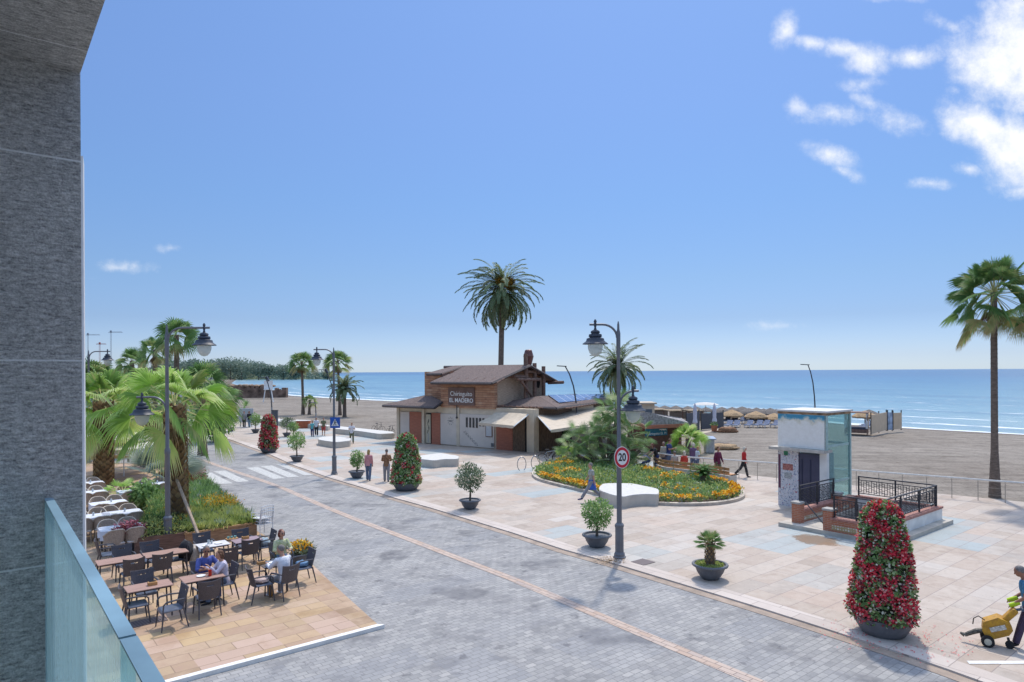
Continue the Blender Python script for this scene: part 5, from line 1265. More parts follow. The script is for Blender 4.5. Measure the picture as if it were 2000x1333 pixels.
MB().tube([(0,0,0), tuple(b_-GT(396,1068,.3))], .055, 7).build('pole', mat('prop_wood', (.36,.27,.20), .8, .15), MB_prop)
def potted(name, label, px, py, R, h, potm, leafs):
    P = GT(px, py); t = thing(name, label, 'potted plant', P, 0)
    MB().lathe([(R*.7,0),(R*.85,h*.5),(R,h*.92),(R*1.06,h*.93),(R*1.06,h),(R*.9,h)], 18).build('pot', potm, t, smooth=True)
    for (nm, lm, n, c, r, s) in leafs: lb = LB(); crown_leaves(lb, n, c, r, s, .8, 8); lb.build(nm, lm, t)
    return t
potted('potted_shrub', 'pinkish bronze leaved shrub in a dark pot behind the long table', 255,1078, .26,.40, M_pot, [('foliage', L_bronze, 500, (0,0,.68), (.48,.45,.34), .13), ('pink_leaves', L_pink, 420, (0,0,.74), (.50,.46,.34), .11)])
potted('potted_yellow_flowers', 'low grey pot of yellow orange flowers by the road behind the man in white', 588,1100, .34,.30, M_pot, [('foliage', L_olive, 400, (0,0,.42), (.42,.42,.20), .12), ('blooms', L_yel, 330, (0,0,.52), (.38,.38,.14), .10)])
t = potted('potted_palm', 'terracotta pot with a green leafy palm among the white tables', 240,992, .30,.50, M_terra, [])
lb = LB()
for i in range(14): az = i*2.4; el = rad(10+65*i/14); fan_leaf(lb, (0,0,.6), (math.cos(az)*math.cos(el), math.sin(az)*math.cos(el), math.sin(el)), .5, .42, 14, rad(140), .2, .5+.3*random.random())
lb.build('crown', L_fanb, t); MB().tube([(0,0,.45),(0,0,.8)], .05, 7).build('trunk', M_bark, t)
def shrub(name, label, P, r, h, lm, n, s, group=None, trunk=True):
    t = thing(name, label, 'shrub', P, 0, group); lb = LB(); crown_leaves(lb, n, (0,0,h*.55), (r,r,h*.5), s, .75, 12); lb.build('foliage', lm, t)
    for k in range(3): a = k*2.1; MB().tube([(0,0,0),(math.cos(a)*r*.4, math.sin(a)*r*.4, h*.6)], [.04,.015], 5).build('stem', M_bark, t)
    return t
shrub('shrub', 'tall spiky green shrub in front of the silvery palm', GT(283,1000), .55, 1.3, L_bush, 900, .2)
shrub('shrub', 'dark leafy shrub at the near end of the road bend', GT(420,862), 1.6, 3.4, L_bush, 1600, .35)
t = thing('cordyline', 'spiky dark green rosette plant at the road side of the tan planter', 'plant', GT(412,1000,.45), 0); lb = LB()
for i in range(3):
    for j in range(40):
        az = j*2.4; el = rad(5+75*j/40); q = np.array([[i*.35-.3, i*.45-.3, .1]]); d = np.array([[math.cos(az)*math.cos(el), math.sin(az)*math.cos(el), math.sin(el)]]); lb.leaves(q, d, np.array([[0,0,1.]]), .55, .07)
lb.build('foliage', L_bush, t)
# ---- hedge masses and houses far left behind the palms
M_wh = mat('white_house', (.62,.62,.60), .8, .08, .4)
for (px0, px1, D, ztop, lb_) in ((168,232,74,5.2,'white terrace house behind the palms at the left edge'),(240,300,84,4.8,'white low building glimpsed between the left palms'),(320,400,96,4.6,'white seafront building behind the bright fan palm'),(392,416,480,17,'small white house at the foot of the wooded headland')):
    a, b = AT(px0,726,D), AT(px1,726,D); w = b.x-a.x
    t = thing('white_house', lb_, 'house', ((a.x+b.x)/2, D+3, 0), 0); hh = ztop if D < 200 else 9
    MB().box(0,0,hh/2,w,6,hh).build('wall', M_wh, t); MB().box(0,0,hh+.1,w+.4,6.4,.2).build('roof', mat('roof_tile', (.34,.19,.13), .8, .15), t)
    nw = max(2, int(w/2.4))
    for r in range(2):
        for k in range(nw): MB().box(-w/2+(k+.5)*w/nw, -3.02, hh*(.28+.42*r), w/nw*.4, .08, hh*.2).build('window', mat('window_dark', (.06,.08,.10), .2, .1), t)
hb = LB()
for (px, D, h, r) in ((175,52,3.2,2.2),(215,56,2.6,2),(255,50,2.3,2),(300,58,2.8,2.2),(350,66,3.2,2.4),(390,70,3.0,2.5),(420,78,2.6,2.5)):
    q = AT(px,726,D); crown_leaves(hb, 700, (q.x, q.y, h*.45), (r*1.4, r, h*.55), .38, .7, 10)
tag(hb.build('hedge', L_bush), 'mass of green shrubbery behind the left palms', 'hedge', kind='stuff')
# ---- headland trees
L_far = leafmat('far_pine', [(0,(.13,.19,.15)),(.5,(.20,.27,.20)),(1,(.33,.38,.29))], trans=.3)  # foliage colour paled to stand in for distance haze
hb = LB()
for i in range(330):
    px = random.uniform(300,646); f = (px-300)/346; D = 660+random.uniform(0,140)
    ytop = np.interp(px, [300,380,430,470,520,560,600,646], [706,703,704,706,712,718,724,732])
    y = random.uniform(ytop+3, 737); q = AT(px, y, D); r = random.uniform(3.5,7)
    crown_leaves(hb, 60, (q.x, q.y, max(1,q.z)-1), (r*1.3, r, r*.85), 2.6, .5, 5)
tag(hb.build('headland_wood', L_far), 'dark green wood covering the headland', 'wood', kind='stuff')
for i, (px, py, r, lb_) in enumerate([(428,704,7.5,'leftmost domed pine on the headland'),(450,700,9.5,'wide domed pine standing highest on the headland'),(472,703,8.5,'domed pine right of the highest one on the headland'),(505,710,6.5,'rounded tree at the middle of the headland'),(525,714,6,'rounded tree right of the middle of the headland'),(553,716,6,'clump tree towards the headland tip'),(578,720,5,'low tree near the headland tip'),(640,729,3.5,'last small tree on the tip of the headland')]):
    D = 640; q = AT(px, py, D); t = thing('pine_tree', lb_, 'tree', (q.x, q.y, 0), 0, 'pines on the headland')
    MB().tube([(0,0,-1),(0,0,q.z*.7)], [.5,.3], 6).build('trunk', M_bark, t); lb = LB(); crown_leaves(lb, 700, (0,0,q.z*.62), (r*1.45,r*1.2,q.z*.45), 2.0, .7, 11); lb.build('crown', L_far, t)
# ================================================================ STREET LAMPS
M_lamp = mat('lamp_grey', (.17,.175,.19), .5, .08, 3, metal=.3)
M_hood = mat('lantern_hood', (.045,.055,.075), .5, .1)
m, N, L, B = newmat('lantern_glass'); B.inputs['Base Color'].default_value = (.55,.60,.56,1); B.inputs['Roughness'].default_value = .15
tr = N.new('ShaderNodeBsdfTransparent'); mxs = N.new('ShaderNodeMixShader'); mxs.inputs[0].default_value = .35; L.new(B.outputs[0], mxs.inputs[1]); L.new(tr.outputs[0], mxs.inputs[2]); L.new(mxs.outputs[0], N['Material Output'].inputs[0]); M_lglass = m
def lantern(t, c, s=1.0):
    """hanging lantern; c = point on the arm"""
    x, y, z = c
    h = MB().lathe([(.02*s,.16*s),(.05*s,.10*s),(.035*s,.04*s),(.05*s,0),(.03*s,-.10*s),(.05*s,-.16*s),(.13*s,-.20*s),(.15*s,-.25*s),(.12*s,-.28*s),(.20*s,-.31*s),(.21*s,-.38*s),(.17*s,-.40*s),(.27*s,-.44*s),(.29*s,-.52*s),(.40*s,-.60*s),(.40*s,-.62*s),(.25*s,-.61*s)], 24, (x,y,z)).build('lantern_hood', M_hood, t, smooth=True)
    MB().lathe([(.235*s,-.615*s),(.235*s,-.74*s),(.19*s,-.88*s),(.10*s,-.98*s),(.02*s,-1.0*s)], 20, (x,y,z)).build('globe', M_lglass, h, smooth=True)
def street_lamp(label, P, htop, arms, rz=0):
    t = thing('street_lamp', label, 'street lamp', P, rz, 'twin arm street lamps')
    MB().lathe([(.20,0),(.20,.05),(.17,.07),(.17,.13),(.135,.20),(.13,.95),(.145,.98),(.145,1.04),(.10,1.10)], 8).build('base', M_lamp, t)
    MB().lathe([(.082,1.08),(.078,htop*.42),(.092,htop*.425),(.092,htop*.44),(.062,htop*.45),(.055,htop*.86),(.066,htop*.865),(.066,htop*.95),(.04,htop*.965),(.035,htop*.985),(.015,htop)], 14).build('post', M_lamp, t, smooth=True)
    for (sx, z, r, s) in arms:
        pts = []
        for k in range(9):
            f = k/8; a = f*math.pi/2; pts.append((sx*(.04+.45*math.sin(a*1.0)*1.0 if f < 1 else .49)*1.0, 0, z-.42+.42*(1-math.cos(a))**.8 if 0 else z-.40*(1-math.sin(a))))
        pts = [(sx*.04,0,z-.42)]+[(sx*(.04+.46*(1-math.cos(k/7*math.pi/2))), 0, z-.42+.42*math.sin(k/7*math.pi/2)) for k in range(1, 8)]+[(sx*(r+.18),0,z)]
        MB().tube(pts, .036, 8).build('arm', M_lamp, t, smooth=True)
        lantern(t, (sx*r, 0, z), s)
    return t
def lamp_at(label, bx, by, topy, arms_px, s=1.0, z0=PZ, rz=0):
    P = G(bx, by, z0); k = P.y/F; H = (by-topy)*k
    arms = [(sg, (by-ay)*k, rp*k, s) for sg, ay, rp in arms_px]
    return street_lamp(label, P, H, arms, rz)
lA = lamp_at('street lamp carrying the round speed limit sign, lantern to the left', 1210,1090,628, [(-1,634,45),(1,764,28)], 1.0)
lB = lamp_at('street lamp carrying the blue crossing sign far up the promenade', 653,927,679, [(-1,683,33)], .95)
lC = lamp_at('street lamp in front of the big fan palm with two lanterns', 328,1072,634, [(1,641,73),(-1,776,49)], .95, TZ)
PD = AT(173,700,44); PD.z = 0
lD = street_lamp('partly hidden street lamp at the left edge behind the palms', PD, Zat(173,684,44), [(1, Zat(173,687,44), 37*44/F, .95)])
# 20 sign
M_sred = mat('sign_red', (.55,.02,.04), .4, .03); M_sw = mat('sign_white', (.78,.77,.74), .4, .03); M_sbk = mat('sign_black', (.02,.02,.025), .4, .02)
M_sblue = mat('sign_blue_bright', (.02,.10,.42), .4, .05)
def disc(mb, r, y0, y1, cz=0, seg=40, cx=0):
    mb.add([(cx+r*math.cos(2*math.pi*k/seg), y, cz+r*math.sin(2*math.pi*k/seg)) for y in (y0, y1) for k in range(seg)], [tuple(range(seg)), tuple(range(2*seg-1, seg-1, -1))]+[(k, seg+k, seg+(k+1) % seg, (k+1) % seg) for k in range(seg)]); return mb
q = AT(1215, 894, G(1210,1090,PZ).y-.16); sg = thing('speed_limit_sign', 'round red rimmed sign reading 20 on the lamp post', 'road sign', q, rad(0))
r_ = 20.5*q.y/F*.98; sg.scale = (.72,1,1)
sg.rotation_euler = (0,0,rad(4))
disc(MB(), r_*1.06, -.004, .02).build('rim', M_sw, sg); disc(MB(), r_, -.010, -.005).build('red_ring', M_sred, sg); fc = disc(MB(), r_*.72, -.016, -.0105).build('face', M_sw, sg)
text_mesh('number', '20', r_*1.05, M_sbk, fc, Matrix.Translation((0,-.019,0)) @ RX, .002, bold=.009)
MB().box(0,.07,0,.05,.12,.08).build('bracket', M_lamp, sg)
q = AT(654.5, 826, G(653,927,PZ).y-.14); sg = thing('crossing_sign', 'square blue pedestrian crossing sign on the far lamp post', 'road sign', q, 0)
a_ = 19.5*q.y/F; MB().box(0,0,0,a_,.02,a_*1.08,bev=.008).build('plate', M_sblue, sg)
mb = MB(); w = a_*.38; mb.add([(-w,-.015,-a_*.33),(w,-.015,-a_*.33),(0,-.015,a_*.38),(-w,-.011,-a_*.33),(w,-.011,-a_*.33),(0,-.011,a_*.38)], [(0,1,2),(3,5,4),(0,3,4,1),(1,4,5,2),(2,5,3,0)]); tr_ = mb.build('triangle', M_sw, sg)
mb = MB(); mb.tube([(-.02,-.02,-a_*.05),(.0,-.02,a_*.12)], .035, 6); mb.ball((.0,-.02,a_*.2), .03, .01, .03, 8, 5); mb.tube([(-.02,-.02,-a_*.05),(-.09,-.02,-a_*.27)], .016, 5); mb.tube([(-.01,-.02,-a_*.05),(.07,-.02,-a_*.27)], .016, 5); mb.tube([(0,-.02,a_*.1),(.09,-.02,a_*.0)], .013, 5); mb.build('walking_figure', M_sbk, tr_)
MB().box(0,.06,0,.05,.10,.08).build('bracket', M_lamp, sg)
# curved promenade masts
def mast(label, base, top, hdir, z0=0, double=False):
    P = base; D = P.y; T = AT(top[0], top[1], D); v = T-P
    t = thing('curved_mast', label, 'lamp mast', P, 0, 'slender curved lamp masts'); H = v.z
    pts = [(0,0,0),(0,0,H*.42),(v.x*.06,0,H*.55),(v.x*.28,0,H*.75),(v.x*.62,0,H*.90),(v.x,0,H)]
    MB().tube(pts[:2], .085, 8).build('lower_tube', mat('mast_grey', (.33,.34,.35), .4, .08), t); MB().tube(pts[1:], [.065,.06,.055,.05,.045], 8).build('upper_tube', mat('mast_dark', (.06,.065,.075), .4, .08), t, smooth=True)
    MB().box(v.x+hdir*.28,0,H+.02,.75,.28,.07,ry=-hdir*.06).build('lamp_head', MATS['mast_dark'], t)
    if double: MB().box(v.x-hdir*.25,0,H-.12,.16,.25,.55,ry=hdir*.5).build('floodlight', MATS['mast_dark'], t)
    return t
mast('curved lamp mast in front of the restaurant awning', GP(1127,872), (1104,716), -1)
mast('curved lamp mast standing on the sand behind the lift tower', G(1592,852,-.3), (1578,713), -1)
mast('curved lamp mast behind the farthest flower cone', GP(531,838), (518,738), -1, double=True)
mast('curved lamp mast between far lamp and low date palm', G(652,828,0), (634,723), -1, double=True)
mast('short wooden stake lamp by the short fan palm', G(617,822,0), (615,787), -1)
# ---- bicycles and racks
M_chrome = mat('stainless', (.45,.45,.46), .25, .1, 3, metal=.8); M_tyre = mat('tyre_rubber', (.02,.02,.022), .8, .1)
def rack(label, px, py):
    t = thing('bike_rack', label, 'bike rack', GP(px, py), rad(20), 'round hoop bike racks')
    k = GP(px,py).y/F; r = 12*k*1.05
    MB().tube([(r*.72*math.cos(a), 0, r*1.1+r*1.1*math.sin(a)) for a in [rad(-60+i*15) for i in range(21)]], .025, 8).build('hoop', M_chrome, t, smooth=True)
rack('leftmost hoop bike rack by the flower bed', 1019,921); rack('second hoop bike rack touching the flower bed', 1046,918)
def bicycle(label, P, rz, frame, s=1.0):
    t = thing('bicycle', label, 'bicycle', P, rz, 'parked bicycles'); t.scale = (s,)*3
    for x in (-.52,.52):
        wh_ = MB().tube([(x+.33*math.cos(a),0,.34+.33*math.sin(a)) for a in [k/20*2*math.pi for k in range(21)]], .018, 6).build('wheel', M_tyre, t)
        mb = MB()
        for k in range(10): a = k*.628; mb.tube([(x,0,.34),(x+.32*math.cos(a),0,.34+.32*math.sin(a))], .003, 3)
        mb.build('spokes', M_chrome, wh_)
    mb = MB()
    for a, b in (((-.52,0,.34),(-.08,0,.30)),((-.52,0,.34),(-.16,0,.80)),((-.08,0,.30),(-.16,0,.80)),((-.08,0,.30),(.36,0,.78)),((-.15,0,.76),(.36,0,.82)),((.52,0,.34),(.36,0,.90))): mb.tube([a, b], .017, 6)
    mb.build('frame', frame, t)
    MB().tube([(.36,0,.90),(.34,0,1.0)], .014, 6).tube([(.34,-.27,1.02),(.34,0,1.0),(.34,.27,1.02)], .014, 6).build('handlebar', M_sbk, t)
    MB().box(-.18,0,.92,.26,.13,.06,bev=.02).tube([(-.16,0,.8),(-.18,0,.9)], .014, 6).build('saddle', M_sbk, t)
    MB().tube([(-.08,-.12,.2),(-.08,-.08,.3),(-.08,.08,.3),(-.08,.12,.4)], .013, 5).build('pedals', M_sbk, t)
bicycle('black bicycle leaning at the end of the long seat wall', GP(763,852), rad(-50), mat('bike_black', (.03,.03,.035), .4, .1), .95)
bicycle('dark bicycle behind the long seat wall', G(739,845,0), rad(-25), MATS['bike_black'], .95)
bicycle('silver bicycle in the group parked left of the big palm clump', GP(1074,905), rad(15), M_chrome, .95)
bicycle('black bicycle in the middle of the group by the palm clump', GP(1086,901), rad(-20), MATS['bike_black'], .95)
bicycle('white bicycle partly behind the young palm', GP(1100,902), rad(25), mat('bike_white', (.6,.6,.62), .4, .1), .95)
# ---- dark armchairs and tables of the cafe
M_chair = mat('dark_resin_weave', (.095,.085,.095), .55, .3, 90); M_cleg = mat('dark_resin', (.07,.068,.08), .5, .1)
M_chs = mat('seat_resin', (.12,.14,.19), .3, .1)
def make_chair(label):
    t = thing('cafe_chair', label, 'chair', (0,0,0), 0, 'dark woven resin armchairs of the cafe')
    MB().box(0,0,.43,.46,.46,.045,bev=.02).box(0,.22,.40,.44,.03,.06).build('seat', M_chs, t)
    # back: curved panel with a hand slot
    mb = MB(); n = 9; th = .022
    def bp_(i, z):
        u_ = -1+2*i/n; x = u_*(.235+.03*(z-.45)/.42); y = -.235-.11*(z-.45)/.42+.055*u_*u_+(.0); return x, y
    zs = [.42,.55,.68,.76,.79,.845,.875]
    for j in range(len(zs)-1):
        for i in range(n):
            if zs[j] == .79-.0 and 3 <= i <= 5 and False: continue
            if j == 3 and 3 <= i <= 5: continue
            crv = lambda i_, z: z+(.035*abs(-1+2*i_/n)**2 if z > .84 else 0)
            q = []
            for (ii, zz) in ((i, zs[j]), (i+1, zs[j]), (i+1, zs[j+1]), (i, zs[j+1])): x, y = bp_(ii, zz); q.append((x, y, crv(ii, zz)))
            mb.add(q+[(a, b-th, c) for a, b, c in q], [(0,1,2,3)[::-1], (4,5,6,7), (0,4,5,1)[::-1], (1,5,6,2)[::-1], (2,6,7,3)[::-1], (3,7,4,0)[::-1]])
    mb.build('backrest', M_chair, t)
    for s in (-1, 1):
        MB().tube([(s*.245,-.25,.665),(s*.275,-.05,.675),(s*.275,.16,.66),(s*.262,.22,.60),(s*.255,.23,.44)], [.02,.024,.026,.022,.018], 6, flat=.8).build('armrest', M_cleg, t, smooth=True)
        MB().tube([(s*.225,.21,.43),(s*.25,.26,0)], [.022,.014], 6).build('leg', M_cleg, t)
        MB().tube([(s*.225,-.21,.45),(s*.25,-.31,0)], [.022,.014], 6).build('leg', M_cleg, t)
    return t
VN, UN = -V, -U
chairs = [
 ((238,1066),UN,'dark armchair behind the left half of the long double table'),
 ((292,1059),UN,'dark armchair behind the right half of the long double table'),
 ((261,1094),U,'dark armchair with its back to us at the left half of the long table'),
 ((318,1084),U,'dark armchair with its back to us at the right half of the long table'),
 ((366,1060),VN,'dark armchair at the right end of the long table with a dark jacket over it'),
 ((186,1058),V,'dark armchair left of the long table seen from its side'),
 ((278,1115),UN,'dark armchair behind the small table with the napkin box'),
 ((234,1150),V,'dark armchair cut off by the glass balustrade'),
 ((364,1146),VN,'dark armchair turned left at the right end of the napkin box table'),
 ((411,1137),U,'dark armchair with its back to us in front of the couple at their table'),
 ((392,1096),UN,'armchair the man in the blue shirt sits on'),
 ((462,1102),VN,'armchair the woman in the pale jumper sits on'),
 ((484,1112),V,'dark armchair holding a pile of clothes left of the tall table bottle'),
 ((570,1106),U+VN*.25,'dark armchair the man in the white shirt sits on'),
 ((612,1074),VN,'outermost dark armchair next to the road by the yellow flowers'),
 ((541,1060),UN,'armchair the woman with dark glasses and red brown hair sits on'),
 ((393,1042),UN,'dark armchair behind the white set table'),
 ((468,1035),UN,'dark armchair behind the bare table near the planter'),
 ((491,1056),U,'dark armchair with its back to us at the bare table near the planter'),
 ((447,1072),U+V*.15,'dark armchair with its back to us at the white set table'),
 ((537,1037),VN,'dark armchair with a bag at the right end of the bare table')]
proto_ch = None; CHP = {}
for i, (px, f_, lb_) in enumerate(chairs):
    f_ = f_.normalized(); P = G(px[0], px[1], .86+TZ)+f_*.33; P.z = TZ
    if i == 0: proto_ch = proto(make_chair(lb_)); o = proto_ch; o.location = P; o.rotation_euler = (0,0,heading(f_)+.03)
    else: o = dup(proto_ch, P, heading(f_)+random.uniform(-.06,.06), lb_)
    CHP[i] = (P, f_)
M_top = mat('table_wood', (.38,.23,.18), .5, .12, 3, stretch=(1,12,1)); M_tleg = mat('table_iron', (.05,.045,.05), .5, .1)
def make_table(label, c, long_, wid, ax, top=M_top, h=.75):
    t = thing('cafe_table', label, 'table', (c.x, c.y, TZ), math.atan2(ax.y, ax.x), 'cafe tables on the terrace')
    MB().box(0,0,h-.013,long_,wid,.026,bev=.006).build('table_top', top, t)
    for sx in (-1,1):
        for sy in (-1,1): MB().tube([(sx*(long_/2-.06), sy*(wid/2-.06), h-.03),(sx*(long_/2-.03), sy*(wid/2-.04), 0)], .018, 6).build('leg', M_tleg, t)
    MB().box(0,0,h-.05,long_-.12,wid-.12,.03).build('frame', M_tleg, t)
    return t
def tc_(pts): q = [G(x, y, .75+TZ) for x, y in pts]; c = sum(q, Vector())/len(q); return c
ct1 = tc_([(218,1090),(218,1102),(340,1080),(334,1073)])
tA = make_table('left half of the long double wooden table', ct1-V*.56, 1.1, .62, V); tB = make_table('right half of the long double wooden table', ct1+V*.57, 1.1, .62, V)
ct2 = tc_([(252,1142),(263,1157),(329,1146),(315,1131)]); tC = make_table('small wooden table with a napkin box nearest the glass balustrade', ct2, .98, .60, V)
ct3 = tc_([(359,1124),(369,1138),(432,1126),(418,1117)]); tD = make_table('wooden table between the man in blue and the woman in the pale jumper', ct3, .95, .62, V)
ct4 = tc_([(508,1097),(548,1090),(556,1104),(520,1110)]); tE = make_table('small table between the woman in dark glasses and the man in white', ct4, .66, .60, V, mat('table_glass_top', (.16,.14,.13), .15, .1))
ct5 = tc_([(385,1062),(395,1072),(446,1063),(436,1055)]); tF = make_table('white set table with plates and glasses', ct5, .85, .60, V, mat('white_table_top', (.62,.60,.60), .5, .05))
ct6 = tc_([(455,1053),(464,1064),(508,1053),(497,1046)]); tG = make_table('bare purple brown table with a napkin box near the planter', ct6, .80, .60, V, mat('plum_table_top', (.33,.23,.24), .4, .06))
def onT(c, dv, du, z=.75): p = c+V*dv+U*du; return Vector((p.x, p.y, z+TZ))
M_nap = mat('napkin_box_wood', (.48,.25,.09), .6, .15)
for c, dv, du, lb_ in ((ct2,.08,-.02,'wooden napkin box on the small near table'),(ct6,.0,.1,'wooden napkin box on the plum table'),(ct4,-.28,.1,'wooden napkin box before the woman in dark glasses')):
    t = thing('napkin_box', lb_, 'napkin box', onT(c, dv, du), ANG_V, 'wooden napkin boxes'); MB().box(0,0,.04,.20,.13,.08,bev=.006).build('box', M_nap, t); MB().box(0,0,.085,.14,.05,.012).build('slot', M_dark, t)
def glass(name, label, p, r, h, m_, cat='drink', group=None):
    t = thing(name, label, cat, p, 0, group); MB().lathe([(r*.7,0),(r,.01),(r,h*.85),(r*1.02,h),(r*.9,h),(r*.85,h*.8)], 12).build('body', m_, t, smooth=True); MB().lathe([(r*.86,h*.7),(.002,h*.72)], 12).build('contents', MATS.get('liquid') or mat('liquid', (.35,.02,.01), .1, .1), t); return t
M_rg = mat('red_drink', (.50,.03,.015), .2, .1); M_cg = mat('clear_glass', (.55,.60,.60), .1, .1)
glass('drink_glass', 'red drink glass on the couple’s table', onT(ct3,.16,-.10), .04, .15, M_rg); glass('drink_glass', 'second red glass just behind the first', onT(ct3,.20,.02), .035, .12, M_rg)
glass('drink_glass', 'clear glass on the white set table', onT(ct5,-.12,.0), .035, .14, M_cg, group='glasses on the white set table'); glass('drink_glass', 'small clear glass by the plates on the white set table', onT(ct5,-.02,.06), .03, .10, M_cg, group='glasses on the white set table')
for c, dv, du, r, lb_ in ((ct3,-.02,.02,.11,'plate on the couple’s table'),(ct5,.15,-.04,.12,'plate on the right half of the white set table'),(ct5,-.22,-.12,.11,'plate on the left half of the white set table'),(ct4,.0,.0,.11,'plate between the woman in dark glasses and the man in white')):
    tag(MB().lathe([(r*.5,0),(r*.6,.004),(r,.018),(r*.98,.022),(r*.5,.008)], 20).build('plate', M_sw, loc=onT(c, dv, du)), lb_, 'plate', 'plates on the cafe tables')
t = thing('bottle', 'dark green bottle on the table of the man in white', 'bottle', onT(ct4,.02,-.16), 0); MB().lathe([(.035,0),(.036,.16),(.014,.21),(.013,.27)], 12).build('body', mat('bottle_green', (.02,.05,.02), .15, .1), t, smooth=True); MB().lathe([(.015,.27),(.015,.29)], 10).build('cap', M_nap, t)
t = thing('bottle', 'amber bottle standing on the paving under the small table', 'bottle', G(529,1165,TZ), 0); MB().lathe([(.05,0),(.052,.22),(.03,.28),(.022,.34)], 12).build('body', mat('bottle_amber', (.34,.16,.04), .25, .1), t, smooth=True); MB().lathe([(.025,.34),(.025,.37)], 10).build('cap', M_nap, t)
t = thing('food_tray', 'wooden board with sauces between the two back tables', 'tray', onT(ct5,.62,.28), ANG_V); MB().box(0,0,.012,.34,.20,.024,bev=.006).build('board', M_nap, t)
for k in range(3): MB().lathe([(.035,.026),(.04,.08),(.034,.08)], 10, (-.1+k*.1,0,0)).build('dish', mat('dish_teal', (.20,.42,.38), .3, .2), t)
# jacket on the chair, bag, folded clothes
def cloth(name, label, cat, c, rx, ry, rz_, m_, seed, sc=.35):
    mb = MB(); mb.ball((0,0,0), rx, ry, rz_, 18, 12); random.seed(seed)
    ph = [random.uniform(0,6) for _ in range(6)]
    mb.v = [(x*(1+.10*math.sin(7*z/rz_+ph[0])+.08*math.sin(9*y/ry+ph[1])), y*(1+.12*math.sin(6*x/rx+ph[2])), z*(1+.10*math.sin(8*x/rx+ph[3]+3*y))) for x, y, z in mb.v]
    return tag(mb.build(name, m_, smooth=True, loc=c), label, cat)
P, f_ = CHP[4]; cloth('jacket', 'black jacket hung over the chair at the end of the long table', 'jacket', P-f_*.28+Vector((0,0,.62)), .28,.20,.30, mat('black_cloth', (.022,.022,.028), .9, .2), 3).rotation_euler = (0,0,heading(f_))
cloth('backpack', 'beige backpack behind the black jacket', 'bag', P-f_*.48+Vector((.02,0,.42)), .20,.14,.34, mat('beige_cloth', (.50,.43,.36), .9, .1), 4).rotation_euler = (0,0,heading(f_))
P, f_ = CHP[12]; cloth('folded_clothes', 'pale folded clothes on the chair left of the small table', 'clothes', P+Vector((0,0,.52)), .18,.17,.08, mat('pink_cloth', (.52,.40,.36), .9, .2), 5)
P, f_ = CHP[14]; cloth('blue_bag', 'blue bag on the outermost chair', 'bag', P+Vector((0,0,.53)), .17,.15,.09, mat('blue_cloth', (.14,.26,.42), .8, .2), 6)
P, f_ = CHP[20]; cloth('white_bag', 'white and navy bag on the chair at the end of the plum table', 'bag', P+Vector((0,0,.56)), .17,.16,.14, mat('whitish_cloth', (.40,.50,.56), .8, .3), 8)
# folded white sunshade or chair stack by the planter
t = thing('white_chair_stack', 'stack of white metal armchairs at the corner of the rimmed planter', 'chair stack', G(512,1046,TZ), ANG_V+.3)
for k in range(3):
    z = k*.10; c_ = MB()
    for s in (-1,1): c_.tube([(s*.26,-.25,z),(s*.26,-.24,.45+z),(s*.25,-.33,.88+z)], .015, 6); c_.tube([(s*.26,.24,z),(s*.27,.24,.64+z),(s*.26,-.24,.66+z)], .015, 6)
    c_.tube([(-.25,-.33,.88+z),(0,-.36,.92+z),(.25,-.33,.88+z)], .015, 6); c_.box(0,0,.44+z,.5,.48,.02); c_.build('stacked_chair', mat('white_metal2', (.68,.68,.68), .4, .05), t)
    mb = MB()
    for q in range(6): mb.tube([(-.2+q*.08,-.25,.46+z),(-.2+q*.08,-.345,.88+z)], .006, 4)
    mb.build('back_slats', MATS['white_metal2'], t)
# ---- white clothed tables with wicker chairs on the left
M_cloth = mat('white_cloth', (.62,.64,.70), .85, .04, 4, .3, 8); M_wick = mat('beige_wicker', (.40,.31,.24), .8, .15, 30)
def clothed(label):
    t = thing('clothed_table', label, 'table', (0,0,0), 0, 'white clothed restaurant tables')
    mb = MB(); w, d = .62, .42; n = 28; top = []; lo = []
    for k in range(n):
        a = 2*math.pi*k/n; c_, s_ = math.cos(a), math.sin(a); q = max(abs(c_), abs(s_)); x, y = w*c_/q, d*s_/q; top.append((x, y, .765)); wv = 1.03+.035*math.sin(k*2.6); lo.append((x*wv, y*wv, .50+.05*math.sin(k*1.7)))
    mb.add(top+lo, [tuple(range(n))]+[(k, n+k, n+(k+1) % n, (k+1) % n) for k in range(n)]); mb.build('tablecloth', M_cloth, t)
    for sx in (-.5,.5):
        for sy in (-.32,.32): MB().tube([(sx,sy,.75),(sx,sy,0)], .022, 6).build('leg', M_tleg, t)
    MB().lathe([(.03,.768),(.035,.87),(.012,.9)], 8, (.1,.05,0)).build('glassware', M_cg, t)
    MB().lathe([(.03,.768),(.10,.775),(.102,.782)], 12, (-.25,-.1,0)).build('plate', M_sw, t)
    return t
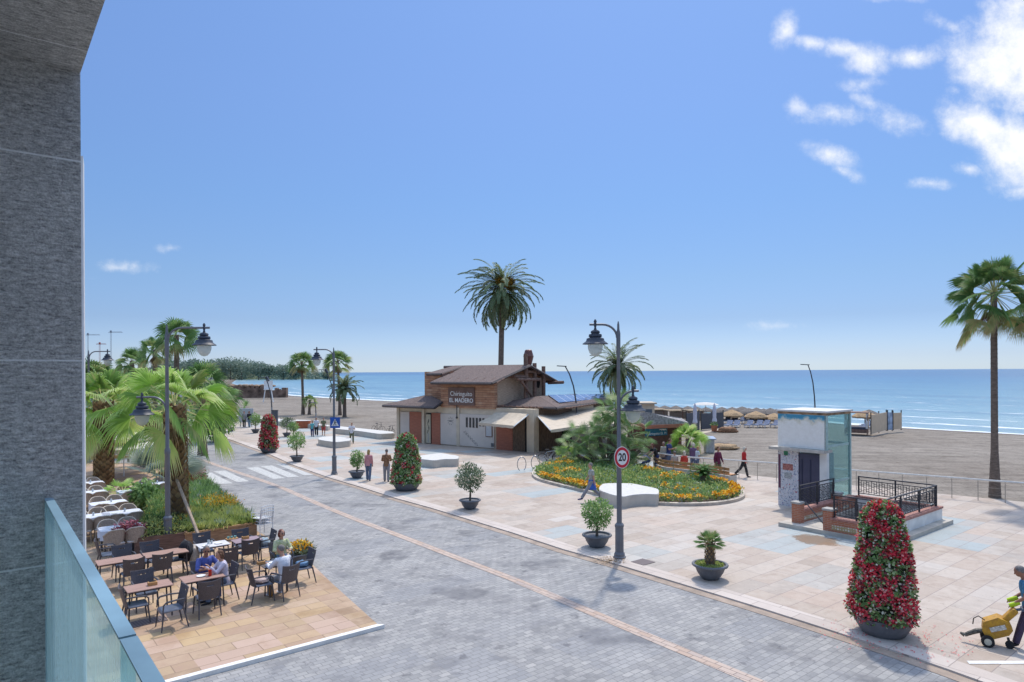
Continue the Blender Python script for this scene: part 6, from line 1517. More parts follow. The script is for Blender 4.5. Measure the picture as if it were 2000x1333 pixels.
def wicker(label):
    t = thing('wicker_chair', label, 'chair', (0,0,0), 0, 'beige wicker armchairs around the clothed tables')
    MB().box(0,0,.42,.50,.48,.06,bev=.02).build('seat', mat('cushion_pale', (.56,.50,.46), .9, .08), t)
    mb = MB(); n = 12; q = []
    for i in range(n+1): a = math.pi+math.pi*i/n; zt_ = .88-.20*abs(math.cos(a))**4; q += [(.28*math.cos(a), .05+.30*math.sin(a), .38), (.31*math.cos(a), .05+.34*math.sin(a), zt_)]
    mb.add(q, [(2*i, 2*i+2, 2*i+3, 2*i+1) for i in range(n)]); o = mb.build('backrest', M_wick, t); md = o.modifiers.new('thick', 'SOLIDIFY'); md.thickness = .025
    MB().tube([Vector(q[2*i+1]) for i in range(n+1)], .022, 6).build('rim', mat('rim_pale', (.55,.48,.40), .7, .1), t)
    for sx in (-1,1):
        for sy in (-1,1): MB().tube([(sx*.22,sy*.2,.42),(sx*.24,sy*.23,0)], .018, 5).build('leg', M_wick, t)
    return t
tabs = [((236,1030),'nearest white clothed table, beside the bronze leaved shrub'),((238,1001),'white clothed table second from the cafe, left of the planter grasses'),((176,1009),'white clothed table cut by the dark wall beside the second one'),((212,982),'white clothed table in front of the terracotta pot'),((176,962),'white clothed table at the wall, level with the terracotta pot'),((172,944),'farthest white clothed table at the wall by the thick trunk'),((303,945),'white clothed table behind the green spiky shrub'),((262,958),'white clothed table behind the terracotta pot palm')]
pt = pw = None; wl = ['far left wicker chair, %s','near left wicker chair, %s','far right wicker chair, %s','near right wicker chair, %s']
for i, (px, lb_) in enumerate(tabs):
    P = G(px[0], px[1], .76+TZ); P.z = TZ
    if i == 0: pt = clothed(lb_); pt.location = P; pt.rotation_euler = (0,0,ANG_V); proto(pt)
    else: dup(pt, P, ANG_V+random.uniform(-.05,.05), lb_)
    short = lb_.replace('white clothed table', 'cloth table').replace(' cut by the dark wall','').split(',')[0]
    for k, (dv, du, f_) in enumerate(((-.28,.68,UN),(-.28,-.68,U),(.30,.70,UN),(.30,-.66,U))):
        Q = P+V*dv+U*du; Q.z = TZ; lb2 = (wl[k] % short)
        if pw is None: pw = wicker(lb2); pw.location = Q; pw.rotation_euler = (0,0,heading(f_)); proto(pw)
        else: dup(pw, Q, heading(f_)+random.uniform(-.15,.15), lb2)
for (px, py, lb_, m_) in ((238,868,'open cream parasol behind the silvery palm', 'cream_parasol'),(215,850,'second cream parasol nearer the thick palm trunk','cream_parasol')):
    P = G(px+8, py+90, TZ); P = AT(px+4, 930, 38); P.z = TZ; zt_ = Zat(px, py-12, 38)
    t = thing('parasol', lb_, 'parasol', P, .3, 'cream parasols of the left restaurant'); MB().tube([(0,0,0),(0,0,zt_)], .03, 7).build('pole', M_sw, t)
    mb = MB(); R_ = 2.0; vs = [(0,0,zt_+.05)]+[(R_*math.cos(k*math.pi/4), R_*math.sin(k*math.pi/4), zt_-.55) for k in range(8)]+[(R_*math.cos(k*math.pi/4), R_*math.sin(k*math.pi/4), zt_-.75) for k in range(8)]
    mb.add(vs, [(0,1+k,1+(k+1) % 8) for k in range(8)]+[(1+k,9+k,9+(k+1) % 8,1+(k+1) % 8) for k in range(8)]); mb.build('canopy', mat(m_, (.60,.57,.52), .85, .05), t)
t = thing('road_sign', 'yellow board with a black chevron by the thick palm trunk', 'road sign', AT(184,905,46), 0)
MB().box(0,0,0,1.0,.05,.95).build('board', mat('sign_amber', (.70,.38,.02), .5, .05), t); MB().tube([(.1,-.035,.25),(.35,-.035,0),(.1,-.035,-.25)], .035, 4).build('chevron', M_sbk, t); MB().tube([(0,.06,.3),(0,.06,-1.6)], .04, 6).build('post', M_lamp, t)
t = thing('timber_fence', 'low varnished timber fence behind the parasol pole', 'fence', AT(250,925,44), 0); t.location.z = TZ
for k in range(3): MB().box(0,0,.35+k*.3,6.0,.05,.22).build('board', mat('varnished_board', (.45,.26,.10), .6, .15, 3, stretch=(1,1,8)), t)
for x in (-2.9,0,2.9): MB().box(x,.06,.6,.1,.1,1.2).build('post', M_log, t)
# ---- curved timber bench at the flower bed
M_slat = mat('orange_timber', (.46,.23,.095), .6, .15, 3)
bn = [(1276,914),(1281,922),(1296,927),(1320,930),(1350,934),(1385,939),(1425,946)]
P0 = GP(1340,940); t = thing('curved_bench', 'long curved bench with orange timber slats on a pale concrete base', 'bench', P0, 0)
Q = resample([GP(*p)-P0 for p in bn], 20); QI = offset_poly(Q, -.55)
mb = MB(); n = len(Q)
vs = []
for p, q in zip(Q, QI): vs += [(p.x,p.y,0),(p.x,p.y,.42),(q.x,q.y,.42),(q.x,q.y,0)]
mb.add(vs, [(4*i+k, 4*i+4+k, 4*i+5+k, 4*i+1+k) for i in range(n-1) for k in range(3)]+[(0,1,2,3),(4*n-1,4*n-2,4*n-3,4*n-4)]); mb.build('base', M_conc, t)
for z in (.50,.68):
    mb = MB(); vs = []
    for p in Q: vs += [(p.x,p.y,z),(p.x,p.y,z+.14),(p.x,p.y+.04,z+.14),(p.x,p.y+.04,z)]
    mb.add(vs, [(4*i+k, 4*i+4+k, 4*i+4+(k+1) % 4, 4*i+(k+1) % 4) for i in range(n-1) for k in range(4)]+[(0,1,2,3),(4*n-1,4*n-2,4*n-3,4*n-4)]); mb.build('backrest_slat', M_slat, t)
mb = MB(); vs = []
for p, q in zip(offset_poly(Q, -.12), offset_poly(Q, -.5)): vs += [(p.x,p.y,.43),(p.x,p.y,.47),(q.x,q.y,.47),(q.x,q.y,.43)]
mb.add(vs, [(4*i+k, 4*i+4+k, 4*i+4+(k+1) % 4, 4*i+(k+1) % 4) for i in range(n-1) for k in range(4)]); mb.build('seat_slats', M_slat, t)
for i in range(0, n, 3): MB().tube([(Q[i].x,Q[i].y-.02,.2),(Q[i].x,Q[i].y-.03,.84)], .02, 5).build('bracket', M_chrome, t)
# ---- ground covers
def plate(name, label, c, w, d, rz, m_, cat):
    tag(MB().box(0,0,0,w,d,.012,rz).build(name, m_, loc=c), label, cat)
m, N, L, B = newmat('cast_iron_grid'); tc = N.new('ShaderNodeTexCoord'); ck = N.new('ShaderNodeTexChecker'); ck.inputs['Scale'].default_value = 22; L.new(tc.outputs['Object'], ck.inputs[0])
ck.inputs['Color1'].default_value = (.17,.13,.13,1); ck.inputs['Color2'].default_value = (.07,.055,.055,1); L.new(ck.outputs[0], B.inputs['Base Color']); B.inputs['Roughness'].default_value = .7
plate('drain_cover', 'rusty grid cover in the terrace under the near chairs', G(290,1214,TZ+.008), .75, .42, ANG_V, m, 'drain cover')
plate('drain_cover', 'rusty square cover beside the speed limit lamp post', G(1256,1098,PZ+.008), .55, .50, ANG_V, m, 'drain cover')
lb = LB(); n = 300; c = G(1195,1096,PZ); a = rng.random(n)*6.28; r = .45*rng.random(n); lb.leaves(np.stack([c.x-.05+r*np.cos(a)*1.2, c.y+r*np.sin(a), np.full(n,PZ+.02)],1), np.stack([np.cos(a*5),np.sin(a*5),np.full(n,.15)],1), np.tile([0,0,1.],(n,1)), .05, .03)
tag(lb.build('leaf_litter', L_dead), 'brown leaf litter at the foot of the speed limit lamp post', 'leaf litter', kind='stuff')
# ---- road sweeper's machine
M_my = mat('machine_yellow', (.56,.30,.02), .55, .2, 9, .3, 30, col2=(.33,.17,.03))
P = GP(1950,1262); t = thing('paving_machine', 'yellow walk-behind machine with small black wheels pushed by the worker', 'machine', P, rad(-32)); t.scale = (.80,)*3
k = P.y/F
mb = MB(); prof = [(-.30,.28),(-.36,.40),(-.34,.62),(-.02,.80),(.22,.72),(.30,.52),(.22,.38),(-.10,.22)]
n = len(prof); mb.add([(x, y, z) for y in (-.20,.20) for x, z in prof], [tuple(range(n-1,-1,-1)), tuple(range(n, 2*n))]+[(i, (i+1) % n, n+(i+1) % n, n+i)[::1] for i in range(n)]); mb.build('hood', M_my, t)
MB().box(.24,0,.86,.44,.26,.14,ry=rad(-52),bev=.02).build('column', M_my, t)
MB().box(-.02,-.207,.52,.36,.012,.12,ry=rad(-24)).build('logo_patch', mat('decal_white', (.6,.58,.52), .5, .3, 40), t)
w = MB().tube([(-.24,-.29,.15),(-.24,-.18,.15)], .15, 18).build('wheel', M_tyre, t); MB().tube([(-.24,-.305,.15),(-.24,-.29,.15)], .085, 14).build('rim', mat('rim_dirty', (.45,.44,.36), .6, .2), w)
w = MB().tube([(-.24,.18,.15),(-.24,.29,.15)], .15, 18).build('wheel', M_tyre, t)
w = MB().tube([(.24,-.09,.10),(.24,-.02,.10)], .10, 16).build('wheel', M_tyre, t); MB().tube([(.20,-.06,.28),(.24,-.055,.10)], .03, 6).build('fork', M_iron, t)
MB().tube([(-.30,-.1,.40),(-.48,-.12,.34),(-.62,-.12,.26),(-.74,-.12,.18)], [.06,.07,.06,.05], 8).tube([(-.74,-.12,.18),(-.84,-.10,.22)], [.06,.03], 8).build('engine_arm', mat('greasy_metal', (.13,.12,.10), .6, .4, 20), t)
MB().tube([(-.30,-.1,.66),(-.44,-.1,.74),(-.54,-.1,.66),(-.56,-.1,.50)], .014, 6).build('hose', M_sbk, t)
MB().tube([(.38,0,1.02),(.50,0,1.06)], .035, 8).tube([(.50,-.16,1.07),(.52,0,1.05),(.50,.16,1.07)], .03, 8).build('handle', mat('handle_dark', (.08,.10,.14), .5, .1), t)
# ---- pushchair
P = GP(1262,921); t = thing('pushchair', 'dark blue pushchair beside the bending woman', 'pushchair', P, rad(160))
MB().box(0,0,.55,.5,.42,.12,ry=.3,bev=.04).build('seat', mat('pram_navy', (.05,.07,.14), .8, .15), t)
mb = MB(); mb.loft([((-.25+.5*i/6, 0, .72+.22*math.sin(i/6*2.4)), .02, .23, (1,0,0), (0,1,0)) for i in range(7)], 8); mb.build('hood', MATS['pram_navy'], t)
for x, y in ((-.3,-.22),(-.3,.22),(.35,-.22),(.35,.22)): MB().tube([(x,y-.02,.12),(x,y+.02,.12)], .12, 12).build('wheel', M_tyre, t)
MB().tube([(.35,-.22,.12),(-.35,-.22,1.0),(-.38,0,1.02),(-.35,.22,1.0),(.35,.22,.12)], .014, 6).tube([(-.3,-.22,.12),(.1,-.22,.55)], .014, 6).build('frame', M_chrome, t)
# ================================================================ BEACH
M_thG = mat('grey_thatch', (.19,.165,.145), .95, .3, 14, .8, 30); M_thO = mat('straw_thatch', (.44,.30,.17), .95, .25, 14, .8, 30)
def thatch(label, px, topy, D, m_, R=1.35, h=None):
    zg = -.42; P = Vector((AT(px,726,D).x, D, zg)); H = Zat(px, topy, D)-zg
    t = thing('thatch_parasol', label, 'parasol', P, random.uniform(0,6), 'thatched beach parasols')
    MB().tube([(0,0,0),(0,0,H)], .07, 6).build('pole', M_log, t)
    mb = MB(); n = 18; vs = [(0,0,H+.06)]
    for r_, z_ in ((.35,.80),(.75,.5),(1.0,.12)):
        for k in range(n): rr = R*r_*(1+random.uniform(-.05,.05)); a = 2*math.pi*k/n; vs.append((rr*math.cos(a), rr*math.sin(a), H-.72+.72*z_+random.uniform(-.04,.04)))
    for k in range(n): a = 2*math.pi*k/n; vs.append((R*.97*math.cos(a), R*.97*math.sin(a), H-.82+random.uniform(-.06,.06)))
    mb.add(vs, [(0,1+k,1+(k+1) % n) for k in range(n)]+[(1+j*n+k, 1+(j+1)*n+k, 1+(j+1)*n+(k+1) % n, 1+j*n+(k+1) % n) for j in range(3) for k in range(n)]); mb.build('thatch', m_, t)
ordn = ['first','second','third','fourth','fifth','sixth','seventh','eighth','ninth','tenth','eleventh','twelfth','thirteenth','fourteenth','fifteenth','sixteenth']
for i, (px, ty) in enumerate(((1429,801),(1476,804),(1512,808))): thatch(ordn[i]+' straw coloured parasol counted from the grey screen to the lift tower', px, ty, 80, M_thO)
for i, (px, ty, D) in enumerate(((1410,796,88),(1430,796,97),(1449,795,94),(1462,798,88),(1477,797,98),(1491,799,90),(1504,798,86),(1516,800,92))): thatch(ordn[i]+' grey thatched parasol from the left behind the sun loungers', px, ty, D, M_thG, 1.45)
for i, (px, ty, D) in enumerate(((1278,793,112),(1298,793,118),(1320,793,108),(1343,794,112),(1360,795,104),(1378,796,110))): thatch(ordn[i]+' far grey parasol from the left, behind the wooden sunshades', px, ty, D, M_thG, 1.5)
thatch('straw parasol between the lift tower and the beige screens', 1689,803, 76, M_thO); thatch('grey parasol just right of the straw one beyond the lift tower', 1697,801, 82, M_thG)
M_lf = mat('lounger_white', (.62,.63,.64), .5, .05); M_lb = mat('lounger_blue', (.13,.17,.27), .7, .3, 3)
def lounger(label):
    t = thing('sun_lounger', label, 'sun lounger', (0,0,0), 0, 'white and blue sun loungers in rows')
    MB().box(0,-.3,.34,.62,1.3,.06).build('mattress', M_lb, t); MB().box(0,.55,.55,.62,.62,.06,rx=rad(40)).build('backrest', M_lb, t); MB().box(0,0,.28,.66,1.9,.05).build('frame', M_lf, t)
    for x in (-.28,.28):
        for y in (-.8,.7): MB().box(x,y,.13,.06,.06,.27).build('leg', M_lf, t)
    return t
pl_ = None; i = 0
for row, (y0, D, xs_) in enumerate(((836,74,(1422,1437,1462,1480,1494,1514)),(829,80,(1420,1434,1449,1465,1482,1497,1511)),(823,88,(1418,1432,1447,1462,1478,1494,1509)))):
    for j, px in enumerate(xs_):
        P = Vector((AT(px,726,D).x, D, -.42)); lb_ = '%s sun lounger from the left in the %s row from us' % (ordn[j], ('near','middle','far')[row])
        if pl_ is None: pl_ = proto(lounger(lb_)); pl_.location = P; pl_.rotation_euler = (0,0,rad(-35))
        else: dup(pl_, P, rad(-35)+random.uniform(-.2,.2), lb_)
for px, D, lb_ in ((1687,70,'sun lounger beside the draped daybed'),(1697,73,'sun lounger just left of the beige screens')): dup(pl_, Vector((AT(px,726,D).x, D, -.4)), rad(-60), lb_)
# screens
def screen(name, label, pts, ztop_px, m_, posts, cat='screen', group=None):
    a, b = pts; Pa, Pb = G(*a, -.35), G(*b, -.35); c0 = Pa.copy(); d = Pb-Pa; t = thing(name, label, cat, c0, math.atan2(d.y, d.x), group); ln = d.length; H = Zat(a[0], ztop_px, Pa.y)+.35
    MB().box(ln/2,0,H*.5+.05,ln,.04,H-.1).build('panel', m_, t)
    for k in range(posts): x = ln*k/(posts-1); MB().box(x,.04,(H+.25)/2,.08,.08,H+.25).build('post', mat('post_dark', (.06,.055,.05), .7, .1), t)
M_scg = mat('grey_mesh', (.10,.105,.12), .8, .15, 20); M_scb = mat('beige_mesh', (.66,.50,.34), .8, .05, 2)
screen('wind_screen', 'dark grey mesh screen right of the white closed parasol', ((1370,841),(1413,838)), 808, M_scg, 3, group='grey mesh screens'); screen('wind_screen', 'dark grey mesh screen left of the white closed parasol', ((1341,846),(1366,842)), 808, M_scg, 2, group='grey mesh screens')
screen('wind_screen', 'left beige wind screen near the waterline', ((1702,850),(1732,842)), 811, M_scb, 3, group='beige wind screens'); screen('wind_screen', 'right beige wind screen near the waterline', ((1745,841),(1761,840)), 807, M_scb, 2, group='beige wind screens')
screen('beach_banner', 'blue and white upright banner between the beige screens', ((1734,842),(1743,842)), 806, mat('banner_blue', (.42,.52,.66), .6, .35, 2), 2, 'banner')
def closed_parasol(label, px, py, topy, D):
    P = Vector((AT(px,726,D).x, D, -.3)); H = Zat(px, topy, D)+.3; t = thing('closed_parasol', label, 'parasol', P, 0, 'closed white parasols'); MB().tube([(0,0,0),(0,0,H)], .03, 6).build('pole', M_sw, t)
    MB().lathe([(.05,H*.30),(.26,H*.36),(.18,H*.5),(.20,H*.75),(.12,H*.93),(.02,H)], 10).build('folded_canopy', mat('folded_white', (.62,.60,.66), .8, .06), t, smooth=True); MB().lathe([(.3,0),(.3,.08),(.05,.12)], 12).build('foot', M_iron, t)
closed_parasol('closed white parasol standing left of the grey screen', 1357,842,788, 66); closed_parasol('closed white parasol before the middle of the grey screen', 1395,840,788, 68)
tag(MB().prism([(G(x,y,-.28).x, G(x,y,-.28).y) for x,y in ((1356,846),(1412,838),(1418,840),(1362,849))], -.45, -.26).build('boardwalk', mat('boardwalk_wood', (.50,.43,.34), .85, .15, 4)), 'pale wooden boardwalk in front of the grey screens', 'boardwalk')
cloth('driftwood_boat', 'small brown wooden hull lying on the sand', 'boat', G(1421,842,-.15), 1.0,.5,.42, mat('hull_brown', (.24,.12,.06), .8, .3), 9)
cloth('straw_heap', 'heap of straw on the sand beside the utility cabinet', 'straw', G(1410,874,.05), 1.3,.6,.28, M_thO, 11); cloth('straw_heap', 'smaller flat straw bundle behind the straw heap', 'straw', G(1402,868,.05), 1.0,.35,.16, M_thG, 12)
t = thing('bin', 'terracotta tub standing before the grey screens', 'tub', G(1395,843,-.26), 0); MB().lathe([(.25,0),(.34,.55),(.36,.6),(.30,.6)], 12).build('body', M_terra, t); lb = LB(); crown_leaves(lb, 90, (0,0,.7), (.3,.3,.2), .2, .6); lb.build('plant', L_bush, t)
for i, (x0, x1, y_, D) in enumerate(((1262,1298,804,92),(1300,1336,806,88),(1338,1366,806,84))):
    a, b = AT(x0,726,D), AT(x1,726,D); w = b.x-a.x; zt_ = Zat(x0, y_-4, D)+.45
    t = thing('wooden_sunshade', ordn[i]+' wooden slatted sunshade frame from the left on the far beach', 'sunshade', (a.x+w/2, D, -.45), .1, 'wooden sunshade frames')
    MB().box(0,0,zt_,w,3,.12).build('roof', mat('straw_roof', (.33,.25,.16), .9, .25, 6), t)
    for x in (-w/2+.1,0,w/2-.1):
        for y in (-1.3,1.3): MB().box(x,y,zt_/2,.1,.1,zt_).build('post', M_log, t)
    MB().box(0,-1.35,.55,w,.08,.9).build('front_panel', mat('fence_slats', (.22,.17,.13), .9, .3, 5, stretch=(9,1,1)), t)
for i, (px0, px1, D, ty) in enumerate(((1244,1278,80,790),)):
    a, b = AT(px0,726,D), AT(px1,726,D); w = b.x-a.x; H = Zat(px0, ty, D)+.3
    t = thing('beach_hut', 'cream beach hut with flat roof behind the kiosk', 'hut', (a.x+w/2, D+1.5, -.3), 0); MB().box(0,0,H/2,w,3,H).build('wall', M_cream, t); MB().box(0,0,H+.1,w+.5,3.5,.18).build('roof', M_awn, t); MB().box(w*.15,-1.53,H*.55,w*.4,.05,H*.35).build('window', mat('hut_window', (.12,.15,.18), .3, .1), t)
a, b = AT(1356,726,92), AT(1400,726,92); t = thing('open_parasol', 'wide white flat canopy behind the closed parasols', 'canopy', ((a.x+b.x)/2, 92, -.45), 0); H = Zat(1378,786,92)+.45
MB().lathe([(1.8,H-.35),(1.2,H-.1),(.1,H)], 10).build('canopy', mat('canopy_offwhite', (.6,.57,.52), .8, .05), t); MB().tube([(0,0,0),(0,0,H)], .05, 6).build('pole', M_sw, t)
# daybed
P = G(1673,848,-.38); t = thing('daybed', 'wooden four-post daybed with white drapes beyond the lift tower', 'daybed', P, rad(-30))
MB().box(0,0,.35,2.0,1.9,.35).build('base', M_log, t); MB().box(0,0,.6,1.9,1.8,.16).build('mattress', mat('dark_mattress', (.06,.06,.08), .8, .2), t)
for x in (-.95,.95):
    for y in (-.9,.9): MB().box(x,y,1.05,.09,.09,2.1).build('post', M_log, t); MB().lathe([(.10,.6),(.13,1.2),(.06,1.5),(.10,2.05)], 8, (x*.97,y*.97,0)).build('drape', mat('drape_white', (.66,.64,.60), .9, .05), t)
MB().box(0,0,2.12,2.1,2.0,.08).build('roof', M_log, t)
# ruined wall, lifeguard chair at the far beach
Pa, Pb = G(452,778,-.2), G(561,777,-.2); d = Pb-Pa; t = thing('brick_ruin', 'long low brown ruined wall at the far end of the sand', 'wall', Pa, math.atan2(d.y, d.x)); mb = MB(); ln = d.length; n = 24
for k in range(n): h_ = 2.1+random.uniform(-.3,.35)+(.6 if k < n*.6 else 0); mb.box(ln*(k+.5)/n, 0, h_/2, ln/n*1.001, 2+.02*(k % 2), h_)
mb.build('masonry', mat('ruin_brown', (.23,.155,.115), .95, .35, .8), t); mb = MB(); 
for k in range(30): mb.ball((random.uniform(0,ln*.75), random.uniform(-.5,.5), 2.9), random.uniform(.4,1.0), .6, random.uniform(.25,.5), 6, 4)
mb.build('rubble', mat('rubble_tan', (.34,.23,.15), .95, .3, 1), t)
P = G(524,786,-.1); t = thing('lifeguard_chair', 'white lifeguard tower on the far sand', 'lifeguard tower', P, .3); k = P.y/F
for x in (-.8,.8):
    for y in (-.6,.6): MB().tube([(x*1.2,y*1.2,0),(x*.7,y*.7,2.6)], .09, 5).build('leg', M_sw, t)
MB().box(0,0,2.6,1.7,1.3,.15).build('platform', M_sw, t); MB().box(0,.6,3.5,1.7,.1,1.8).build('back_panel', M_sw, t)
t = thing('spiky_plant', 'small spiky plant growing on the sand behind the seat wall', 'plant', G(480,795,0), 0); lb = LB()
for j in range(40): az = j*2.4; el = rad(5+75*j/40); lb.leaves(np.array([[0,0,.05]]), np.array([[math.cos(az)*math.cos(el), math.sin(az)*math.cos(el), math.sin(el)]]), np.array([[0,0,1.]]), 1.5, .14)
lb.build('foliage', L_bush, t)
# cranes
def crane(label, px, topy, jx0, jx1, D, m_):
    P = Vector((AT(px,726,D).x, D, 0)); H = Zat(px, topy, D); t = thing('tower_crane', label, 'crane', P, 0, 'tower cranes on the horizon'); w = D/F*2.2
    mb = MB(); n = 26
    for s in (-1,1): mb.box(s*w/2,0,H/2,w*.16,w*.16,H)
    for k in range(n): z = H*k/n; mb.tube([(-w/2,0,z),(w/2,0,z+H/n)], w*.06, 3)
    mb.build('mast', m_, t); x0, x1 = (jx0-px)*D/F, (jx1-px)*D/F; mb = MB(); mb.box((x0+x1)/2,0,H,x1-x0,w*.4,w*.25).box((x0+x1)/2,0,H+w*.7,(x1-x0)*.86,w*.3,w*.2)
    for k in range(12): a = x0+(x1-x0)*k/12; mb.tube([(a,0,H),(a+(x1-x0)/24,0,H+w*.7)], w*.06, 3)
    mb.build('jib', m_, t); MB().box(0,0,H+w*.9,w*1.2,w,w*1.8).build('cab', m_, t)
crane('grey crane at the far left edge against the sky', 172,655,168,196,420, mat('crane_grey', (.30,.33,.37), .6, .1)); crane('grey crane with its jib towards the right', 217,650,212,240,430, MATS['crane_grey']); crane('red crane between the two grey cranes', 195,673,188,208,440, mat('crane_red', (.45,.12,.10), .6, .1))

# wet stain on the slabs at the stairwell corner
wc = G(1596,1055,PZ+.004); m, N, L, B = newmat('wet_ochre'); B.inputs['Base Color'].default_value = (.34,.21,.12,1); B.inputs['Roughness'].default_value = .3
tc = N.new('ShaderNodeTexCoord'); ln_ = N.new('ShaderNodeVectorMath'); ln_.operation = 'LENGTH'; L.new(tc.outputs['Object'], ln_.inputs[0])
a_ = mathn(N, L, 'ADD', mathn(N, L, 'SUBTRACT', 1.0, ln_.outputs['Value']), mathn(N, L, 'MULTIPLY', mathn(N, L, 'SUBTRACT', noise(N, L, tc.outputs['Object'], 2.2, 6, .65), .5), 1.6))
mr = N.new('ShaderNodeMapRange'); mr.interpolation_type = 'SMOOTHSTEP'; L.new(a_, mr.inputs[0]); mr.inputs[1].default_value = .1; mr.inputs[2].default_value = .5; mr.inputs[4].default_value = .6; L.new(mr.outputs[0], B.inputs['Alpha'])
mb = MB(); mb.add([(-1.5,-.8,0),(1.5,-.8,0),(1.5,.8,0),(-1.5,.8,0)], [(0,1,2,3)]); o = mb.build('wet_patch', m, loc=wc); o.rotation_euler = (0,0,ANG_U+.1)
setting(o, 'ochre damp patch on the slabs beside the stairwell plinth', 'stain')
# ================================================================ PEOPLE
SKIN = mat('skin', (.46,.25,.17), .6, .08, 5); SKIN2 = mat('skin_tanned', (.33,.16,.10), .6, .08, 5)
def cm(name, col, v=.12): return mat('cloth_'+name, col, .85, v, 9, .4, 50)
def v3(*a): return Vector(a)
def person(label, P, face, h=1.7, legs=((4,3),(-4,3)), arms=((5,8,10),(5,8,10)), lean=2, seat=None, top=None, sleeves='long', bottom=None, shoes=None, hair=None, hairstyle='short', skin=None, vox=.016, head=(0,0), near=False, skirt=None, glasses=False, shorts=False, group=None, hat=None, fem=False, cover=None):
    """legs: (thigh pitch forward, knee bend) left,right; arms: (shoulder pitch, abduction, elbow bend[, inward turn])"""
    t = thing('person', label, 'person', P, heading(face), group); s = h/1.75; t.scale = (s,)*3
    skin = skin or SKIN; zp = .94 if seat is None else seat/s+.07
    R_ = lambda ang: Matrix.Rotation(-rad(ang), 3, 'X')       # forward pitch about X
    Tm = R_(lean); pel = v3(0,0,zp)
    W1 = .92 if fem else 1.0
    def tp(x, y, z): return pel+Tm @ v3(x, y, z)
    body, cl, br, sh = MB(), MB(), MB(), MB(); xa, ya = (1,0,0), tuple(Tm @ v3(0,1,0))
    tor = [(-.08,.13,.10),(0,.155,.115),(.10,.135,.10),(.22,.14*W1,.10),(.34,.165*W1,.115),(.44,.17*W1,.105),(.50,.13*W1,.085),(.54,.06,.06)]
    body.loft([(tp(0,.0,z), rx, ry, xa, ya) for z, rx, ry in tor])
    neck, hc = tp(0,.01,.55), None
    Hm = Tm @ Matrix.Rotation(-rad(lean)*-.6, 3, 'X') @ Matrix.Rotation(rad(head[0]), 3, 'Z') @ Matrix.Rotation(-rad(head[1]), 3, 'X')
    hb = tp(0,.02,.58); hp = lambda x, y, z: hb+Hm @ v3(x, y, z)
    body.tube([tp(0,0,.50), hp(0,0,.02), hp(0,.01,.07)], [.062,.055,.05], 10)
    body.ball(hp(0,.015,.135), .075, .095, .112, 16, 12, Hm); body.ball(hp(0,.05,.075), .05, .055, .05, 12, 8, Hm)
    body.ball(hp(0,.113,.115), .013, .020, .022, 8, 6, Hm)
    for sx in (-1,1): body.ball(hp(sx*.076,.01,.125), .012, .02, .03, 8, 6, Hm)
    feet = []
    for i, sx in enumerate((-1,1)):
        th, kn = legs[i][:2]; ab = legs[i][2] if len(legs[i]) > 2 else 2
        def dv(a, ab_=ab): return Matrix.Rotation(-sx*rad(ab_) if 0 else 0, 3, 'Y') @ v3(sx*math.sin(rad(ab_)), math.sin(rad(a)), -math.cos(rad(a)))
        hipj = pel+v3(sx*.09,0,-.03); knee = hipj+dv(th).normalized()*.43; ank = knee+dv(th-kn, 0).normalized()*.42
        for mbx, e, stop in ((body, 0, 1), (br, .014, .50 if shorts else 1)):
            pts = [hipj+v3(0,0,.04), hipj.lerp(knee,.4), knee, knee.lerp(ank,.35), ank]; rr = [.088,.080,.056,.056,.038]
            if stop < 1: pts = pts[:3]; rr = [.095,.09,.078]
            elif e: rr = [.092,.085,.064,.062,.056]
            mbx.tube(pts, [r+e for r in rr], 12)
        fdir = v3(0,1,0) if seat is not None or kn < 25 else v3(0, math.cos(rad(min(60,kn))), -math.sin(rad(min(60,kn))))
        sh.tube([ank+v3(0,-.05,-.01), ank+v3(0,0,-.035), ank+fdir*.11+v3(0,0,-.055), ank+fdir*.19+v3(0,0,-.06)], [.04,.05,.046,.03], 10, flat=.85)
    br.loft([(tp(0,0,z), rx+.016, ry+.016, xa, ya) for z, rx, ry in tor[:3]])
    # torso clothing
    cl.loft([(tp(0,0,z), rx+.018, ry+.02, xa, ya) for z, rx, ry in [(-.10 if cover is None else -.16,.155,.125),(-.02,.16,.12)]+tor[2:7]]+[(tp(0,0,.53), .085, .075, xa, ya)])
    hands = []
    for i, sx in enumerate((-1,1)):
        a = arms[i]; pi_, ab, el = a[:3]; inw = a[3] if len(a) > 3 else 0
        shj = tp(sx*.175*W1, 0, .47)
        base = Tm if seat is not None or lean > 20 else Matrix.Identity(3)
        up = (v3(sx*math.sin(rad(ab)), math.sin(rad(pi_))*math.cos(rad(ab)), -math.cos(rad(pi_))*math.cos(rad(ab)))).normalized()
        p2 = pi_+el; fo = v3(-sx*math.sin(rad(inw)), math.sin(rad(p2))*math.cos(rad(inw)), -math.cos(rad(p2))*math.cos(rad(inw))).normalized()
        elb = shj+up*.285; wr = elb+fo*.25
        body.tube([tp(sx*.11,0,.46), shj, shj.lerp(elb,.4), elb, elb.lerp(wr,.3), wr], [.055,.055,.046,.038,.038,.026], 10)
        if sleeves != 'none':
            e_ = elb if sleeves == 'long' else shj.lerp(elb, .72)
            if sleeves == 'long': cl.tube([tp(sx*.10,0,.45), shj, shj.lerp(elb,.4), elb, elb.lerp(wr,.3), elb.lerp(wr,.93)], [.07,.072,.062,.054,.052,.042], 10)
            elif sleeves == 'half': cl.tube([tp(sx*.10,0,.45), shj, shj.lerp(elb,.4), elb, elb.lerp(wr,.25)], [.07,.072,.064,.058,.055], 10)
            else: cl.tube([tp(sx*.10,0,.45), shj, shj.lerp(elb,.45), shj.lerp(elb,.7)], [.07,.072,.068,.066], 10)
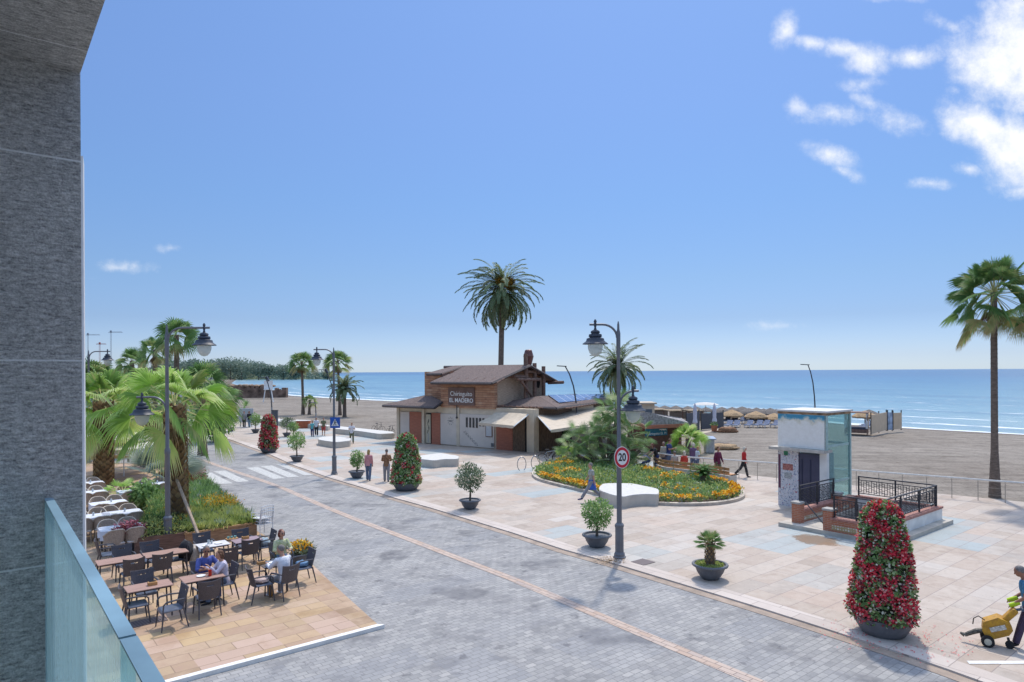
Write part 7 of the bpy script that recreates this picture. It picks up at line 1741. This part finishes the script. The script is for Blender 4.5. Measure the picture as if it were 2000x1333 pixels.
        # hand: palm, four fingers, thumb
        palm_c = wr+fo*.045; sd_ = fo.cross(v3(0,0,1) if abs(fo.z) < .8 else v3(0,1,0)).normalized(); nn = sd_.cross(fo)
        body.tube([wr-fo*.01, palm_c, wr+fo*.085], [.026,.036,.032], 10, flat=.55)
        for k in range(4):
            o_ = sd_*(-.027+.018*k); ln_ = (.062,.072,.068,.052)[k]; q0 = wr+fo*.08+o_
            body.tube([q0, q0+fo*ln_*.5-nn*.008, q0+fo*ln_*.9-nn*.024], [.0095,.009,.008], 6)
        body.tube([wr+fo*.03+sd_*-sx*.02, wr+fo*.065-sd_*sx*.05-nn*.006, wr+fo*.09-sd_*sx*.052-nn*.018], [.013,.011,.009], 6)
        hands.append(wr+fo*.08)
    vb = .0085 if near else vox
    body.build('body', skin, t, remesh=vb)
    if top: cl.build('shirt', top, t, remesh=vox*.9)
    if bottom: br.build('shorts' if shorts else 'trousers', bottom, t, remesh=vox*.9)
    if skirt: 
        MB().loft([(tp(0,0,.08), .165, .13, (1,0,0), (0,1,0)), (pel+v3(0,0,-.15), .20, .17, (1,0,0), (0,1,0)), (pel+v3(0,.0,-.36), .23, .21, (1,0,0), (0,1,0))], 18).build('tied_jacket', skirt, t, smooth=True)
    sh.build('shoes', shoes or M_sbk, t, remesh=vox)
    if hair:
        hm = MB(); hm.ball(hp(0,-.008,.160), .084, .100, .098, 16, 10, Hm)
        if hairstyle == 'bob': hm.ball(hp(0,-.035,.10), .095, .075, .12, 14, 10, Hm); [hm.tube([hp(sx*.075,.01,.17), hp(sx*.088,.02,.09), hp(sx*.08,.02,.02)], [.03,.032,.022], 8) for sx in (-1,1)]
        if hairstyle == 'long': hm.ball(hp(0,-.05,.06), .085, .06, .17, 14, 10, Hm)
        if hairstyle == 'pony': hm.tube([hp(0,-.09,.19), hp(0,-.13,.12), hp(0,-.12,.0)], [.035,.035,.015], 8)
        # cut the face free: keep the hair behind the hairline
        hm.v = [tuple(hp(0,0,0)+Hm @ (lambda q: v3(q.x, min(q.y, .045+max(0, q.z-.165)*1.2), max(q.z, .17 if q.y > .03 else -1)))(Hm.inverted() @ (Vector(p)-hp(0,0,0)))) for p in hm.v]
        hm.build('hair', hair, t, remesh=.011)
    if hat: MB().lathe([(.15,0),(.15,.012),(.09,.02),(.085,.09),(.04,.11)], 18, tuple(hp(0,0,.18))).build('hat', hat, t)
    for sx in (-1,1):
        if glasses: MB().ball(hp(sx*.032,.102,.140), .026, .010, .019, 10, 6, Hm).build('sunglass_lens', M_sbk, t)
        else: MB().ball(hp(sx*.030,.100,.138), .011, .008, .007, 8, 5, Hm).build('eye', M_sbk, t)
    MB().ball(hp(0,.103,.075), .024, .008, .006, 8, 5, Hm).build('mouth', mat('lips', (.32,.09,.08), .5, .05), t)
    return t, hands
H_gr = mat('hair_grey', (.20,.18,.17), .8, .2, 30); H_wh = mat('hair_blond_white', (.62,.56,.45), .8, .15, 30); H_br = mat('hair_brown', (.13,.06,.03), .7, .2, 30)
H_ab = mat('hair_auburn', (.16,.045,.03), .6, .2, 30); H_bl = mat('hair_blonde', (.42,.26,.10), .7, .2, 30); H_bk = mat('hair_black', (.025,.02,.02), .6, .2, 30)
J = cm('denim', (.12,.16,.24)); GRN = cm('khaki', (.16,.17,.10)); GR = cm('grey', (.26,.26,.28)); BK = cm('black', (.03,.03,.035)); WHT = cm('white', (.66,.67,.72), .04); NV = cm('navy', (.035,.05,.15))
YW = -Vector((0,1,0))
def to(a, b): d = Vector(b)-Vector(a); d.z = 0; return d.normalized()
# diners
def seatP(i, up=.10): P, f_ = CHP[i]; q = P+f_*(-.03); return Vector((q.x, q.y, TZ)), f_
P, f_ = seatP(10); person('man in a blue shirt and dark glasses sitting at the middle cafe table', P, (f_+V*.25).normalized(), 1.78, ((86,84,8),(86,80,8)), ((38,22,68,25),(40,24,62,20)), 10, .45, cm('blue_shirt', (.075,.10,.32)), 'half', NV, BK, H_gr, skin=SKIN2, near=True, head=(-20,8), glasses=True, vox=.013)
P, f_ = seatP(11); person('woman in a pale jumper with brown bobbed hair at the middle cafe table', P, f_, 1.66, ((86,84,4),(86,80,4)), ((45,8,95,5),(40,10,80,10)), 8, .45, cm('lilac', (.56,.52,.62), .05), 'long', J, BK, H_br, 'bob', near=True, head=(10,5), fem=True, vox=.013)
P, f_ = seatP(15); person('woman with auburn hair, dark glasses and a flowery blouse facing us', P, f_, 1.68, ((86,84,6),(86,80,6)), ((30,20,70,25),(30,18,75,25)), 4, .45, mat('flower_blouse', (.62,.58,.42), .8, .1, 22, col2=(.34,.42,.16)), 'long', J, WHT, H_ab, 'bob', near=True, glasses=True, head=(15,0), fem=True, vox=.013)
P, f_ = seatP(13); person('man in a white shirt seen from behind at the small table', P, (f_).normalized(), 1.76, ((86,84,9),(86,84,9)), ((40,18,60,20),(42,20,58,20)), 12, .45, WHT, 'long', GR, WHT, H_gr, near=True, head=(25,5), vox=.013)
# strollers
person('woman in a pink jumper and jeans walking away beside the potted tree', GP(720,939), v3(.1,1,0), 1.66, ((8,4),(-8,6)), ((-5,7,10),(6,7,10)), 2, None, cm('pink', (.58,.26,.27), .08), 'long', J, GR, H_bl, 'long', fem=True)
person('man in a brown jacket walking away with his hands in front', GP(755,941), v3(-.05,1,0), 1.72, ((6,4),(-4,3)), ((10,16,70,30),(10,16,70,30)), 3, None, cm('brown_jacket', (.28,.15,.08), .3), 'long', GR, BK, H_gr, head=(0,14))
person('striding man in grey with a blue jacket tied round his waist', GP(1156,981), v3(-1,-.12,0), 1.74, ((38,6),(-22,24)), ((-14,6,10),(16,6,18)), 3, None, cm('grey_tee', (.35,.36,.33), .2), 'short', GR, NV, H_gr, skirt=cm('royal_blue', (.04,.12,.42)))
person('blonde woman in a red jacket and black trousers walking right', GP(1453,933), v3(1,-.3,0), 1.66, ((16,4),(-26,18)), ((-8,7,12),(10,7,14)), 2, None, cm('red_jacket', (.50,.03,.03)), 'long', BK, BK, H_wh, 'bob', fem=True, vox=.018)
person('man in a maroon jumper and khaki trousers walking towards the red jacket', GP(1402,937), v3(.6,-.8,0), 1.76, ((14,4),(-14,12)), ((12,9,14),(-10,14,16)), 2, None, cm('maroon', (.13,.018,.055)), 'long', GRN, BK, H_br, vox=.018)
person('tall man in a navy tee shirt and jeans standing behind the curved bench', GP(1306,918), v3(.6,-.5,0), 1.82, arms=((15,14,95,10),(30,10,80,10)), top=NV, sleeves='short', bottom=J, shoes=BK, hair=H_br, vox=.018, head=(20,12))
person('woman in a cream coat standing beside the navy tee shirt man', GP(1297,917), v3(-.5,-.6,0), 1.62, top=cm('cream_coat', (.55,.50,.42), .08), bottom=J, shoes=BK, hair=H_gr, hairstyle='bob', fem=True, vox=.018, cover=1)
person('woman with red brown hair and dark top bending over the pushchair', GP(1283,920), v3(-1,-.4,0), 1.68, ((12,3),(2,3)), ((45,8,15),(40,8,20)), 30, None, BK, 'short', NV, BK, H_ab, 'long', fem=True, vox=.018)
PB = lambda px, py: G(px, py, PZ)
for px, lb_, tp_, hr_, st_ in ((1318,'grey haired person in beige seated on the curved bench',cm('stone', (.42,.38,.33)),H_gr,'short'),(1337,'blonde person in red seated on the curved bench',cm('poppy', (.55,.06,.04)),H_wh,'long')):
    person(lb_, PB(px, 925), v3(-.1,1,0), 1.62, ((86,84),(86,84)), ((10,8,40),(10,8,40)), 0, .45, tp_, 'long', J, BK, hr_, st_, vox=.018, fem=True)
person('person with grey hair in violet standing behind the cycad', GP(1354,921), v3(.5,.8,0), 1.64, top=cm('violet', (.16,.10,.18)), bottom=J, shoes=BK, hair=H_wh, hairstyle='bob', vox=.018, fem=True)
person('blond child in a pale tee shirt beside the violet dressed person', GP(1362,924), v3(1,.1,0), 1.50, top=cm('pale_blue', (.52,.58,.62)), sleeves='short', bottom=J, shoes=BK, hair=H_bl, vox=.018)
person('bald man in white shirt looking down at his phone by the seat wall', GP(687,866), v3(.3,-.9,0), 1.72, ((14,6),(-8,8)), ((25,14,80,25),(25,14,80,25)), 3, None, WHT, 'short', GRN, BK, None, head=(0,20), skin=SKIN, vox=.02)
person('tallest of three walkers, in white top and black trousers', GP(618,852), v3(.2,-1,0), 1.72, ((16,6),(-14,10)), ((10,6,12),(-8,6,12)), 2, None, WHT, 'short', BK, WHT, H_gr, vox=.022, group=None)
person('child sized walker in turquoise at the left of three', GP(610,853), v3(.2,-1,0), 1.45, ((12,4),(-10,8)), ((10,6,12),(-8,6,12)), 2, None, cm('turquoise', (.12,.42,.45)), 'short', NV, BK, H_br, 'long', vox=.022, fem=True)
person('walker in khaki vest and red shorts at the right of three', GP(632,851), v3(.3,-1,0), 1.66, ((12,4),(-10,8)), ((10,12,12),(-8,12,12)), 2, None, GRN, 'short', cm('red_short', (.50,.08,.07)), BK, H_bk, shorts=True, vox=.022)
person('walker in pale top, left one before the white board', GP(477,836), v3(.2,-1,0), 1.76, ((10,4),(-8,8)), ((10,6,12),(-8,6,12)), 2, None, GR, 'long', BK, WHT, H_bk, vox=.022)
person('walker in dark jacket and pale jeans, right one before the white board', GP(487,835), v3(0,-1,0), 1.74, ((10,4),(-8,8)), ((15,6,52),(10,6,52)), 2, None, BK, 'long', cm('pale_jeans', (.25,.36,.48)), BK, H_bk, 'bob', vox=.022)
# worker at the right edge
W_, hd = person('worker in blue polo and lime gloves pushing the yellow machine', GP(2011,1266), v3(-.85,.52,0), 1.70, ((20,6),(-12,22)), ((6,5,44,4),(4,5,48,4)), 8, None, cm('polo_blue', (.06,.20,.34)), 'short', cm('plum_trousers', (.07,.05,.09)), BK, H_gr, near=True, skin=SKIN2, head=(0,22), vox=.012)
M_lime = mat('lime_glove', (.45,.62,.02), .7, .1)
for h_ in hd: MB().tube([h_-Vector((0,.16,-.09)), h_-Vector((0,.06,-.03)), h_+Vector((0,.02,-.01))], [.045,.05,.045], 10).build('glove', M_lime, W_, smooth=True)
# faces far off: beach goers near the shade frames
